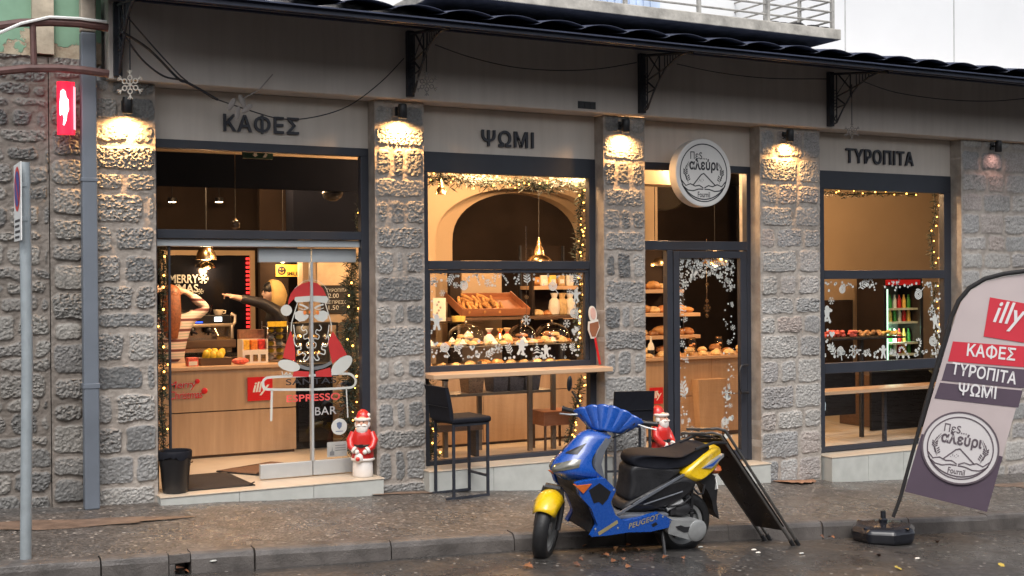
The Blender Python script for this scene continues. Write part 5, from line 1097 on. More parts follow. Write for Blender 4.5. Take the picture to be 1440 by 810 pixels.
b = MB(); b.prism([(-.025, .035), (0, .045), (.025, .035), (.022, 0), (0, -.025), (-.022, 0)], -.004, -.0025); b.box(-.035, .035, -.004, -.0025, -.045, -.038); b.build('shield', mat('blue_grey_print', (.12, .16, .25), .5), t)
l, r_, z0, z1 = rect(460, 621, 488, 642, YD); t = thing('notice_sticker', 'small grey rectangular notice at the bottom of the sliding glass door', 'sticker', ((l+r_)/2, YD, z0)); w = (r_-l)/2; h = z1-z0
b = MB(); b.box(-w, w, -.002, 0, 0, h); b.build('sheet', mat('grey_notice', (.36, .37, .36), .5), t); b = MB(); b.prism([(-w*.75, h*.1), (-w*.3, h*.1), (-w*.3, h*.35), (-w*.45, h*.4), (-w*.5, h*.7), (-w*.56, h*.4), (-w*.75, h*.35)], -.004, -.0025); [b.box(-w*.2, w*.85, -.004, -.0025, h*(.4+.16*k), h*(.45+.16*k)) for k in range(3)]; b.build('print', M['greyfilm'], t)

def gingerbread(mb, M_, s):
    disc(mb, 0, .72*s, .27*s, M_); disc(mb, 0, .25*s, .30*s, M_, .0004, sy=1.25)
    for sg in (-1, 1):
        strip(mb, [(sg*.1*s, .38*s), (sg*.5*s, .50*s)], .24*s, M_, .0008); disc(mb, sg*.52*s, .50*s, .15*s, M_, .0012, 12)
        strip(mb, [(sg*.12*s, .0), (sg*.26*s, -.42*s)], .26*s, M_, .0016); disc(mb, sg*.27*s, -.44*s, .15*s, M_, .002, 12)
def swirl(mb, M_, s, stick=True, a=-60):
    strip(mb, [((.12+.88*i/60)*s*.92*math.cos(i*.32), (.12+.88*i/60)*s*.92*math.sin(i*.32)) for i in range(61)], .20*s, M_)
    if stick: strip(mb, [(s*math.cos(R(a)), s*math.sin(R(a))), (2.0*s*math.cos(R(a)), 2.0*s*math.sin(R(a)))], .16*s, M_)
def sprig(mb, M_, s, n=4):
    strip(mb, [(0, -s), (0, s)], .08*s, M_)
    for k in range(n):
        z = -s*.7+1.5*s*k/n
        for sg in (-1, 1): mb.add([(0, z, .0006), (sg*.5*s, z+.28*s, .0006), (sg*.55*s, z+.5*s, .0006), (sg*.18*s, z+.32*s, .0006)], [(0, 1, 2, 3)], M_)
def tree(mb, M_, s):
    for k in range(4): w = (.2+.17*k)*s; z = (.75-.38*k)*s; mb.add([(0, z+.25*s, .0005*k), (w, z-.12*s, .0005*k), (0, z-.0*s, .0005*k), (-w, z-.12*s, .0005*k)], [(0, 1, 2, 3)], M_)
def heart(mb, M_, s): mb.add([(s*.06*16*math.sin(q)**3, s*.06*(13*math.cos(q)-5*math.cos(2*q)-2*math.cos(3*q)-math.cos(4*q)), 0) for q in [2*math.pi*i/20 for i in range(20)]], [tuple(range(20))], M_)
def cane(mb, M_, s, a=0):
    pts = [(-.35*s+.35*s*math.cos(q), .5*s+.35*s*math.sin(q)) for q in [math.pi-math.pi*i/5 for i in range(6)]]+[(0, .2*s), (0, -.2*s), (0, -.55*s), (0, -.9*s)]
    for p0, p1 in zip(pts, pts[1:]): m0 = (p0[0]*.75+p1[0]*.25, p0[1]*.75+p1[1]*.25); m1 = (p0[0]*.1+p1[0]*.9, p0[1]*.1+p1[1]*.9); strip(mb, [m0, m1], .26*s, M_ @ Matrix.Rotation(a, 4, 'Z'))
FN = dict(gingerbread=gingerbread, swirl_lollipop=swirl, leaf_sprig=sprig, fir_tree=tree, heart=heart, candy_cane=cane, snowflake=lambda m, X, s: star6(m, X, s, .14), round_dot=lambda m, X, s: disc(m, 0, 0, s, X, 0, 12))
def stickers(label, y, items, origin, extra=None):
    o = at(*origin, y=y); t = thing('window_stickers', label, 'stickers', (o.x, y, o.z)); off = t.location
    for nm, px, py, spx, rot in items:
        p = at(px, py, y=y); s_ = at(px+spx, py, y=y).x-p.x; b = MB(); FN[nm](b, fac(p.x, y-.001, p.z) @ Matrix.Rotation(R(rot), 4, 'Z'), s_); b.build(nm, M['decal'], t, off=off)
    if extra:
        b = MB()
        for px, py, spx in extra: p = at(px, py, y=y); s_ = at(px+spx, py, y=y).x-p.x; disc(b, p.x, p.z, s_, fac(0, y-.001, 0), 0, 7)
        e_ = b.build('snow_dots', M['decal'], t, off=off); e_['kind'] = 'stuff'
    return t
rs = random.Random(21)
it = [('gingerbread', 614, 456, 13, 0), ('swirl_lollipop', 652, 402, 6.5, 118), ('swirl_lollipop', 625, 488, 7, 0), ('snowflake', 641, 401, 4, 0), ('snowflake', 686, 398, 5, 10), ('gingerbread', 733, 491, 13, -8), ('gingerbread', 768, 496, 10, 4), ('fir_tree', 755, 492, 9, 0), ('snowflake', 701, 490, 6, 15), ('leaf_sprig', 644, 489, 8, -50), ('leaf_sprig', 688, 497, 8, -55), ('leaf_sprig', 716, 491, 8, 20), ('leaf_sprig', 634, 391, 8, 150), ('candy_cane', 672, 393, 9, 20), ('candy_cane', 697, 388, 9, -15), ('candy_cane', 710, 391, 9, 35), ('candy_cane', 728, 392, 9, -25), ('leaf_sprig', 741, 391, 9, 5), ('leaf_sprig', 806, 391, 8, -40), ('swirl_lollipop', 777, 402, 6.5, 10), ('gingerbread', 810, 418, 10, 0), ('swirl_lollipop', 807, 440, 6.5, 20), ('snowflake', 740, 450, 6, 0), ('snowflake', 797, 455, 5, 0), ('snowflake', 793, 488, 4.5, 0), ('fir_tree', 748, 478, 6, 0), ('snowflake', 801, 410, 4, 0), ('leaf_sprig', 805, 489, 6, 0), ('heart', 664, 489, 4, 0), ('heart', 672, 500, 4, 20), ('heart', 812, 462, 4, 10), ('heart', 807, 466, 4, -20), ('snowflake', 610, 396, 6, 0), ('snowflake', 622, 412, 4, 0)]
ex = [(rs.uniform(606, 818), 384+abs(rs.gauss(0, 9)), rs.uniform(.8, 1.9)) for _ in range(60)]+[(rs.uniform(606, 818), 505-abs(rs.gauss(0, 10)), rs.uniform(.8, 2.2)) for _ in range(60)]+[(815-abs(rs.gauss(0, 5)), rs.uniform(385, 500), rs.uniform(.8, 2)) for _ in range(30)]+[(606+abs(rs.gauss(0, 5)), rs.uniform(385, 500), rs.uniform(.8, 2)) for _ in range(14)]
stickers('white gingerbread, candy and snowflake stickers round the middle pane of the bread window', .197, it, (710, 445), ex)
it = [('gingerbread', 1163, 444, 11, 0), ('swirl_lollipop', 1182, 493, 5.5, -20), ('swirl_lollipop', 1184, 407, 5, 90), ('gingerbread', 1242, 497, 9, 0), ('swirl_lollipop', 1291, 414, 6, 100), ('gingerbread', 1315, 454, 10, 10), ('swirl_lollipop', 1312, 479, 6, -10), ('leaf_sprig', 1214, 400, 8, -60), ('candy_cane', 1228, 400, 8, 20), ('candy_cane', 1262, 400, 9, -30), ('candy_cane', 1273, 494, 9, 40), ('candy_cane', 1292, 490, 10, -30), ('leaf_sprig', 1171, 492, 8, 30), ('snowflake', 1200, 493, 6, 0), ('snowflake', 1169, 423, 4, 0), ('leaf_sprig', 1218, 496, 6, -80), ('leaf_sprig', 1256, 496, 6, 70), ('snowflake', 1310, 438, 5, 0), ('heart', 1170, 470, 4, 0), ('heart', 1306, 400, 4, 0), ('candy_cane', 1310, 408, 7, 0)]
ex = [(rs.uniform(1160, 1322), 396+abs(rs.gauss(0, 6)), rs.uniform(.8, 1.8)) for _ in range(40)]+[(rs.uniform(1160, 1322), 503-abs(rs.gauss(0, 7)), rs.uniform(.8, 2)) for _ in range(50)]+[(1322-abs(rs.gauss(0, 5)), rs.uniform(395, 500), rs.uniform(.8, 1.8)) for _ in range(26)]+[(1162+abs(rs.gauss(0, 4)), rs.uniform(420, 500), rs.uniform(.8, 1.8)) for _ in range(16)]
stickers('white gingerbread, candy and snowflake stickers round the middle pane of the right window', .197, it, (1240, 450), ex)
def inborder(px, py):
    # arch shaped clear middle of the door glass
    cx, rx = 993, 27
    if py < 410: return ((px-cx)/rx)**2+((py-410)/21)**2 > 1
    if py > 560: return ((px-cx)/rx)**2+((py-560)/62)**2 > 1 and py < 628
    return abs(px-cx) > rx+3*math.sin(py*.11)
it = []; names = ['heart', 'fir_tree', 'snowflake', 'leaf_sprig', 'candy_cane', 'leaf_sprig', 'snowflake', 'heart']; ex = []
while len(it) < 62:
    px, py = rs.uniform(957, 1031), rs.choice((rs.uniform(360, 405), rs.uniform(365, 625), rs.uniform(540, 625)))
    if inborder(px, py) and all(abs(px-q[1])+abs(py-q[2]) > 7 for q in it): it.append((rs.choice(names), px, py, rs.uniform(2.5, 4.2), rs.uniform(-40, 40)))
while len(ex) < 420:
    px, py = rs.uniform(955, 1033), rs.choice((rs.uniform(359, 410), rs.uniform(360, 627)))
    if inborder(px, py): ex.append((px, py, rs.uniform(.6, 1.4)))
it += [('fir_tree', 957, 432, 10, 0), ('leaf_sprig', 961, 548, 11, 15), ('fir_tree', 972, 615, 12, 0), ('heart', 977, 383, 5, 0), ('fir_tree', 1013, 388, 6, 0), ('fir_tree', 985, 377, 6, 0), ('swirl_lollipop', 1019, 592, 5, 0), ('snowflake', 1022, 552, 7, 0)]
stickers('dense white Christmas sticker border forming an arch on the glass door', .181, it, (993, 490), ex)
for px, ys, nm in ((994, (400, 423, 433, 444), 'string of hanging snowflakes in the middle of the glass door'), (740, (388, 418, 448), 'string with a hanging snowflake behind the bread window stickers')):
    p = at(px, ys[0], y=.5); t = thing('hanging_snowflakes', nm, 'decoration', (p.x, .5, p.z)); zb = at(px, ys[-1], y=.5).z-p.z
    b = MB(); b.tube([(0, 0, zb), (0, 0, .5)], .0025, 4); b.build('thread', M['steel'], t)
    for i, q in enumerate(ys): z = at(px, q, y=.5).z-p.z; b = MB(); star6(b, fac(0, -.004, z), .045 if i == 2 else .022, .22); b.build('snowflake', M['brass'], t, solid=.004)
# ---- garlands with fairy lights
M['needles'] = mat('garland_needles', (.018, .034, .02), .6, 0, .4, 20); M['needles2'] = mat('garland_needles_pale', (.07, .085, .055), .6, 0, .4, 20)
bulb_me = None
def garland(pts, y, label, nb, r=.07, dens=900, seed=1, m='needles'):
    global bulb_me
    rg = random.Random(seed); P_ = [at(a, c, y=y) for a, c in pts]; o = P_[0]; t = thing('fairy_light_garland', label, 'garland', o); off = o
    L = [0]
    for a, c in zip(P_, P_[1:]): L.append(L[-1]+(c-a).length)
    def along(u):
        d = u*L[-1]
        for i in range(len(P_)-1):
            if d <= L[i+1]+1e-9: k = (d-L[i])/(L[i+1]-L[i]); return P_[i].lerp(P_[i+1], k)
        return P_[-1]
    b = MB(); n = int(dens*L[-1])
    clump = [rg.uniform(.35, 1.3) for _ in range(60)]
    for i in range(n):
        u = rg.random(); c = along(u); k = clump[int(u*59)]
        if rg.random() > k: continue
        d = Vector((rg.gauss(0, 1), rg.gauss(0, 1), rg.gauss(-.15, 1))).normalized(); s_ = r*k*rg.uniform(.5, 1.3); w = d.orthogonal().normalized()*.006
        a = c+Vector((rg.gauss(0, r*.3), rg.gauss(0, r*.25), rg.gauss(0, r*.3))); e = a+d*s_*.9; mid = a+d*s_*.45
        b.add([a, mid+w, e, mid-w], [(0, 1, 2, 3)])
    b.build('foliage', M[m], t, off=off)
    b = MB(); b.tube(P_, .006, 5); b.build('wire', M['black'], t, off=off)
    if bulb_me is None: bb = MB(); bb.ball((0, 0, 0), .0088, n=8); q = bb.build('bulb', M['bulb']); bulb_me = q.data; bpy.data.objects.remove(q)
    for i in range(nb):
        c = along((i+rg.uniform(.2, .8))/nb)+Vector((rg.gauss(0, r*.38), -.04-abs(rg.gauss(0, .02)), rg.gauss(0, r*.38)))
        q = bpy.data.objects.new('bulb', bulb_me); COL.objects.link(q); q.parent = t; q.location = c-off; s_ = rg.uniform(.7, 1.25); q.scale = (s_,)*3
garland([(598, 248), (640, 252), (690, 255), (735, 256), (765, 262), (790, 258), (822, 258)], .36, 'garland with fairy lights along the top of the bread window', 26, .10, 1500, 1)
garland([(820, 262), (816, 300), (818, 330), (814, 366)], .36, 'garland with fairy lights down the upper right side of the bread window', 18, .075, 1300, 2)
garland([(812, 384), (816, 420), (811, 450), (815, 500)], .36, 'garland with fairy lights down the middle right side of the bread window', 12, .05, 800, 3)
garland([(818, 528), (812, 560), (806, 590), (798, 622)], .40, 'garland with fairy lights in the lower right corner of the bread window', 13, .055, 1000, 4)
garland([(604, 540), (610, 575), (606, 610), (612, 642)], .34, 'garland with fairy lights in the lower left corner of the bread window', 13, .075, 1300, 5)
garland([(497, 362), (493, 400), (500, 430), (490, 470), (497, 520), (489, 570), (494, 640)], .42, 'dark garland with fairy lights hanging right of the sliding glass door', 20, .10, 1700, 6)
garland([(508, 262), (504, 300), (503, 326)], .42, 'short garland with fairy lights in the upper right corner of the entrance window', 6, .05, 600, 7)
garland([(228, 345), (231, 400), (227, 450), (230, 520), (227, 580), (231, 640)], .40, 'dark garland with fairy lights down the left edge of the entrance', 12, .055, 1000, 8)
garland([(1158, 270), (1190, 274), (1225, 272), (1262, 272), (1290, 274)], .36, 'garland with fairy lights along the top of the right window', 9, .055, 700, 9, 'needles2')
garland([(1314, 272), (1316, 300), (1309, 330), (1312, 378)], .36, 'garland with fairy lights down the upper right side of the right window', 10, .05, 800, 10, 'needles2')
garland([(1316, 396), (1312, 430), (1318, 470), (1314, 503), (1310, 525)], .36, 'garland with fairy lights down the middle right side of the right window', 8, .05, 700, 11, 'needles2')
# ---- ice cream figure on the window jamb
p = at(835, 452, y=.05); t = thing('ice_cream_sign', 'small painted ice cream figure on a red stick beside the bread window', 'sign', (p.x, .06, p.z))
b = MB(); b.prism(ell(-.01, .07, .045, .085, 8)+[], -.012, .0); b.prism([(-.06, -.0), (.05, .02), (.07, -.06), (.02, -.17), (-.03, -.17), (-.065, -.08)], -.011, .001); b.build('backing', M['card'], t)
b = MB(); b.prism([(-.05, -.02), (.05, .0), (.055, -.06), (.015, -.15), (-.025, -.15), (-.05, -.09)], -.018, -.0125); b.build('waffle_cup', M['redwood'], t); b = MB(); b.prism(ell(-.01, .08, .03, .06, 8), -.018, -.0125); b.build('ice_cream', mat('pink_cream', (.70, .42, .34), .5), t)
zb = zbar-p.z; b = MB(); b.tube([(.015, -.006, -.16), (.07, -.01, zb+.012)], .012, 6); b.build('stick', M['red'], t)

# ================================================================ people inside the shop
def skinmesh(name, joints, edges, m, parent, off, root=0, sub=2):
    names = list(joints); me = bpy.data.meshes.new(name); me.from_pydata([Vector(joints[n][0])-Vector(off) for n in names], [(names.index(a), names.index(b_)) for a, b_ in edges], [])
    o = bpy.data.objects.new(name, me); COL.objects.link(o); o.parent = parent; me.materials.append(m)
    o.modifiers.new('skin', 'SKIN'); sv = me.skin_vertices[0].data
    for i, n in enumerate(names): r = joints[n][1]; sv[i].radius = r if isinstance(r, tuple) else (r, r); sv[i].use_root = (i == root)
    o.modifiers[-1].use_smooth_shade = True; s_ = o.modifiers.new('sub', 'SUBSURF'); s_.levels = s_.render_levels = sub; return o
def hand(J, E, wrist, tip_dir, up, s_=1.0, curl=.5, tag_='R', point=False):
    d = Vector(tip_dir).normalized(); u = Vector(up).normalized(); side = d.cross(u).normalized(); w = Vector(J[wrist][0])
    J[tag_+'palm'] = (w+d*.055*s_, (.036*s_, .022*s_)); E.append((wrist, tag_+'palm'))
    for k in range(4):
        L = (.066, .076, .070, .055)[k]*s_; b0 = w+d*.095*s_+side*(k-1.5)*.019*s_; c = curl*(0 if (point and k == 0) else 1)
        J[tag_+'f%da' % k] = (b0, .0095*s_); J[tag_+'f%db' % k] = (b0+d*L*.5*(1-c*.2)-u*L*.3*c, .0085*s_); J[tag_+'f%dc' % k] = (b0+d*L*(1-c*.6)-u*L*.75*c, .0065*s_)
        E += [(tag_+'palm', tag_+'f%da' % k), (tag_+'f%da' % k, tag_+'f%db' % k), (tag_+'f%db' % k, tag_+'f%dc' % k)]
    th = w+d*.045*s_-side*.035*s_; J[tag_+'ta'] = (th, .012*s_); J[tag_+'tb'] = (th+d*.035*s_-side*.02*s_-u*.008*s_, .009*s_); E += [(tag_+'palm', tag_+'ta'), (tag_+'ta', tag_+'tb')]
def head(t, c, face, m_skin, off, s_=1.0):
    """head with nose, mouth, eyes and ears as one mesh; face = direction it looks"""
    f = Vector(face).normalized(); u = Vector((0, 0, 1)); r = f.cross(u).normalized(); X = Matrix(((r.x, f.x, u.x, c[0]), (r.y, f.y, u.y, c[1]), (r.z, f.z, u.z, c[2]), (0, 0, 0, 1)))
    b = MB(); n = 20; rings = []
    for i in range(15):
        q = math.pi*i/14; z = .118*math.cos(q)*s_; rr = math.sin(q)
        ring = []
        for j in range(n):
            a = 2*math.pi*j/n; jaw = 1-.22*max(0, -z/.118); y = .098*rr*math.sin(a)*(1 if math.sin(a) < 0 else .92)*s_+(.012 if z < -.02 and math.sin(a) > 0 else 0)*rr
            ring.append((.075*rr*math.cos(a)*jaw*s_, y, z))
        rings.append(ring)
    b.loft(rings); b.ball((0, .098*s_, -.012), .02, (.6, .9, 1.1), 8); b.ball((0, .093*s_, .008), .012, (.7, .9, 1.8), 8); b.ball((0, .086*s_, -.055), .022, (1.1, .5, .35), 8)
    for sg in (-1, 1): b.ball((sg*.078, -.005, -.005), .026, (.35, .7, 1.1), 8); b.ball((sg*.03, .085, .012), .012, (1.2, .6, .8), 8)
    b.v = [tuple(X @ Vector(v)) for v in b.v]; o = b.build('head', m_skin, t, off=off, sub=1)
    e = MB(); [e.ball((sg*.03, .091, .013), .0075, (1.3, .5, .8), 8) for sg in (-1, 1)]; [e.box(sg*.03-.016, sg*.03+.016, .088, .096, .034, .040) for sg in (-1, 1)]; e.v = [tuple(X @ Vector(v)) for v in e.v]; e.build('eyes', M['black'], t, off=off); return X
# barista in a striped jumper, hands raised to her head, back turned to the room
M['trouser'] = mat('dark_trousers', (.02, .02, .025), .8, 0, .2, 30)
p = at(243, 452, y=2.72); gx, gz, fl = p.x-.02, p.z, .17
G = thing('person', 'long haired person in striped jumper raising both hands behind the coffee counter', 'person', (gx, 2.72, fl)); off = (gx, 2.72, fl)
sh = 1.52; J, E2 = {}, []
def JJ(n, x, y, z, r): J[n] = (Vector((gx+x, 2.72+y, z)), r)
JJ('pel', 0, 0, fl+.86, (.15, .11)); JJ('waist', 0, 0, fl+1.03, (.125, .095)); JJ('chest', .0, .0, fl+1.24, (.15, .105)); JJ('neckb', 0, 0, fl+1.40, (.06, .06)); JJ('neck', 0, .01, fl+1.49, .05); E2 += [('pel', 'waist'), ('waist', 'chest'), ('chest', 'neckb'), ('neckb', 'neck')]
for sg, n in ((-1, 'L'), (1, 'R')):
    JJ('hip'+n, sg*.09, 0, fl+.80, .09); JJ('knee'+n, sg*.09, .02, fl+.45, .058); JJ('ank'+n, sg*.09, -.01, fl+.09, .042); JJ('toe'+n, sg*.10, .12, fl+.035, .032); E2 += [('pel', 'hip'+n), ('hip'+n, 'knee'+n), ('knee'+n, 'ank'+n), ('ank'+n, 'toe'+n)]
    JJ('sho'+n, sg*.165, 0, fl+1.36, .062); JJ('elb'+n, sg*.33+(.06 if sg > 0 else 0), .02, fl+1.42+.06, .045); JJ('wri'+n, sg*.17, .03, fl+1.66, .03); E2 += [('chest', 'sho'+n), ('sho'+n, 'elb'+n), ('elb'+n, 'wri'+n)]
    hand(J, E2, 'wri'+n, (-sg*.9, .02, .25), (0, -1, .2), .95, .35, n)
skinmesh('body', J, E2, M['skin'], G, off)
C2 = {k: (J[k][0].copy(), tuple(a+.014 for a in (J[k][1] if isinstance(J[k][1], tuple) else (J[k][1],)*2))) for k in ('pel', 'waist', 'chest', 'shoL', 'shoR', 'elbL', 'elbR')}
for n in 'LR': C2['cuff'+n] = (J['elb'+n][0].lerp(J['wri'+n][0], .8), (.046, .046))
C2['col'] = (J['chest'][0].lerp(J['neckb'][0], .8), (.075, .07))
def stripes(name, a, b_, c_, scale):
    m, t_, p_, o_ = base(name); w = t_.nodes.new('ShaderNodeTexWave'); w.wave_type = 'BANDS'; w.bands_direction = 'Z'; w.inputs['Scale'].default_value = scale; w.inputs['Distortion'].default_value = .6; w.inputs['Detail'].default_value = 1; t_.links.new(o_, w.inputs['Vector'])
    t_.links.new(ramp(t_, w.outputs[0], [(0, b_), (.16, b_), (.18, a), (.72, a), (.74, c_), (.88, c_), (.9, a)]), p_.inputs['Base Color']); p_.inputs['Roughness'].default_value = .9; return m
skinmesh('jumper', C2, [('pel', 'waist'), ('waist', 'chest'), ('chest', 'col'), ('chest', 'shoL'), ('chest', 'shoR'), ('shoL', 'elbL'), ('shoR', 'elbR'), ('elbL', 'cuffL'), ('elbR', 'cuffR')], stripes('striped_jumper', (.56, .47, .45), (.12, .045, .05), (.24, .36, .28), 3.0), G, off)
C3 = {k: (J[k][0].copy(), tuple(a+.01 for a in (J[k][1] if isinstance(J[k][1], tuple) else (J[k][1],)*2))) for k in ('pel', 'hipL', 'hipR', 'kneeL', 'kneeR', 'ankL', 'ankR')}
skinmesh('trousers', C3, [('pel', 'hipL'), ('pel', 'hipR'), ('hipL', 'kneeL'), ('hipR', 'kneeR'), ('kneeL', 'ankL'), ('kneeR', 'ankR')], M['trouser'], G, off)
hc = (gx, 2.735, fl+1.60); head(G, hc, (-.55, .83, 0), M['skin'], off)
b = MB(); b.ball((hc[0]+.005, hc[1]-.02, hc[2]+.025), .112, (.88, .95, 1.02), 16)
rings = []
for i in range(8):
    u = i/7; w = .095+.01*math.sin(u*3)-.03*u*u; rings.append([(hc[0]-.01+w*math.cos(q)+.008*math.sin(q*7), hc[1]-.075+.05*math.sin(q)-.03*math.sin(u*3), hc[2]+.03-.46*u) for q in [2*math.pi*j/18 for j in range(18)]])
b.loft(rings); M['auburn'] = mat('auburn_hair', (.20, .065, .025), .5, 0, .4, 40, .3, 80); b.build('hair', M['auburn'], G, off=off)
# customer with a yellow hood pointing to the left
p = at(384, 412, y=2.95); mx, mz = p.x, p.z
H_ = thing('person', 'person in dark jacket and yellow hood pointing with one arm behind the counter', 'person', (mx, 2.95, fl)); off = (mx, 2.95, fl); J, E2 = {}, []
hz = mz; top = hz-fl; k_ = top/1.60
def JK(n, x, y, z, r): J[n] = (Vector((mx+x, 2.95+y, fl+z*k_)), r)
JK('pel', .05, 0, .90, (.15, .11)); JK('waist', .05, 0, 1.05, (.14, .105)); JK('chest', .05, 0, 1.27, (.165, .12)); JK('neckb', .02, 0, 1.43, (.065, .065)); JK('neck', .0, 0, 1.50, .055); E2 += [('pel', 'waist'), ('waist', 'chest'), ('chest', 'neckb'), ('neckb', 'neck')]
for sg, n in ((-1, 'L'), (1, 'R')):
    JK('hip'+n, .05+.02*sg, sg*.09, .82, .095); JK('knee'+n, .05, sg*.09, .47, .06); JK('ank'+n, .07, sg*.09, .09, .045); JK('toe'+n, -.06, sg*.10, .035, .035); E2 += [('pel', 'hip'+n), ('hip'+n, 'knee'+n), ('knee'+n, 'ank'+n), ('ank'+n, 'toe'+n)]
a = at(322, 414, y=2.80)
JK('shoL', .02, -.17, 1.39, .07); J['elbL'] = (Vector((mx-.17, 2.80, a.z-.10)), .05); J['wriL'] = (Vector((a.x+.08, 2.80, a.z-.035)), .033); E2 += [('chest', 'shoL'), ('shoL', 'elbL'), ('elbL', 'wriL')]
JK('shoR', .06, .19, 1.38, .07); JK('elbR', .16, .2, 1.10, .05); JK('wriR', .02, .16, .95, .034); E2 += [('chest', 'shoR'), ('shoR', 'elbR'), ('elbR', 'wriR')]
hand(J, E2, 'wriL', (-1, 0, .3), (0, -.3, 1), 1.05, .9, 'L', True); hand(J, E2, 'wriR', (-.7, -.4, -.3), (0, 0, 1), 1.0, .5, 'R')
skinmesh('body', J, E2, M['skin'], H_, off)
pad = lambda k, d: (J[k][0].copy(), tuple(a_+d for a_ in (J[k][1] if isinstance(J[k][1], tuple) else (J[k][1],)*2)))
C2 = {k: pad(k, .014) for k in ('pel', 'waist', 'chest', 'shoL', 'shoR', 'elbL', 'elbR')}
for n in 'LR': C2['cuff'+n] = (J['elb'+n][0].lerp(J['wri'+n][0], .88), (.05, .05))
C2['col'] = (J['chest'][0].lerp(J['neckb'][0], .9), (.10, .10)); M['jacket'] = mat('dark_jacket', (.018, .018, .024), .45, 0, .3, 25, .25, 40)
skinmesh('jacket', C2, [('pel', 'waist'), ('waist', 'chest'), ('chest', 'col'), ('chest', 'shoL'), ('chest', 'shoR'), ('shoL', 'elbL'), ('shoR', 'elbR'), ('elbL', 'cuffL'), ('elbR', 'cuffR')], M['jacket'], H_, off)
C3 = {k: pad(k, .012) for k in ('pel', 'hipL', 'hipR', 'kneeL', 'kneeR', 'ankL', 'ankR')}
skinmesh('trousers', C3, [('pel', 'hipL'), ('pel', 'hipR'), ('hipL', 'kneeL'), ('hipR', 'kneeR'), ('kneeL', 'ankL'), ('kneeR', 'ankR')], M['trouser'], H_, off)
hc = (mx-.02, 2.95, hz+.0); head(H_, hc, (-1, -.12, 0), M['skin'], off)
b = MB(); rings = []
for i in range(9):
    u = i/8; ring = []
    for j in range(20):
        q = 2*math.pi*j/20; rr = (.135, .15, .155, .155, .15, .14, .115, .07, .01)[i]; ring.append((hc[0]-.025+.20*u, hc[1]+rr*.78*math.cos(q), hc[2]-.005-.02*u+rr*math.sin(q)*(1 if math.sin(q) > 0 else 1.35)))
    rings.append(ring)
b.loft(rings, caps=False); M['hood'] = mat('yellow_hood_cloth', (.62, .42, .16), .85, 0, .12, 12, .2, 50); b.build('hood', M['hood'], H_, off=off, solid=.012)
b = MB(); b.ball((hc[0]+.0, hc[1], hc[2]+.045), .105, (.95, .8, .85), 12); b.build('hair', M['black'], H_, off=off)

# ================================================================ things on the pavement
M['seatleather'] = mat('black_leatherette', (.011, .012, .017), .6, 0, .15, 20, .05, 90, spec=.15)
def stool(x, y, rz, label):
    t = thing('bar_stool', label, 'bar stool', (x, y, g(x, y)+.006), rz, 'bar stools at the window bar'); w, d, h = .19, .19, .665
    b = MB(); b.box(-w-.01, w+.02, -d-.01, d+.01, h, h+.055); b.build('seat', M['seatleather'], t, bevel=.022, seg=4)
    b = MB(); rings = []
    for i in range(7):
        u = i/6; xx = -w-.005-.055*u**1.5; rings.append([(xx-.022, -d-.005, h+.03+.30*u), (xx+.022, -d-.005, h+.03+.30*u), (xx+.022, d+.005, h+.03+.30*u), (xx-.022, d+.005, h+.03+.30*u)])
    b.loft(rings, smooth=False); bk = b.build('backrest', M['seatleather'], t, bevel=.012, seg=3)
    b = MB()
    for z in (h+.15,): b.box(-w-.052, -w-.044, -d, d, z, z+.004)
    b.build('seam', M['black'], bk)
    for sx in (-w+.02, w-.01):
        for sy in (-d+.02, d-.02): b = MB(); b.box(sx-.011, sx+.011, sy-.011, sy+.011, .02, h); b.build('leg', M['iron'], t)
    for sy in (-d+.02, d-.02): b = MB(); b.box(-w-.06, w+.002, sy-.012, sy+.012, 0, .02); b.build('floor_bar', M['iron'], t)
    b = MB(); b.box(w-.021, w+.001, -d+.031, d-.031, .17, .19); b.build('foot_rest', M['iron'], t)
    b = MB(); b.box(-w+.01, w, -d+.01, -d+.03, h-.022, h); b.build('seat_rail', M['iron'], t); b = MB(); b.box(-w+.01, w, d-.03, d-.01, h-.022, h); b.build('seat_rail', M['iron'], t); return t
stool(4.66, -.32, R(4), 'black bar stool with its back to the stone pillar, left of the scooter')
stool(6.36, -.46, R(72), 'black bar stool half hidden behind the scooter handlebar')
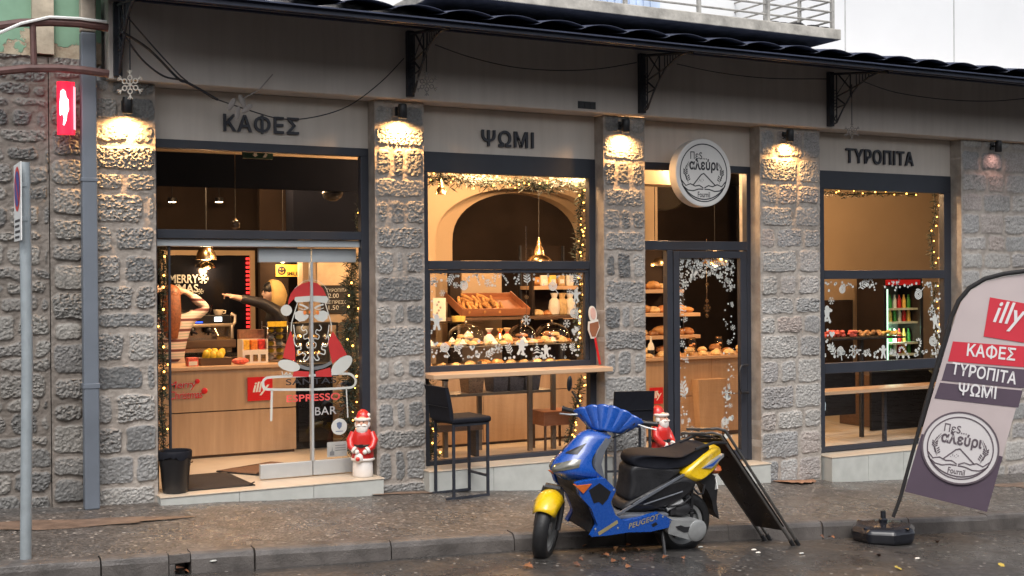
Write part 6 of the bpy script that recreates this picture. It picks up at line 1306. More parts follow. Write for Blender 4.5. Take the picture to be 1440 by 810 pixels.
# bin
p = at(243, 693, y=.02); t = thing('waste_bin', 'black plastic waste bin standing on the entrance step', 'bin', (2.19, .03, .176)); b = MB()
b.lathe([(.095, 0), (.105, .02), (.122, .22), (.126, .225), (.130, .33), (.134, .335), (.134, .345), (.124, .345), (.115, .2), (.095, .02), (0, .02)], 32); b.build('body', M['black'], t)
b = MB(); rg = random.Random(5); b.lathe([(.136, .30), (.139, .34), (.134, .352), (.122, .345), (.118, .25)], 40); b.v = [(x*(1+rg.uniform(-.012, .012)), y*(1+rg.uniform(-.012, .012)), z+(rg.uniform(-.03, .01) if z < .31 else 0)) for x, y, z in b.v]; b.build('bag_liner', M['seatleather'], t)
b = MB(); b.tube([(.10, -.09, .255), (.13, -.05, .25), (.145, .0, .25)], .006, 6); b.build('handle', M['steel'], t)
def door_mat(name, label, pts, z, m):
    t = thing(name, label, 'mat', (sum(p[0] for p in pts)/4, sum(p[1] for p in pts)/4, z)); o = t.location; n = 10; rows = []
    for i in range(n+1):
        row = []
        for j in range(n+1):
            u, v = i/n, j/n; x = (pts[0][0]*(1-u)+pts[1][0]*u)*(1-v)+(pts[3][0]*(1-u)+pts[2][0]*u)*v; y = (pts[0][1]*(1-u)+pts[1][1]*u)*(1-v)+(pts[3][1]*(1-u)+pts[2][1]*u)*v
            row.append((x-o.x, y-o.y, .008+.002*math.sin(u*9+v*7)+.03*max(0, (u-.9)*10)*max(0, (.12-v)*8)))
        rows.append(row)
    b = MB(); b.loft(rows, closed=False, caps=False); mm = b.build('pile', m, t, solid=.012)
    b = MB(); q = [(a[0]-o.x, a[1]-o.y, .008) for a in pts]; b.tube(q, .007, 6, closed=True); b.build('edging', M['black'], t)
M['matdark'] = mat('dark_doormat', (.030, .020, .015), .95, 0, .35, 60, .6, 160); M['matbrown'] = mat('brown_doormat', (.15, .075, .04), .95, 0, .3, 60, .6, 160)
door_mat('doormat', 'dark brown doormat beside the waste bin in the open entrance', [(2.26, .02), (2.86, .02), (2.82, .84), (2.36, .84)], .172, M['matdark'])
q = [at(a, c, z=.172) for a, c in ((305, 664), (366, 668), (470, 650), (380, 651))]; q[1] = Vector((3.05, .55, 0)); q[2] = Vector((3.8, .70, 0))
door_mat('doormat', 'lighter brown doormat partly behind the sliding glass door', [(p.x, p.y) for p in q], .172, M['matbrown'])
# Christmas figurines
M['fig_red'] = mat('glazed_red', (.55, .025, .02), .28, 0, .1, 10, coat=.3); M['fig_white'] = mat('glazed_white', (.74, .70, .66), .4, 0, .06, 12); M['fig_face'] = mat('glazed_face', (.72, .40, .28), .4)
def figurine(x, y, z, rz, s_, label):
    t = thing('christmas_figurine', label, 'figurine', (x, y, z), rz, 'ceramic Christmas figurines'); t.scale = (s_,)*3
    b = MB(); b.lathe([(.085, 0), (.092, .01), (.090, .08), (.085, .15), (.07, .19), (0, .19)], 24, T(0, 0, 0, s=(1, .85, 1))); b.build('white_base', M['fig_white'], t)
    b = MB(); b.lathe([(.093, .15), (.100, .16), (.098, .22), (.086, .28), (.094, .33), (.088, .39), (.05, .43), (0, .435)], 24, T(0, 0, 0, s=(1, .85, 1))); b.build('coat', M['fig_red'], t, sub=1)
    b = MB(); b.tube([(.095*math.cos(q), .08*math.sin(q), .152) for q in [2*math.pi*i/20 for i in range(20)]], .013, 8, closed=True); b.build('hem', M['fig_white'], t)
    b = MB(); b.tube([(.088*math.cos(q), .075*math.sin(q), .275) for q in [2*math.pi*i/20 for i in range(20)]], .012, 8, closed=True); b.box(-.018, .018, -.092, -.078, .262, .29); b.build('belt', M['black'], t)
    for sg in (-1, 1):
        b = MB(); b.tube([(sg*.08, 0, .385), (sg*.108, -.02, .32), (sg*.095, -.06, .265), (sg*.05, -.085, .235)], [.03, .034, .03, .024], 10); b.build('arm', M['fig_red'], t)
        b = MB(); b.tube([(sg*.068, -.078, .246), (sg*.05, -.087, .235)], .031, 10); b.ball((sg*.035, -.092, .225), .022, n=10); b.build('cuff', M['fig_white'], t)
    b = MB(); b.ball((0, -.01, .47), .058, (1, .95, 1.05), 16); b.ball((0, -.068, .468), .012, n=8); b.build('head', M['fig_face'], t)
    b = MB(); [b.ball((sg*.02, -.062, .482), .006, n=8) for sg in (-1, 1)]; b.build('eyes', M['black'], t)
    b = MB(); b.ball((0, -.035, .425), .055, (1.0, .75, 1.15), 14); b.ball((0, -.04, .385), .042, (.9, .7, 1.2), 12)
    for sg in (-1, 1): b.ball((sg*.048, -.005, .455), .028, (.8, 1, 1.3), 10); b.ball((sg*.02, -.068, .452), .018, (1.3, .7, .6), 8); b.ball((sg*.02, -.064, .497), .010, (1.3, .6, .5), 8)
    b.build('beard', M['fig_white'], t)
    b = MB(); b.lathe([(.062, .50), (.060, .53), (.045, .565), (.02, .585), (0, .588)], 20, T(0, -.004, 0, R(-4))); b.build('hat', M['fig_red'], t)
    b = MB(); b.tube([(.061*math.cos(q), -.006+.058*math.sin(q), .503) for q in [2*math.pi*i/20 for i in range(20)]], .014, 8, closed=True); b.ball((.05, .02, .535), .02, n=10); b.build('hat_trim', M['fig_white'], t)
    b = MB(); b.ball((-.02, -.085, .17), .040, (1, .7, 1.1), 12); b.build('sack', M['fig_white'], t); b = MB(); b.ball((-.025, -.115, .165), .02, n=10); b.build('toy_ball', M['fig_red'], t); return t
figurine(3.85, .03, .177, R(-30), 1.02, 'full ceramic Christmas figurine in red coat on the entrance step beside the pillar')
p = at(929, 606, y=.02); figurine(p.x, .02, -.028, R(22), 1.14, 'Christmas figurine with white beard at the glass door, half hidden by the scooter seat')
# no parking sign pole
px_, py_ = .885, -1.80; t = thing('sign_pole', 'grey galvanised pole carrying a no parking plate seen edge on at the kerb', 'sign post', (px_, py_, g(px_, py_))); M['galv'] = mat('galvanised_steel', (.34, .38, .40), .5, .35, .15, 8, .08, 60)
zt_ = at(48, 229, y=py_).z-g(px_, py_); b = MB(); b.tube([(-.045, 0, 0), (-.045+.02, 0, zt_*.5), (-.032, 0, zt_)], .036, 16); b.build('pole', M['galv'], t)
zc_ = at(44, 285, y=py_).z-g(px_, py_); b = MB(); MP = T(-.075, -.01, zc_, 0, 0, R(-88.6)) @ FACE
b.box(-.17, .17, -.25, .25, -.004, .002, MP); pl = b.build('sign_plate', M['white'], t, bevel=.001)
b = MB(); disc(b, 0, .085, .145, MP, .0032, 32); b.build('red_ring', M['red'], pl); b = MB(); disc(b, 0, .085, .115, MP, .0044, 32); b.build('blue_disc', mat('sign_blue', (.03, .06, .30), .4), pl)
b = MB(); strip(b, [(-.08, .165), (.08, .005)], .03, MP, .0056); b.build('red_bar', M['red'], pl)
b = MB(); [strip(b, [(-.12, -.12-.035*k), (.12-.03*(k % 2), -.12-.035*k)], .016, MP, .0034) for k in range(4)]; b.build('text_lines', M['ink'], pl)
for q in (.1, -.12): b = MB(); b.box(-.075, -.02, -.04, .04, zc_+q, zc_+q+.03); b.build('clamp', M['galv'], t)
# feather flag
fx, fy = 7.69, -2.44; fz = roadz(fx, fy); t = thing('feather_flag', 'leaning feather flag advertising coffee, cheese pie and bread on a black base', 'flag', (fx, fy, fz)); off = (fx, fy, fz)
vd = Vector((fx-CAMP.x, fy-CAMP.y, 0)).normalized(); fr_ = Vector((vd.y, -vd.x, 0)); 
def fl(px, py, d=0):
    dd = ray(px, py); k = (Vector((fx, fy, 0))-CAMP).dot(vd)-d; return CAMP+dd*(k/dd.dot(vd))
def f2(px, py): q = fl(px, py)-Vector(off); return (q.dot(fr_), q.z)
MFL = Matrix(((fr_.x, 0, -vd.x, 0), (fr_.y, 0, -vd.y, 0), (0, 1, 0, 0), (0, 0, 0, 1)))      # xy plane of the flag, +z towards the street
def wav(x, z): return .006*math.sin(x*5+z*2.2)
def cloth(poly, m, name, d, parent, n=18):
    """cloth patch: polygon rows between a left and a right border"""
    L, Rr = poly; rows = []
    for i in range(n+1):
        u = i/n
        def pick(P):
            k = u*(len(P)-1); a = min(int(k), len(P)-2); f_ = k-a; return (P[a][0]*(1-f_)+P[a+1][0]*f_, P[a][1]*(1-f_)+P[a+1][1]*f_)
        l, r_ = f2(*pick(L)), f2(*pick(Rr)); row = []
        for j in range(9): v = j/8; x, z = l[0]*(1-v)+r_[0]*v, l[1]*(1-v)+r_[1]*v; row.append(MFL @ Vector((x, z, d+wav(x, z))))
        rows.append(row)
    b = MB(); b.loft(rows, closed=False, caps=False); return b.build(name, m, parent)
M['flagpink'] = mat('flag_cloth_pale', (.50, .425, .42), .8, 0, .04, 3, .1, 200); M['flagplum'] = mat('flag_cloth_plum', (.085, .06, .085), .8, 0, .06, 3, .1, 200); M['flagred'] = mat('flag_cloth_red', (.56, .03, .05), .8, 0, .05, 3); M['flagwhite'] = mat('flag_print_white', (.72, .70, .70), .8, 0, .02, 3); M['flaggrey'] = mat('flag_print_pale', (.60, .57, .57), .8, 0, .02, 3)
def fdir(px, py): d = Vector((-83.0, 288.0)).normalized(); return d
# frame of the flag print: along = to the right and slightly down, up = along the pole
Ls = [(1272, 691), (1290, 628), (1308, 566), (1327, 500), (1345, 440), (1352, 424), (1366, 408), (1386, 396), (1412, 389), (1440, 386), (1470, 386)]
Rs = [(1388, 720), (1406, 655), (1424, 590), (1442, 528), (1460, 462), (1464, 448), (1468, 430), (1472, 415), (1476, 402), (1478, 394), (1480, 390)]
cl = cloth((Ls, Rs), M['flagpink'], 'cloth', 0, t, 40)
def band(l0, l1, r0, r1, m, name, d=.004): return cloth(([l0, l1], [r0, r1]), m, name, d, cl, 6)
cloth(([(1272, 691), (1296, 610)], [(1388, 720), (1410, 642)]), M['flagplum'], 'lower_panel', .004, cl, 8)
band((1333, 508), (1340, 480), (1448, 517), (1455, 488), M['flagred'], 'red_band'); band((1324, 535), (1331, 511), (1440, 546), (1448, 520), M['flagplum'], 'plum_band'); band((1314, 560), (1322, 538), (1432, 573), (1438, 549), M['flagplum'], 'plum_band')
band((1383, 473), (1392, 418), (1440, 482), (1449, 428), M['flagred'], 'red_square', .005)
def flagtext(s_, c0, c1, hgt, m, name, parent, offv=.02, shear=0):
    a = Vector(f2(*c0)); c = Vector(f2(*c1)); ang = math.atan2(c.y-a.y, c.x-a.x); b = MB(); h = abs(f2(0, 0)[1]-f2(0, hgt)[1])
    X = MFL @ Matrix.Translation((a.x, a.y, .0115)) @ Matrix.Rotation(ang, 4, 'Z'); put_text(b, s_, X, 0, (c-a).length, 0, h, 0, offv, 1.02, shear); return b.build(name, m, parent)
flagtext('ΚΑΦΕΣ', (1359, 501), (1427, 508), 15, M['flagwhite'], 'lettering', cl); flagtext('ΤΥΡΟΠΙΤΑ', (1337, 526), (1428, 541), 14, M['flagwhite'], 'lettering', cl); flagtext('ΨΩΜΙ', (1347, 555), (1400, 561), 14, M['flagwhite'], 'lettering', cl); flagtext('illy', (1392, 462), (1431, 468), 32, M['flagwhite'], 'lettering', cl, .012, .2)
c0 = f2(1350, 630); rad = abs(f2(1404, 630)[0]-c0[0]); XL = MFL @ Matrix.Translation((c0[0], c0[1], .0115)) @ Matrix.Rotation(R(-9), 4, 'Z')
b = MB(); disc(b, 0, 0, rad, XL, 0, 48); b.build('emblem_disc', M['flaggrey'], cl); b = MB(); strip(b, circ(rad*1.0, 64)[:-1], rad*.05, XL, .003, True); logo(b, XL, rad*.95, .003); b.build('emblem', mat('emblem_plum', (.11, .085, .10), .8), cl)
b = MB(); P_ = [fl(*q)-Vector(off) for q in ((1256, 727), (1266, 700), (1285, 630), (1303, 566), (1322, 500), (1338, 446), (1348, 423), (1363, 405), (1385, 392), (1412, 385), (1442, 381), (1475, 381))]
b.tube(P_, [.016]*3+[.020]*9, 10); b.build('pole', M['blackmatte'], t)
M['basepl'] = mat('black_wet_plastic', (.014, .015, .02), .22, 0, .2, 8, .05, 40)
b = MB(); rings = []
for r_, z in ((.235, 0), (.272, .02), (.285, .10), (.268, .135), (.20, .152), (.10, .160), (.06, .162)):
    rings.append([(r_*math.cos(R(22.5+45*i))*(1.04), r_*math.sin(R(22.5+45*i))*.96, z) for i in range(8)])
b.loft(rings, smooth=False); b.build('water_base', M['basepl'], t, bevel=.025, seg=3)
b = MB()
for i in range(4):
    a = R(45*i*2+10); b.tube([(.09*math.cos(a), .09*math.sin(a), .155), (.2*math.cos(a), .2*math.sin(a), .135), (.262*math.cos(a), .262*math.sin(a), .138)], .011, 6)
b.lathe([(.035, .15), (.038, .19), (.024, .2), (.022, .26), (0, .26)], 14); b.build('socket', M['basepl'], t)
# folding A-board leaning on the scooter
M['blackboard'] = mat('wet_blackboard', (.022, .016, .015), .35, 0, .6, 5, .05, 30, rvar=.12); M['tubegrey'] = mat('dark_chrome_tube', (.16, .15, .14), .3, .8, .2, 8)
F1 = Vector((6.70, -2.42, roadz(6.7, -2.42)+.01)); F2 = Vector((6.62, -2.155, roadz(6.62, -2.13)+.01)); T1 = at(1014, 614, y=-2.40); T2 = T1+(F2-F1)+Vector((0, 0, -.02))
t = thing('folding_board', 'dark folding street board with tube frame leaning against the scooter tail', 'street board', F1); off = F1
def frame_pts(dx, top):
    d = Vector((dx, 0, 0)); a, c = T1+d+Vector((0, 0, top)), T2+d+Vector((0, 0, top)); ax = (T1-F1).normalized()
    bend = [a+ax*.02, a+ax*.045+Vector((-.03, .01, 0))-Vector((.03, 0, 0)), a+ax*.03+Vector((-.11, .02, .01))]
    bend2 = [c+ax*.03+Vector((-.11, -.02, .01)), c+ax*.045+Vector((-.06, -.01, 0)), c+ax*.02]
    return [F1+d, F1.lerp(a, .5)+d*.5, a]+bend+bend2+[c, F2.lerp(c, .5)+d*.5, F2+d]
b = MB(); b.tube(frame_pts(0, 0), .0125, 8); b.build('front_frame', M['tubegrey'], t, off=off)
b = MB(); b.tube(frame_pts(.055, .03), .0125, 8); b.build('rear_frame', M['tubegrey'], t, off=off)
nrm = (F2-F1).cross(T1-F1).normalized(); nrm = -nrm if nrm.x > 0 else nrm
for dd, nm, u0 in ((.004, 'front_panel', .14), (-.035, 'rear_panel', .14)):
    vs = []
    for u in (u0, .985):
        for v in (.03, .97):
            q = F1.lerp(T1, u)*(1-v)+F2.lerp(T2, u)*v; vs += [q+nrm*(dd+.004), q+nrm*(dd-.004)]
    b = MB(); b.add(vs, [(0, 2, 6, 4), (1, 5, 7, 3), (0, 1, 3, 2), (4, 6, 7, 5), (0, 4, 5, 1), (2, 3, 7, 6)]); b.build(nm, M['blackboard'], t, off=off)
for f_ in (F1, F2, F1+Vector((.055, 0, 0)), F2+Vector((.055, 0, 0))): b = MB(); b.tube([f_+Vector((.008, 0, -.012)), f_+(T1-F1).normalized()*.05], .018, 8); b.build('rubber_foot', M['black'], t, off=off)
# fallen leaves, cardboard, stains
rg = random.Random(77); M['leaf1'] = mat('orange_leaf', (.24, .095, .042), .5, 0, .3, 30); M['leaf2'] = mat('brown_leaf', (.13, .06, .035), .55, 0, .3, 30); M['leaf3'] = mat('yellow_leaf', (.50, .36, .06), .5, 0, .2, 30)
def leaf(x, y, z, s_, k):
    b = MB(); n = 7; L = []; Rr = []
    for i in range(n+1): u = i/n; w = .42*s_*math.sin(math.pi*u**.8)*(1+.25*math.sin(u*19)); zz = .012*math.sin(u*3.1+k)+.004; L.append((u*s_, w, zz+abs(w)*.35)); Rr.append((u*s_, -w, zz+abs(w)*.2))
    C_ = [(i/n*s_, 0, .012*math.sin(i/n*3.1+k)+.004) for i in range(n+1)]; b.add(L+C_+Rr, [f for i in range(n) for f in ((i, i+1, n+2+i, n+1+i), (n+1+i, n+2+i, 2*n+3+i, 2*n+2+i))], smooth=True)
    o = b.build('fallen_leaf', (M['leaf1'], M['leaf2'], M['leaf3'])[k % 3]); o.location = (x, y, z); o.rotation_euler = (rg.uniform(-.15, .15), rg.uniform(-.15, .15), rg.uniform(0, 6.3)); tag(o, ('orange', 'brown', 'yellow')[k % 3]+' fallen leaf lying on the wet ground', 'leaf', ('orange', 'brown', 'yellow')[k % 3]+' fallen leaves on the wet ground')
def ongr(px, py):
    for k in range(60):
        d = ray(px, py)
    lo, hi = 3.0, 30.0
    for _ in range(50):
        m_ = (lo+hi)/2; q = CAMP+d*m_; zz = g(q.x, q.y) if q.y > KY(q.x) else roadz(q.x, q.y)
        if q.z > zz: lo = m_
        else: hi = m_
    q = CAMP+d*lo; return q
for i, (px, py) in enumerate(((845, 783), (867, 772), (872, 776), (814, 788), (900, 776), (877, 789), (886, 768), (806, 796), (735, 798), (1153, 756), (1165, 757), (1232, 783), (1258, 801), (1404, 795), (860, 792), (932, 787), (960, 785), (245, 807), (255, 806), (248, 803), (880, 800), (1318, 764), (820, 770), (1172, 748))):
    q = ongr(px, py); leaf(q.x, q.y, q.z+.004, rg.uniform(.04, .085), 2 if i in (12, 13) else (i % 2 if i % 5 else 0))
for i, (px, py) in enumerate(((1127, 779), (1066, 778), (1204, 740), (1060, 774), (300, 790), (1290, 786), (985, 770))):
    q = ongr(px, py); b = MB(); b.ball((0, 0, .006), .02, (1.3, .8, .35), 8); o = b.build('pebble', M['card'] if i % 2 else M['tile']); o.location = q; tag(o, 'small pale pebble on the wet asphalt', 'pebble', 'pale pebbles on the asphalt')
a = ongr(1102, 681); c = ongr(1188, 687); b = MB(); rows = []
for i in range(13):
    u = i/12; row = []
    for j in range(5): v = j/4; x = a.x+(c.x-a.x)*u; row.append((x, -.03-.26*v*(math.sin(math.pi*min(1, u*.9+.1))**.5)-.01*math.sin(i*2.1), g(x, -.1)+.012+.018*abs(math.sin(i*1.3+j))*(v > .6)))
    rows.append(row)
b.loft(rows, closed=False, caps=False); tag(b.build('cardboard_sheet', mat('wet_cardboard', (.32, .17, .10), .7, 0, .25, 12, .3, 30), solid=.006), 'flattened wet brown cardboard at the foot of the wide stone pillar', 'cardboard')
for nm, (px, py), w_, h_ in (('mud_patch', (95, 737), 1.5, .34), ('mud_patch', (570, 694), .55, .10), ('mud_patch', (1432, 683), .8, .3)):
    q = ongr(px, py); b = MB(); pts = []
    for i in range(28): a_ = 2*math.pi*i/28; rr = 1+.22*math.sin(a_*3+px)+.12*math.sin(a_*7+1)+rg.uniform(-.05, .05); pts.append((q.x+w_/2*rr*math.cos(a_), min(q.y+h_/2*rr*math.sin(a_), -.0)))
    b.add([(q.x, q.y, g(q.x, q.y)+.013)]+[(x, y, g(x, y)+.008) for x, y in pts], [(0, i+1, (i+1) % 28+1) for i in range(28)], smooth=True); o = b.build(nm, M['mud']); o['kind'] = 'structure'

# ================================================================ the scooter
sx, sy = 4.43, -2.24; sz = roadz(sx+.6, sy)+.0
P = thing('parked_scooter', 'blue and yellow motor scooter parked at the kerb on its stand', 'scooter', (sx, sy, sz-.004)); P.rotation_euler = (R(8), math.atan2(roadz(sx, sy)-roadz(sx+1.24, sy), 1.24), 0)
def carpaint(name, col, rough=.25):
    m, t_, p_, o_ = base(name); p_.inputs['Base Color'].default_value = (*col, 1); p_.inputs['Coat Weight'].default_value = .8; p_.inputs['Coat Roughness'].default_value = .05
    f = noise(t_, o_, 30, 5, .7); t_.links.new(ramp(t_, f, [(.35, (rough-.08,)*3), (.65, (rough+.15,)*3)]), p_.inputs['Roughness'])
    c = noise(t_, o_, 3.5, 4); t_.links.new(mixc(t_, .15, col, ramp(t_, c, [(.35, (.6, .6, .6)), (.6, (1.05, 1.05, 1.05))]), 'MULTIPLY'), p_.inputs['Base Color'])
    v = t_.nodes.new('ShaderNodeTexVoronoi'); v.inputs['Scale'].default_value = 160; t_.links.new(o_, v.inputs['Vector']); setbump(t_, p_, ramp(t_, v.outputs['Distance'], [(0, (1, 1, 1)), (.35, (0, 0, 0))]), .05, .002); return m
M['blue'] = carpaint('blue_paint', (.008, .072, .36)); M['yellow'] = carpaint('yellow_paint', (.78, .50, .008)); M['dplastic'] = mat('worn_black_plastic', (.016, .016, .018), .48, 0, .25, 14, .1, 90, rvar=.12); M['tyre'] = mat('wet_tyre', (.012, .012, .013), .5, 0, .2, 20, .2, 60); M['alu'] = mat('dull_alloy', (.40, .41, .41), .42, .5, .18, 9); M['orange'] = mat('orange_lens', (.60, .13, .02), .2, 0, .1, 20, coat=.5); M['lens'] = mat('grey_lens', (.13, .125, .10), .1, .1, .25, 25, coat=1)
M['greyin'] = mat('grey_inner_shield', (.12, .13, .15), .5, 0, .15, 8)
def plate(name, poly, y0, y1, m, bev=.012, both=True, sub=0):
    """side panel: outline in the xz plane between two depths, mirrored to the far side"""
    if both: b = MB(); b.prism(poly, -y0, -y1); b.build(name, m, P, bevel=bev, seg=3)
    b = MB(); b.prism(poly, y0, y1); return b.build(name, m, P, bevel=bev, seg=3)
def hull(name, prof, m, parent=None, bev=.02, n=3):
    """body volume: (x, z, half width) outline, rounded over its edge"""
    cx = sum(p_[0] for p_ in prof)/len(prof); cz = sum(p_[1] for p_ in prof)/len(prof); k = len(prof); rings = []
    for sg, ins, wf in ((-1, .28, 1.0), (-1, .10, .93), (-1, 0, .70), (1, 0, .70), (1, .10, .93), (1, .28, 1.0)):
        rings.append([(x+(cx-x)*ins, sg*w*wf, z+(cz-z)*ins) for x, z, w in prof])
    b = MB(); b.loft(rings); o = b.build(name, m, parent or P, sharp=50); s_ = o.modifiers.new('sub', 'SUBSURF'); s_.levels = s_.render_levels = 2; return o
# front shield: sections front x, rear x, half width per height
LV = [(.640, .06, .34, .13), (.690, -.015, .335, .165), (.72, -.025, .28, .17), (.76, .0, .24, .155), (.80, .035, .235, .14), (.84, .07, .25, .128), (.89, .115, .30, .115), (.94, .155, .355, .105), (.985, .195, .415, .095), (1.005, .25, .38, .06)]
def shield(t_, z, o=0):
    for a, c in zip(LV, LV[1:]):
        if z <= c[0] or c is LV[-1]: k = max(0, min(1, (z-a[0])/(c[0]-a[0]))); xf, xr_, w = [a[i]*(1-k)+c[i]*k for i in (1, 2, 3)]; break
    c_, s_ = math.cos(t_), math.sin(t_); return (xr_-(xr_-xf+o)*abs(c_)**.9, (w+o)*math.copysign(abs(s_)**1.1, s_), z)
rings = []
for z in [.640+.365*i/16 for i in range(17)]: rings.append([shield(-math.pi/2+math.pi*j/24, z) for j in range(25)])
b = MB(); b.loft(rings); fs = b.build('front_shield', M['blue'], P, sharp=45)
def patch(name, m, ts, zl, zu, o=.004, n=10, k=6, both=True):
    for sg in ((-1, 1) if both else (-1,)):
        rows = []
        for i in range(n+1):
            t_ = R(ts[0]+(ts[1]-ts[0])*i/n); u = i/n; a, c = zl(u), zu(u); rows.append([shield(sg*t_, a+(c-a)*j/k, o+.006*math.sin(math.pi*j/k)*math.sin(math.pi*u)) for j in range(k+1)])
        b = MB(); b.loft(rows, closed=False, caps=False); b.build(name, m, P)
patch('headlight', M['lens'], (4, 66), lambda u: .684+.075*u, lambda u: .748+.085*u-.02*max(0, u-.7)*3)
patch('air_slot', M['black'], (12, 50), lambda u: .835+.01*u, lambda u: .845+.085*u, .003)
b = MB(); rings = []
for z, x, w in ((.36, .50, .15), (.50, .43, .16), (.64, .355, .165), (.78, .30, .165), (.88, .33, .145), (.97, .41, .10)): rings.append([(x-.05, -w, z), (x+.02, -w*.9, z), (x+.05, 0, z), (x+.02, w*.9, z), (x-.05, w, z)])
b.loft(rings); b.build('inner_shield', M['greyin'], P)
side = [(.085, .655), (.14, .668), (.33, .69), (.44, .60), (.425, .555), (.405, .50), (.46, .405), (.54, .352), (.70, .372), (.86, .405), (.99, .345), (.965, .285), (.80, .258), (.60, .262), (.42, .245), (.27, .240), (.315, .33), (.24, .46), (.13, .56)]
sp_ = plate('side_panel', side, -.205, -.165, M['blue'], .014)
plate('panel_opening', [(.20, .60), (.285, .655), (.395, .585), (.375, .53), (.335, .485), (.30, .51), (.255, .50)], -.2075, -.17, M['black'], .006)
plate('turn_signal', [(.075, .640), (.17, .646), (.215, .652), (.15, .578)], -.214, -.17, M['orange'], .006)
plate('panel_vent', [(.80, .315), (.84, .335), (.86, .315), (.82, .295)], -.2068, -.17, M['black'], .004)
b = MB(); X_ = fac(.595, -.2075, .288) @ Matrix.Rotation(R(15), 4, 'Z'); put_text(b, 'PEUGEOT', X_, 0, .275, 0, .042, 0, .02, 1.05, .3); b.build('lettering', mat('dull_gold', (.38, .32, .19), .4, .3), sp_)
b = MB(); X_ = fac(.33, -.2075, .262) @ Matrix.Rotation(R(20), 4, 'Z'); strip(b, [(0, 0), (.08, .012), (.18, .03)], .03, X_); b.build('side_decal', mat('decal_gold', (.30, .25, .13), .45), sp_)
b = MB(); b.prism([(.28, .245), (.31, .33), (.24, .46), (.14, .56), (.10, .655), (.32, .66), (.42, .54), (.44, .40), (.56, .35), (.98, .345), (.96, .28), (.6, .255)], -.15, .15); b.build('under_body', M['dplastic'], P, bevel=.02)
b = MB(); b.box(.47, .98, -.17, .17, .355, .385); b.build('footboard', M['greyin'], P, bevel=.008)
hull('body_cover', [(.50, .385, .12), (.70, .52, .15), (.90, .62, .165), (1.08, .70, .17), (1.26, .66, .16), (1.25, .58, .15), (1.17, .50, .15), (1.00, .42, .15), (.80, .375, .13)], M['dplastic'])
hull('seat_base', [(.61, .76, .10), (.63, .66, .11), (.64, .56, .12), (.60, .44, .12), (.78, .50, .13), (1.05, .66, .14), (1.15, .75, .14), (.80, .77, .13)], M['dplastic'])
plate('body_trim', [(.50, .40), (1.07, .70), (1.085, .69), (.515, .385)], -.172, -.160, M['greyin'], .003)
hull('seat', [(.60, .775, .10), (.63, .825, .12), (.72, .845, .14), (.90, .835, .15), (1.05, .825, .15), (1.14, .845, .14), (1.23, .895, .13), (1.34, .915, .12), (1.39, .885, .11), (1.28, .80, .13), (1.12, .715, .14), (.85, .70, .14), (.66, .72, .12)], M['seatleather'])
hull('tail_fairing', [(1.05, .685, .165), (1.15, .765, .16), (1.25, .835, .15), (1.36, .885, .13), (1.48, .90, .09), (1.50, .84, .09), (1.46, .74, .12), (1.37, .675, .14), (1.25, .600, .16), (1.13, .63, .17)], M['yellow'])
plate('tail_decal', [(1.25, .735), (1.34, .785), (1.45, .85), (1.455, .83), (1.38, .76), (1.35, .735)], -.150, -.120, M['alu'], .002); plate('tail_decal', [(1.27, .74), (1.35, .775), (1.42, .825), (1.36, .755)], -.1525, -.12, mat('blue_decal', (.02, .08, .35), .35), .002)
b = MB(); b.ball((1.46, 0, .70), .08, (.9, 1.3, .6), 16); b.build('tail_light', M['orange'], P)
b = MB(); b.tube([(1.18, -.12, .60), (1.25, -.155, .53), (1.29, -.155, .53), (1.31, -.14, .60)], .009, 8); b.build('grab_loop', M['black'], P)
b = MB(); b.tube([(1.20, -.11, .88), (1.36, -.12, .935), (1.50, -.10, .925), (1.52, 0, .92), (1.50, .10, .925), (1.36, .12, .935), (1.20, .11, .88)], .012, 8); b.build('grab_rail', M['black'], P)
def wheel(X_, R_, w, name):
    rim = MB(); n = 40; prof = [(R_*.66, -w*.36), (R_*.70, -w*.48), (R_*.84, -w*.5), (R_*.955, -w*.36), (R_, -w*.12), (R_, w*.12), (R_*.955, w*.36), (R_*.84, w*.5), (R_*.70, w*.48), (R_*.66, w*.36), (R_*.66, -w*.36)]
    b = MB(); b.lathe(prof, n, X_); wt = b.build(name, M['tyre'], P)
    b = MB(); b.lathe([(R_*.56, -w*.30), (R_*.665, -w*.37), (R_*.675, -w*.33), (R_*.60, -w*.22), (R_*.60, w*.22), (R_*.675, w*.33), (R_*.665, w*.37), (R_*.56, w*.30), (R_*.56, -w*.30)], n, X_)
    for k in range(3):
        a = 2*math.pi*k/3+.3; c_, s_ = math.cos(a), math.sin(a); Y_ = X_ @ Matrix.Rotation(a, 4, 'Z'); b.loft([[(.03, -.035, -w*.22), (.03, .035, -w*.22), (.03, .035, w*.1), (.03, -.035, w*.1)], [(R_*.60, -.022, -w*.24), (R_*.60, .022, -w*.24), (R_*.60, .022, w*.05), (R_*.60, -.022, w*.05)]], Y_, smooth=False)
    b.lathe([(0, -w*.35), (.045, -w*.35), (.05, w*.3), (0, w*.3)], 16, X_); b.build('rim', M['alu'], wt)
    return wt
RW = .252
wheel(T(1.24, 0, RW, R(90)), RW, .118, 'rear_wheel')
b = MB(); b.loft([[(x, y, z) for x, z in ((.97, .345), (1.10, .335), (1.22, .335), (1.30, .315), (1.335, .25), (1.30, .185), (1.22, .165), (1.08, .205), (.97, .235))] for y in (-.205, -.10)], smooth=False); tc = b.build('drive_cover', M['alu'], P, bevel=.018, seg=3)
b = MB(); b.lathe([(.0, .018), (.06, .018), (.085, .006), (.088, -.004)], 28, T(1.245, -.205, .25, R(90))); b.build('hub_cover', M['alu'], tc); b = MB(); b.prism([(1.03, .29), (1.08, .30), (1.12, .285), (1.19, .285), (1.20, .245), (1.12, .24), (1.06, .265)], -.209, -.2); b.build('cover_recess', M['dplastic'], tc, bevel=.002)
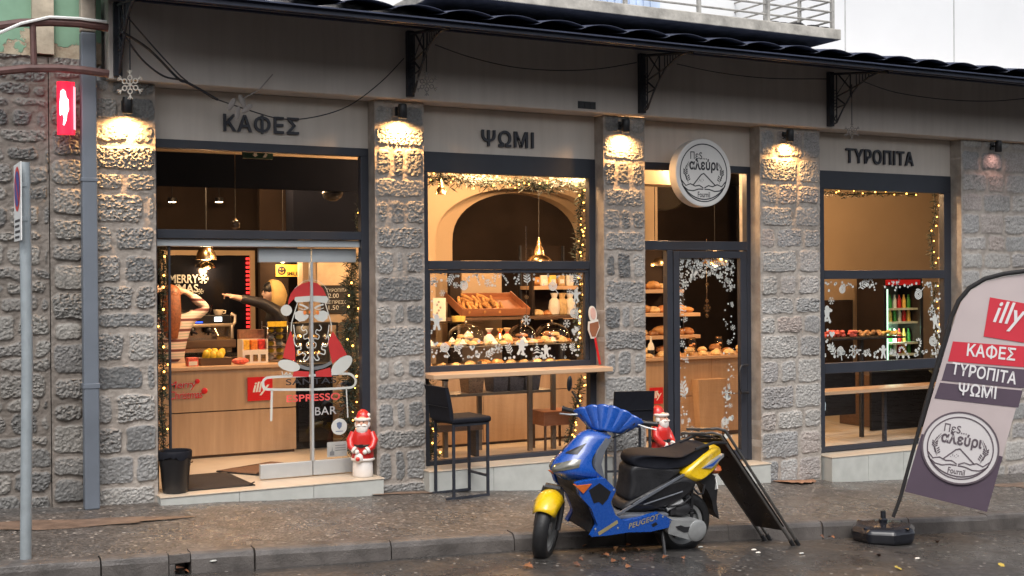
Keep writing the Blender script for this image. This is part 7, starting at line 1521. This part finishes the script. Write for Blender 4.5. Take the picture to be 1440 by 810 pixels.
b = MB(); b.box(.92, 1.16, -.10, .12, .20, .42); b.ball((1.13, -.10, .40), .075, (1.3, .8, .8), 14); b.box(1.02, 1.20, -.14, -.09, .36, .43); b.build('engine', M['dplastic'], P, bevel=.015)
b = MB(); b.tube([(.98, -.13, .405), (1.08, -.135, .455), (1.12, -.13, .47)], .016, 8); b.build('intake_pipe', M['alu'], P)
b = MB(); b.tube([(1.24, -.12, .33), (1.21, -.11, .58)], .013, 8)
b.tube([(1.237-.028*k/14+.024*math.cos(k*1.26), -.119+.009*k/14+.024*math.sin(k*1.26), .36+.18*k/60) for k in range(61)], .006, 5); b.build('shock_absorber', M['black'], P)
plate('rear_mudguard', [(1.30, .62), (1.36, .685), (1.44, .66), (1.50, .54), (1.505, .44), (1.555, .285), (1.49, .36), (1.455, .45), (1.40, .53)], -.07, .07, M['dplastic'], .01, False)
b = MB(); b.tube([(.90, .15, .25), (1.05, .17, .22), (1.2, .18, .27)], .025, 8); b.tube([(1.15, .18, .27), (1.48, .18, .33)], [.05, .055], 12); b.build('exhaust', M['dplastic'], P)
b = MB(); b.tube([(.97, -.12, .24), (.96, -.20, .10), (.955, -.25, -.005)], .014, 8); b.tube([(.955, -.24, .0), (1.10, -.25, -.008)], .010, 6); b.tube([(.93, -.22, .08), (.96, -.26, .02), (.99, -.27, .0)], .009, 6); b.build('kickstand', M['dplastic'], P)
b = MB(); b.box(-.085, .085, -.004, .004, -.055, .055, T(1.475, 0, .56, 0, R(28), R(90))); b.build('number_plate', M['white'], P)
b = MB(); b.tube([(.985, -.12, .40), (.80, -.17, .45), (.62, -.165, .47)], .006, 5); b.tube([(1.20, -.13, .50), (1.10, -.16, .45), (.98, -.14, .43)], .007, 5); b.build('cable', M['black'], P)
for zz, x0_, x1_ in ((.47, .74, 1.18),):
    b = MB(); b.tube([(x0_, -.158, zz-.01), (x1_-.1, -.172, zz+.09)], .006, 5); b.build('panel_rib', M['greyin'], P)
for x_, z_ in ((.42, .60), (.90, .375), (.50, .30), (.30, .30)):
    b = MB(); b.lathe([(0, .003), (.008, .002), (.009, -.001)], 10, T(x_, -.205, z_, R(90))); b.build('screw', M['alu'], P)
# steered group
PHI = R(47); h_ = Vector((-math.cos(PHI), -math.sin(PHI), 0)); l_ = Vector((math.sin(PHI), -math.cos(PHI), 0))
def st(f, s_, z): q = h_*f+l_*s_; return Vector((q.x, q.y, z))      # forward, to the rider's left, up
XW = Matrix(((h_.x, 0, l_.x, 0), (h_.y, 0, l_.y, 0), (0, 1, 0, RW), (0, 0, 0, 1)))
wheel(XW, RW, .11, 'front_wheel')
b = MB(); rows = []
for i in range(15):
    a = R(40+(130-40)*i/14); rr = RW+.028+.015*math.sin(math.pi*i/14); ww = .105*(.75+.25*math.sin(math.pi*(i+1)/16)); row = []
    for j in range(9): v = j/8*2-1; r2 = rr-.075*abs(v)**2.6; row.append(st(r2*math.cos(a), ww*v, RW+r2*math.sin(a)))
    rows.append(row)
b.loft(rows, closed=False, caps=False); b.build('front_fender', M['yellow'], P, solid=.006)
b = MB()
for s_ in (-1, 1): b.tube([st(0, s_*.085, RW), st(-.05, s_*.085, .42), st(-.06, s_*.06, .55)], .022, 8)
b.tube([st(-.06, -.06, .55), st(-.06, .06, .55)], .03, 8); b.build('fork', M['dplastic'], P)
HB = Vector((.43, 0, 1.10)); 
def hb(f, s_, z): q = HB+h_*f+l_*s_; return Vector((q.x, q.y, HB.z+z))
b = MB(); b.tube([(.18, 0, .55), (.40, 0, 1.08)], .035, 10); b.tube([hb(0, 0, -.05), hb(0, 0, .05)], .03, 8); b.build('steering_column', M['black'], P)
for s_ in (-1, 1): b = MB(); b.tube([hb(.03, s_*.20, -.01), hb(.07, s_*.14, -.08), hb(.03, s_*.05, -.14), (.34, 0, .90)], .006, 5); b.build('brake_cable', M['black'], P)
b = MB(); rows = []; NU, NVv = 60, 12
for j in range(NVv+1):
    v = j/NVv; row = []
    for i in range(NU+1):
        u = i/NU*2-1; au = abs(u); wid = .12+.13*v**.8; rid = abs(math.sin(u*3*math.pi)); top = .135*(1-.55*au**2.2)+.010*rid
        row.append(hb(.035+.085*(1-u*u)*(1-.75*v)+.02*v*(1-au)+.012*(rid-.5)*min(1, v*2.5), u*wid*(1+.1*v), -.075+v*(top+.05)-.02*au))
    rows.append(row)
b.loft(rows, closed=False, caps=False); b.build('fly_screen', M['blue'], P, solid=.008)
for s_ in (-1, 1): b = MB(); b.prism(ell(0, 0, .045, .014, 0), -.003, .003, 'xy', Matrix.Translation(hb(.052, s_*.17, -.008)) @ Matrix(((l_.x, 0, h_.x, 0), (l_.y, 0, h_.y, 0), (0, 1, 0, 0), (0, 0, 0, 1))) @ Matrix.Rotation(R(14*s_), 4, 'Z')); b.build('screen_slot', M['black'], P)
b = MB(); rings = []
for s_ in (-.25, -.22, -.13, 0, .13, .22, .25):
    a = abs(s_)/.25; w, hh = .05-.018*a, .058-.024*a; rings.append([hb(.0+.0*a+w*math.cos(q), s_, -.025+.028*a+hh*math.sin(q)) for q in [2*math.pi*k/14 for k in range(14)]])
b.loft(rings); b.build('handlebar_cover', M['blue'], P)
for s_ in (-1, 1):
    b = MB(); b.tube([hb(-.01, s_*.24, .005), hb(-.04, s_*.37, .008)], .018, 12); b.tube([hb(-.04, s_*.365, .008), hb(-.04, s_*.375, .008)], .022, 12); b.build('grip', M['black'], P)
    b = MB(); b.tube([hb(.03, s_*.22, -.002), hb(.055, s_*.29, -.012), hb(.03, s_*.375, -.022)], .007, 6); b.build('brake_lever', M['alu'], P)
b = MB(); b.tube([hb(0, -.21, .02), hb(-.01, -.25, .09), hb(-.0, -.31, .16)], .008, 6); mr = b.build('mirror', M['black'], P)
b = MB(); b.ball((0, 0, 0), .065, (.55, .3, 1.0), 14, Matrix.Translation(hb(0, -.335, .215)) @ Matrix.Rotation(R(-47-90), 4, 'Z') @ Matrix.Rotation(R(18), 4, 'Y')); b.build('mirror_housing', M['black'], mr)
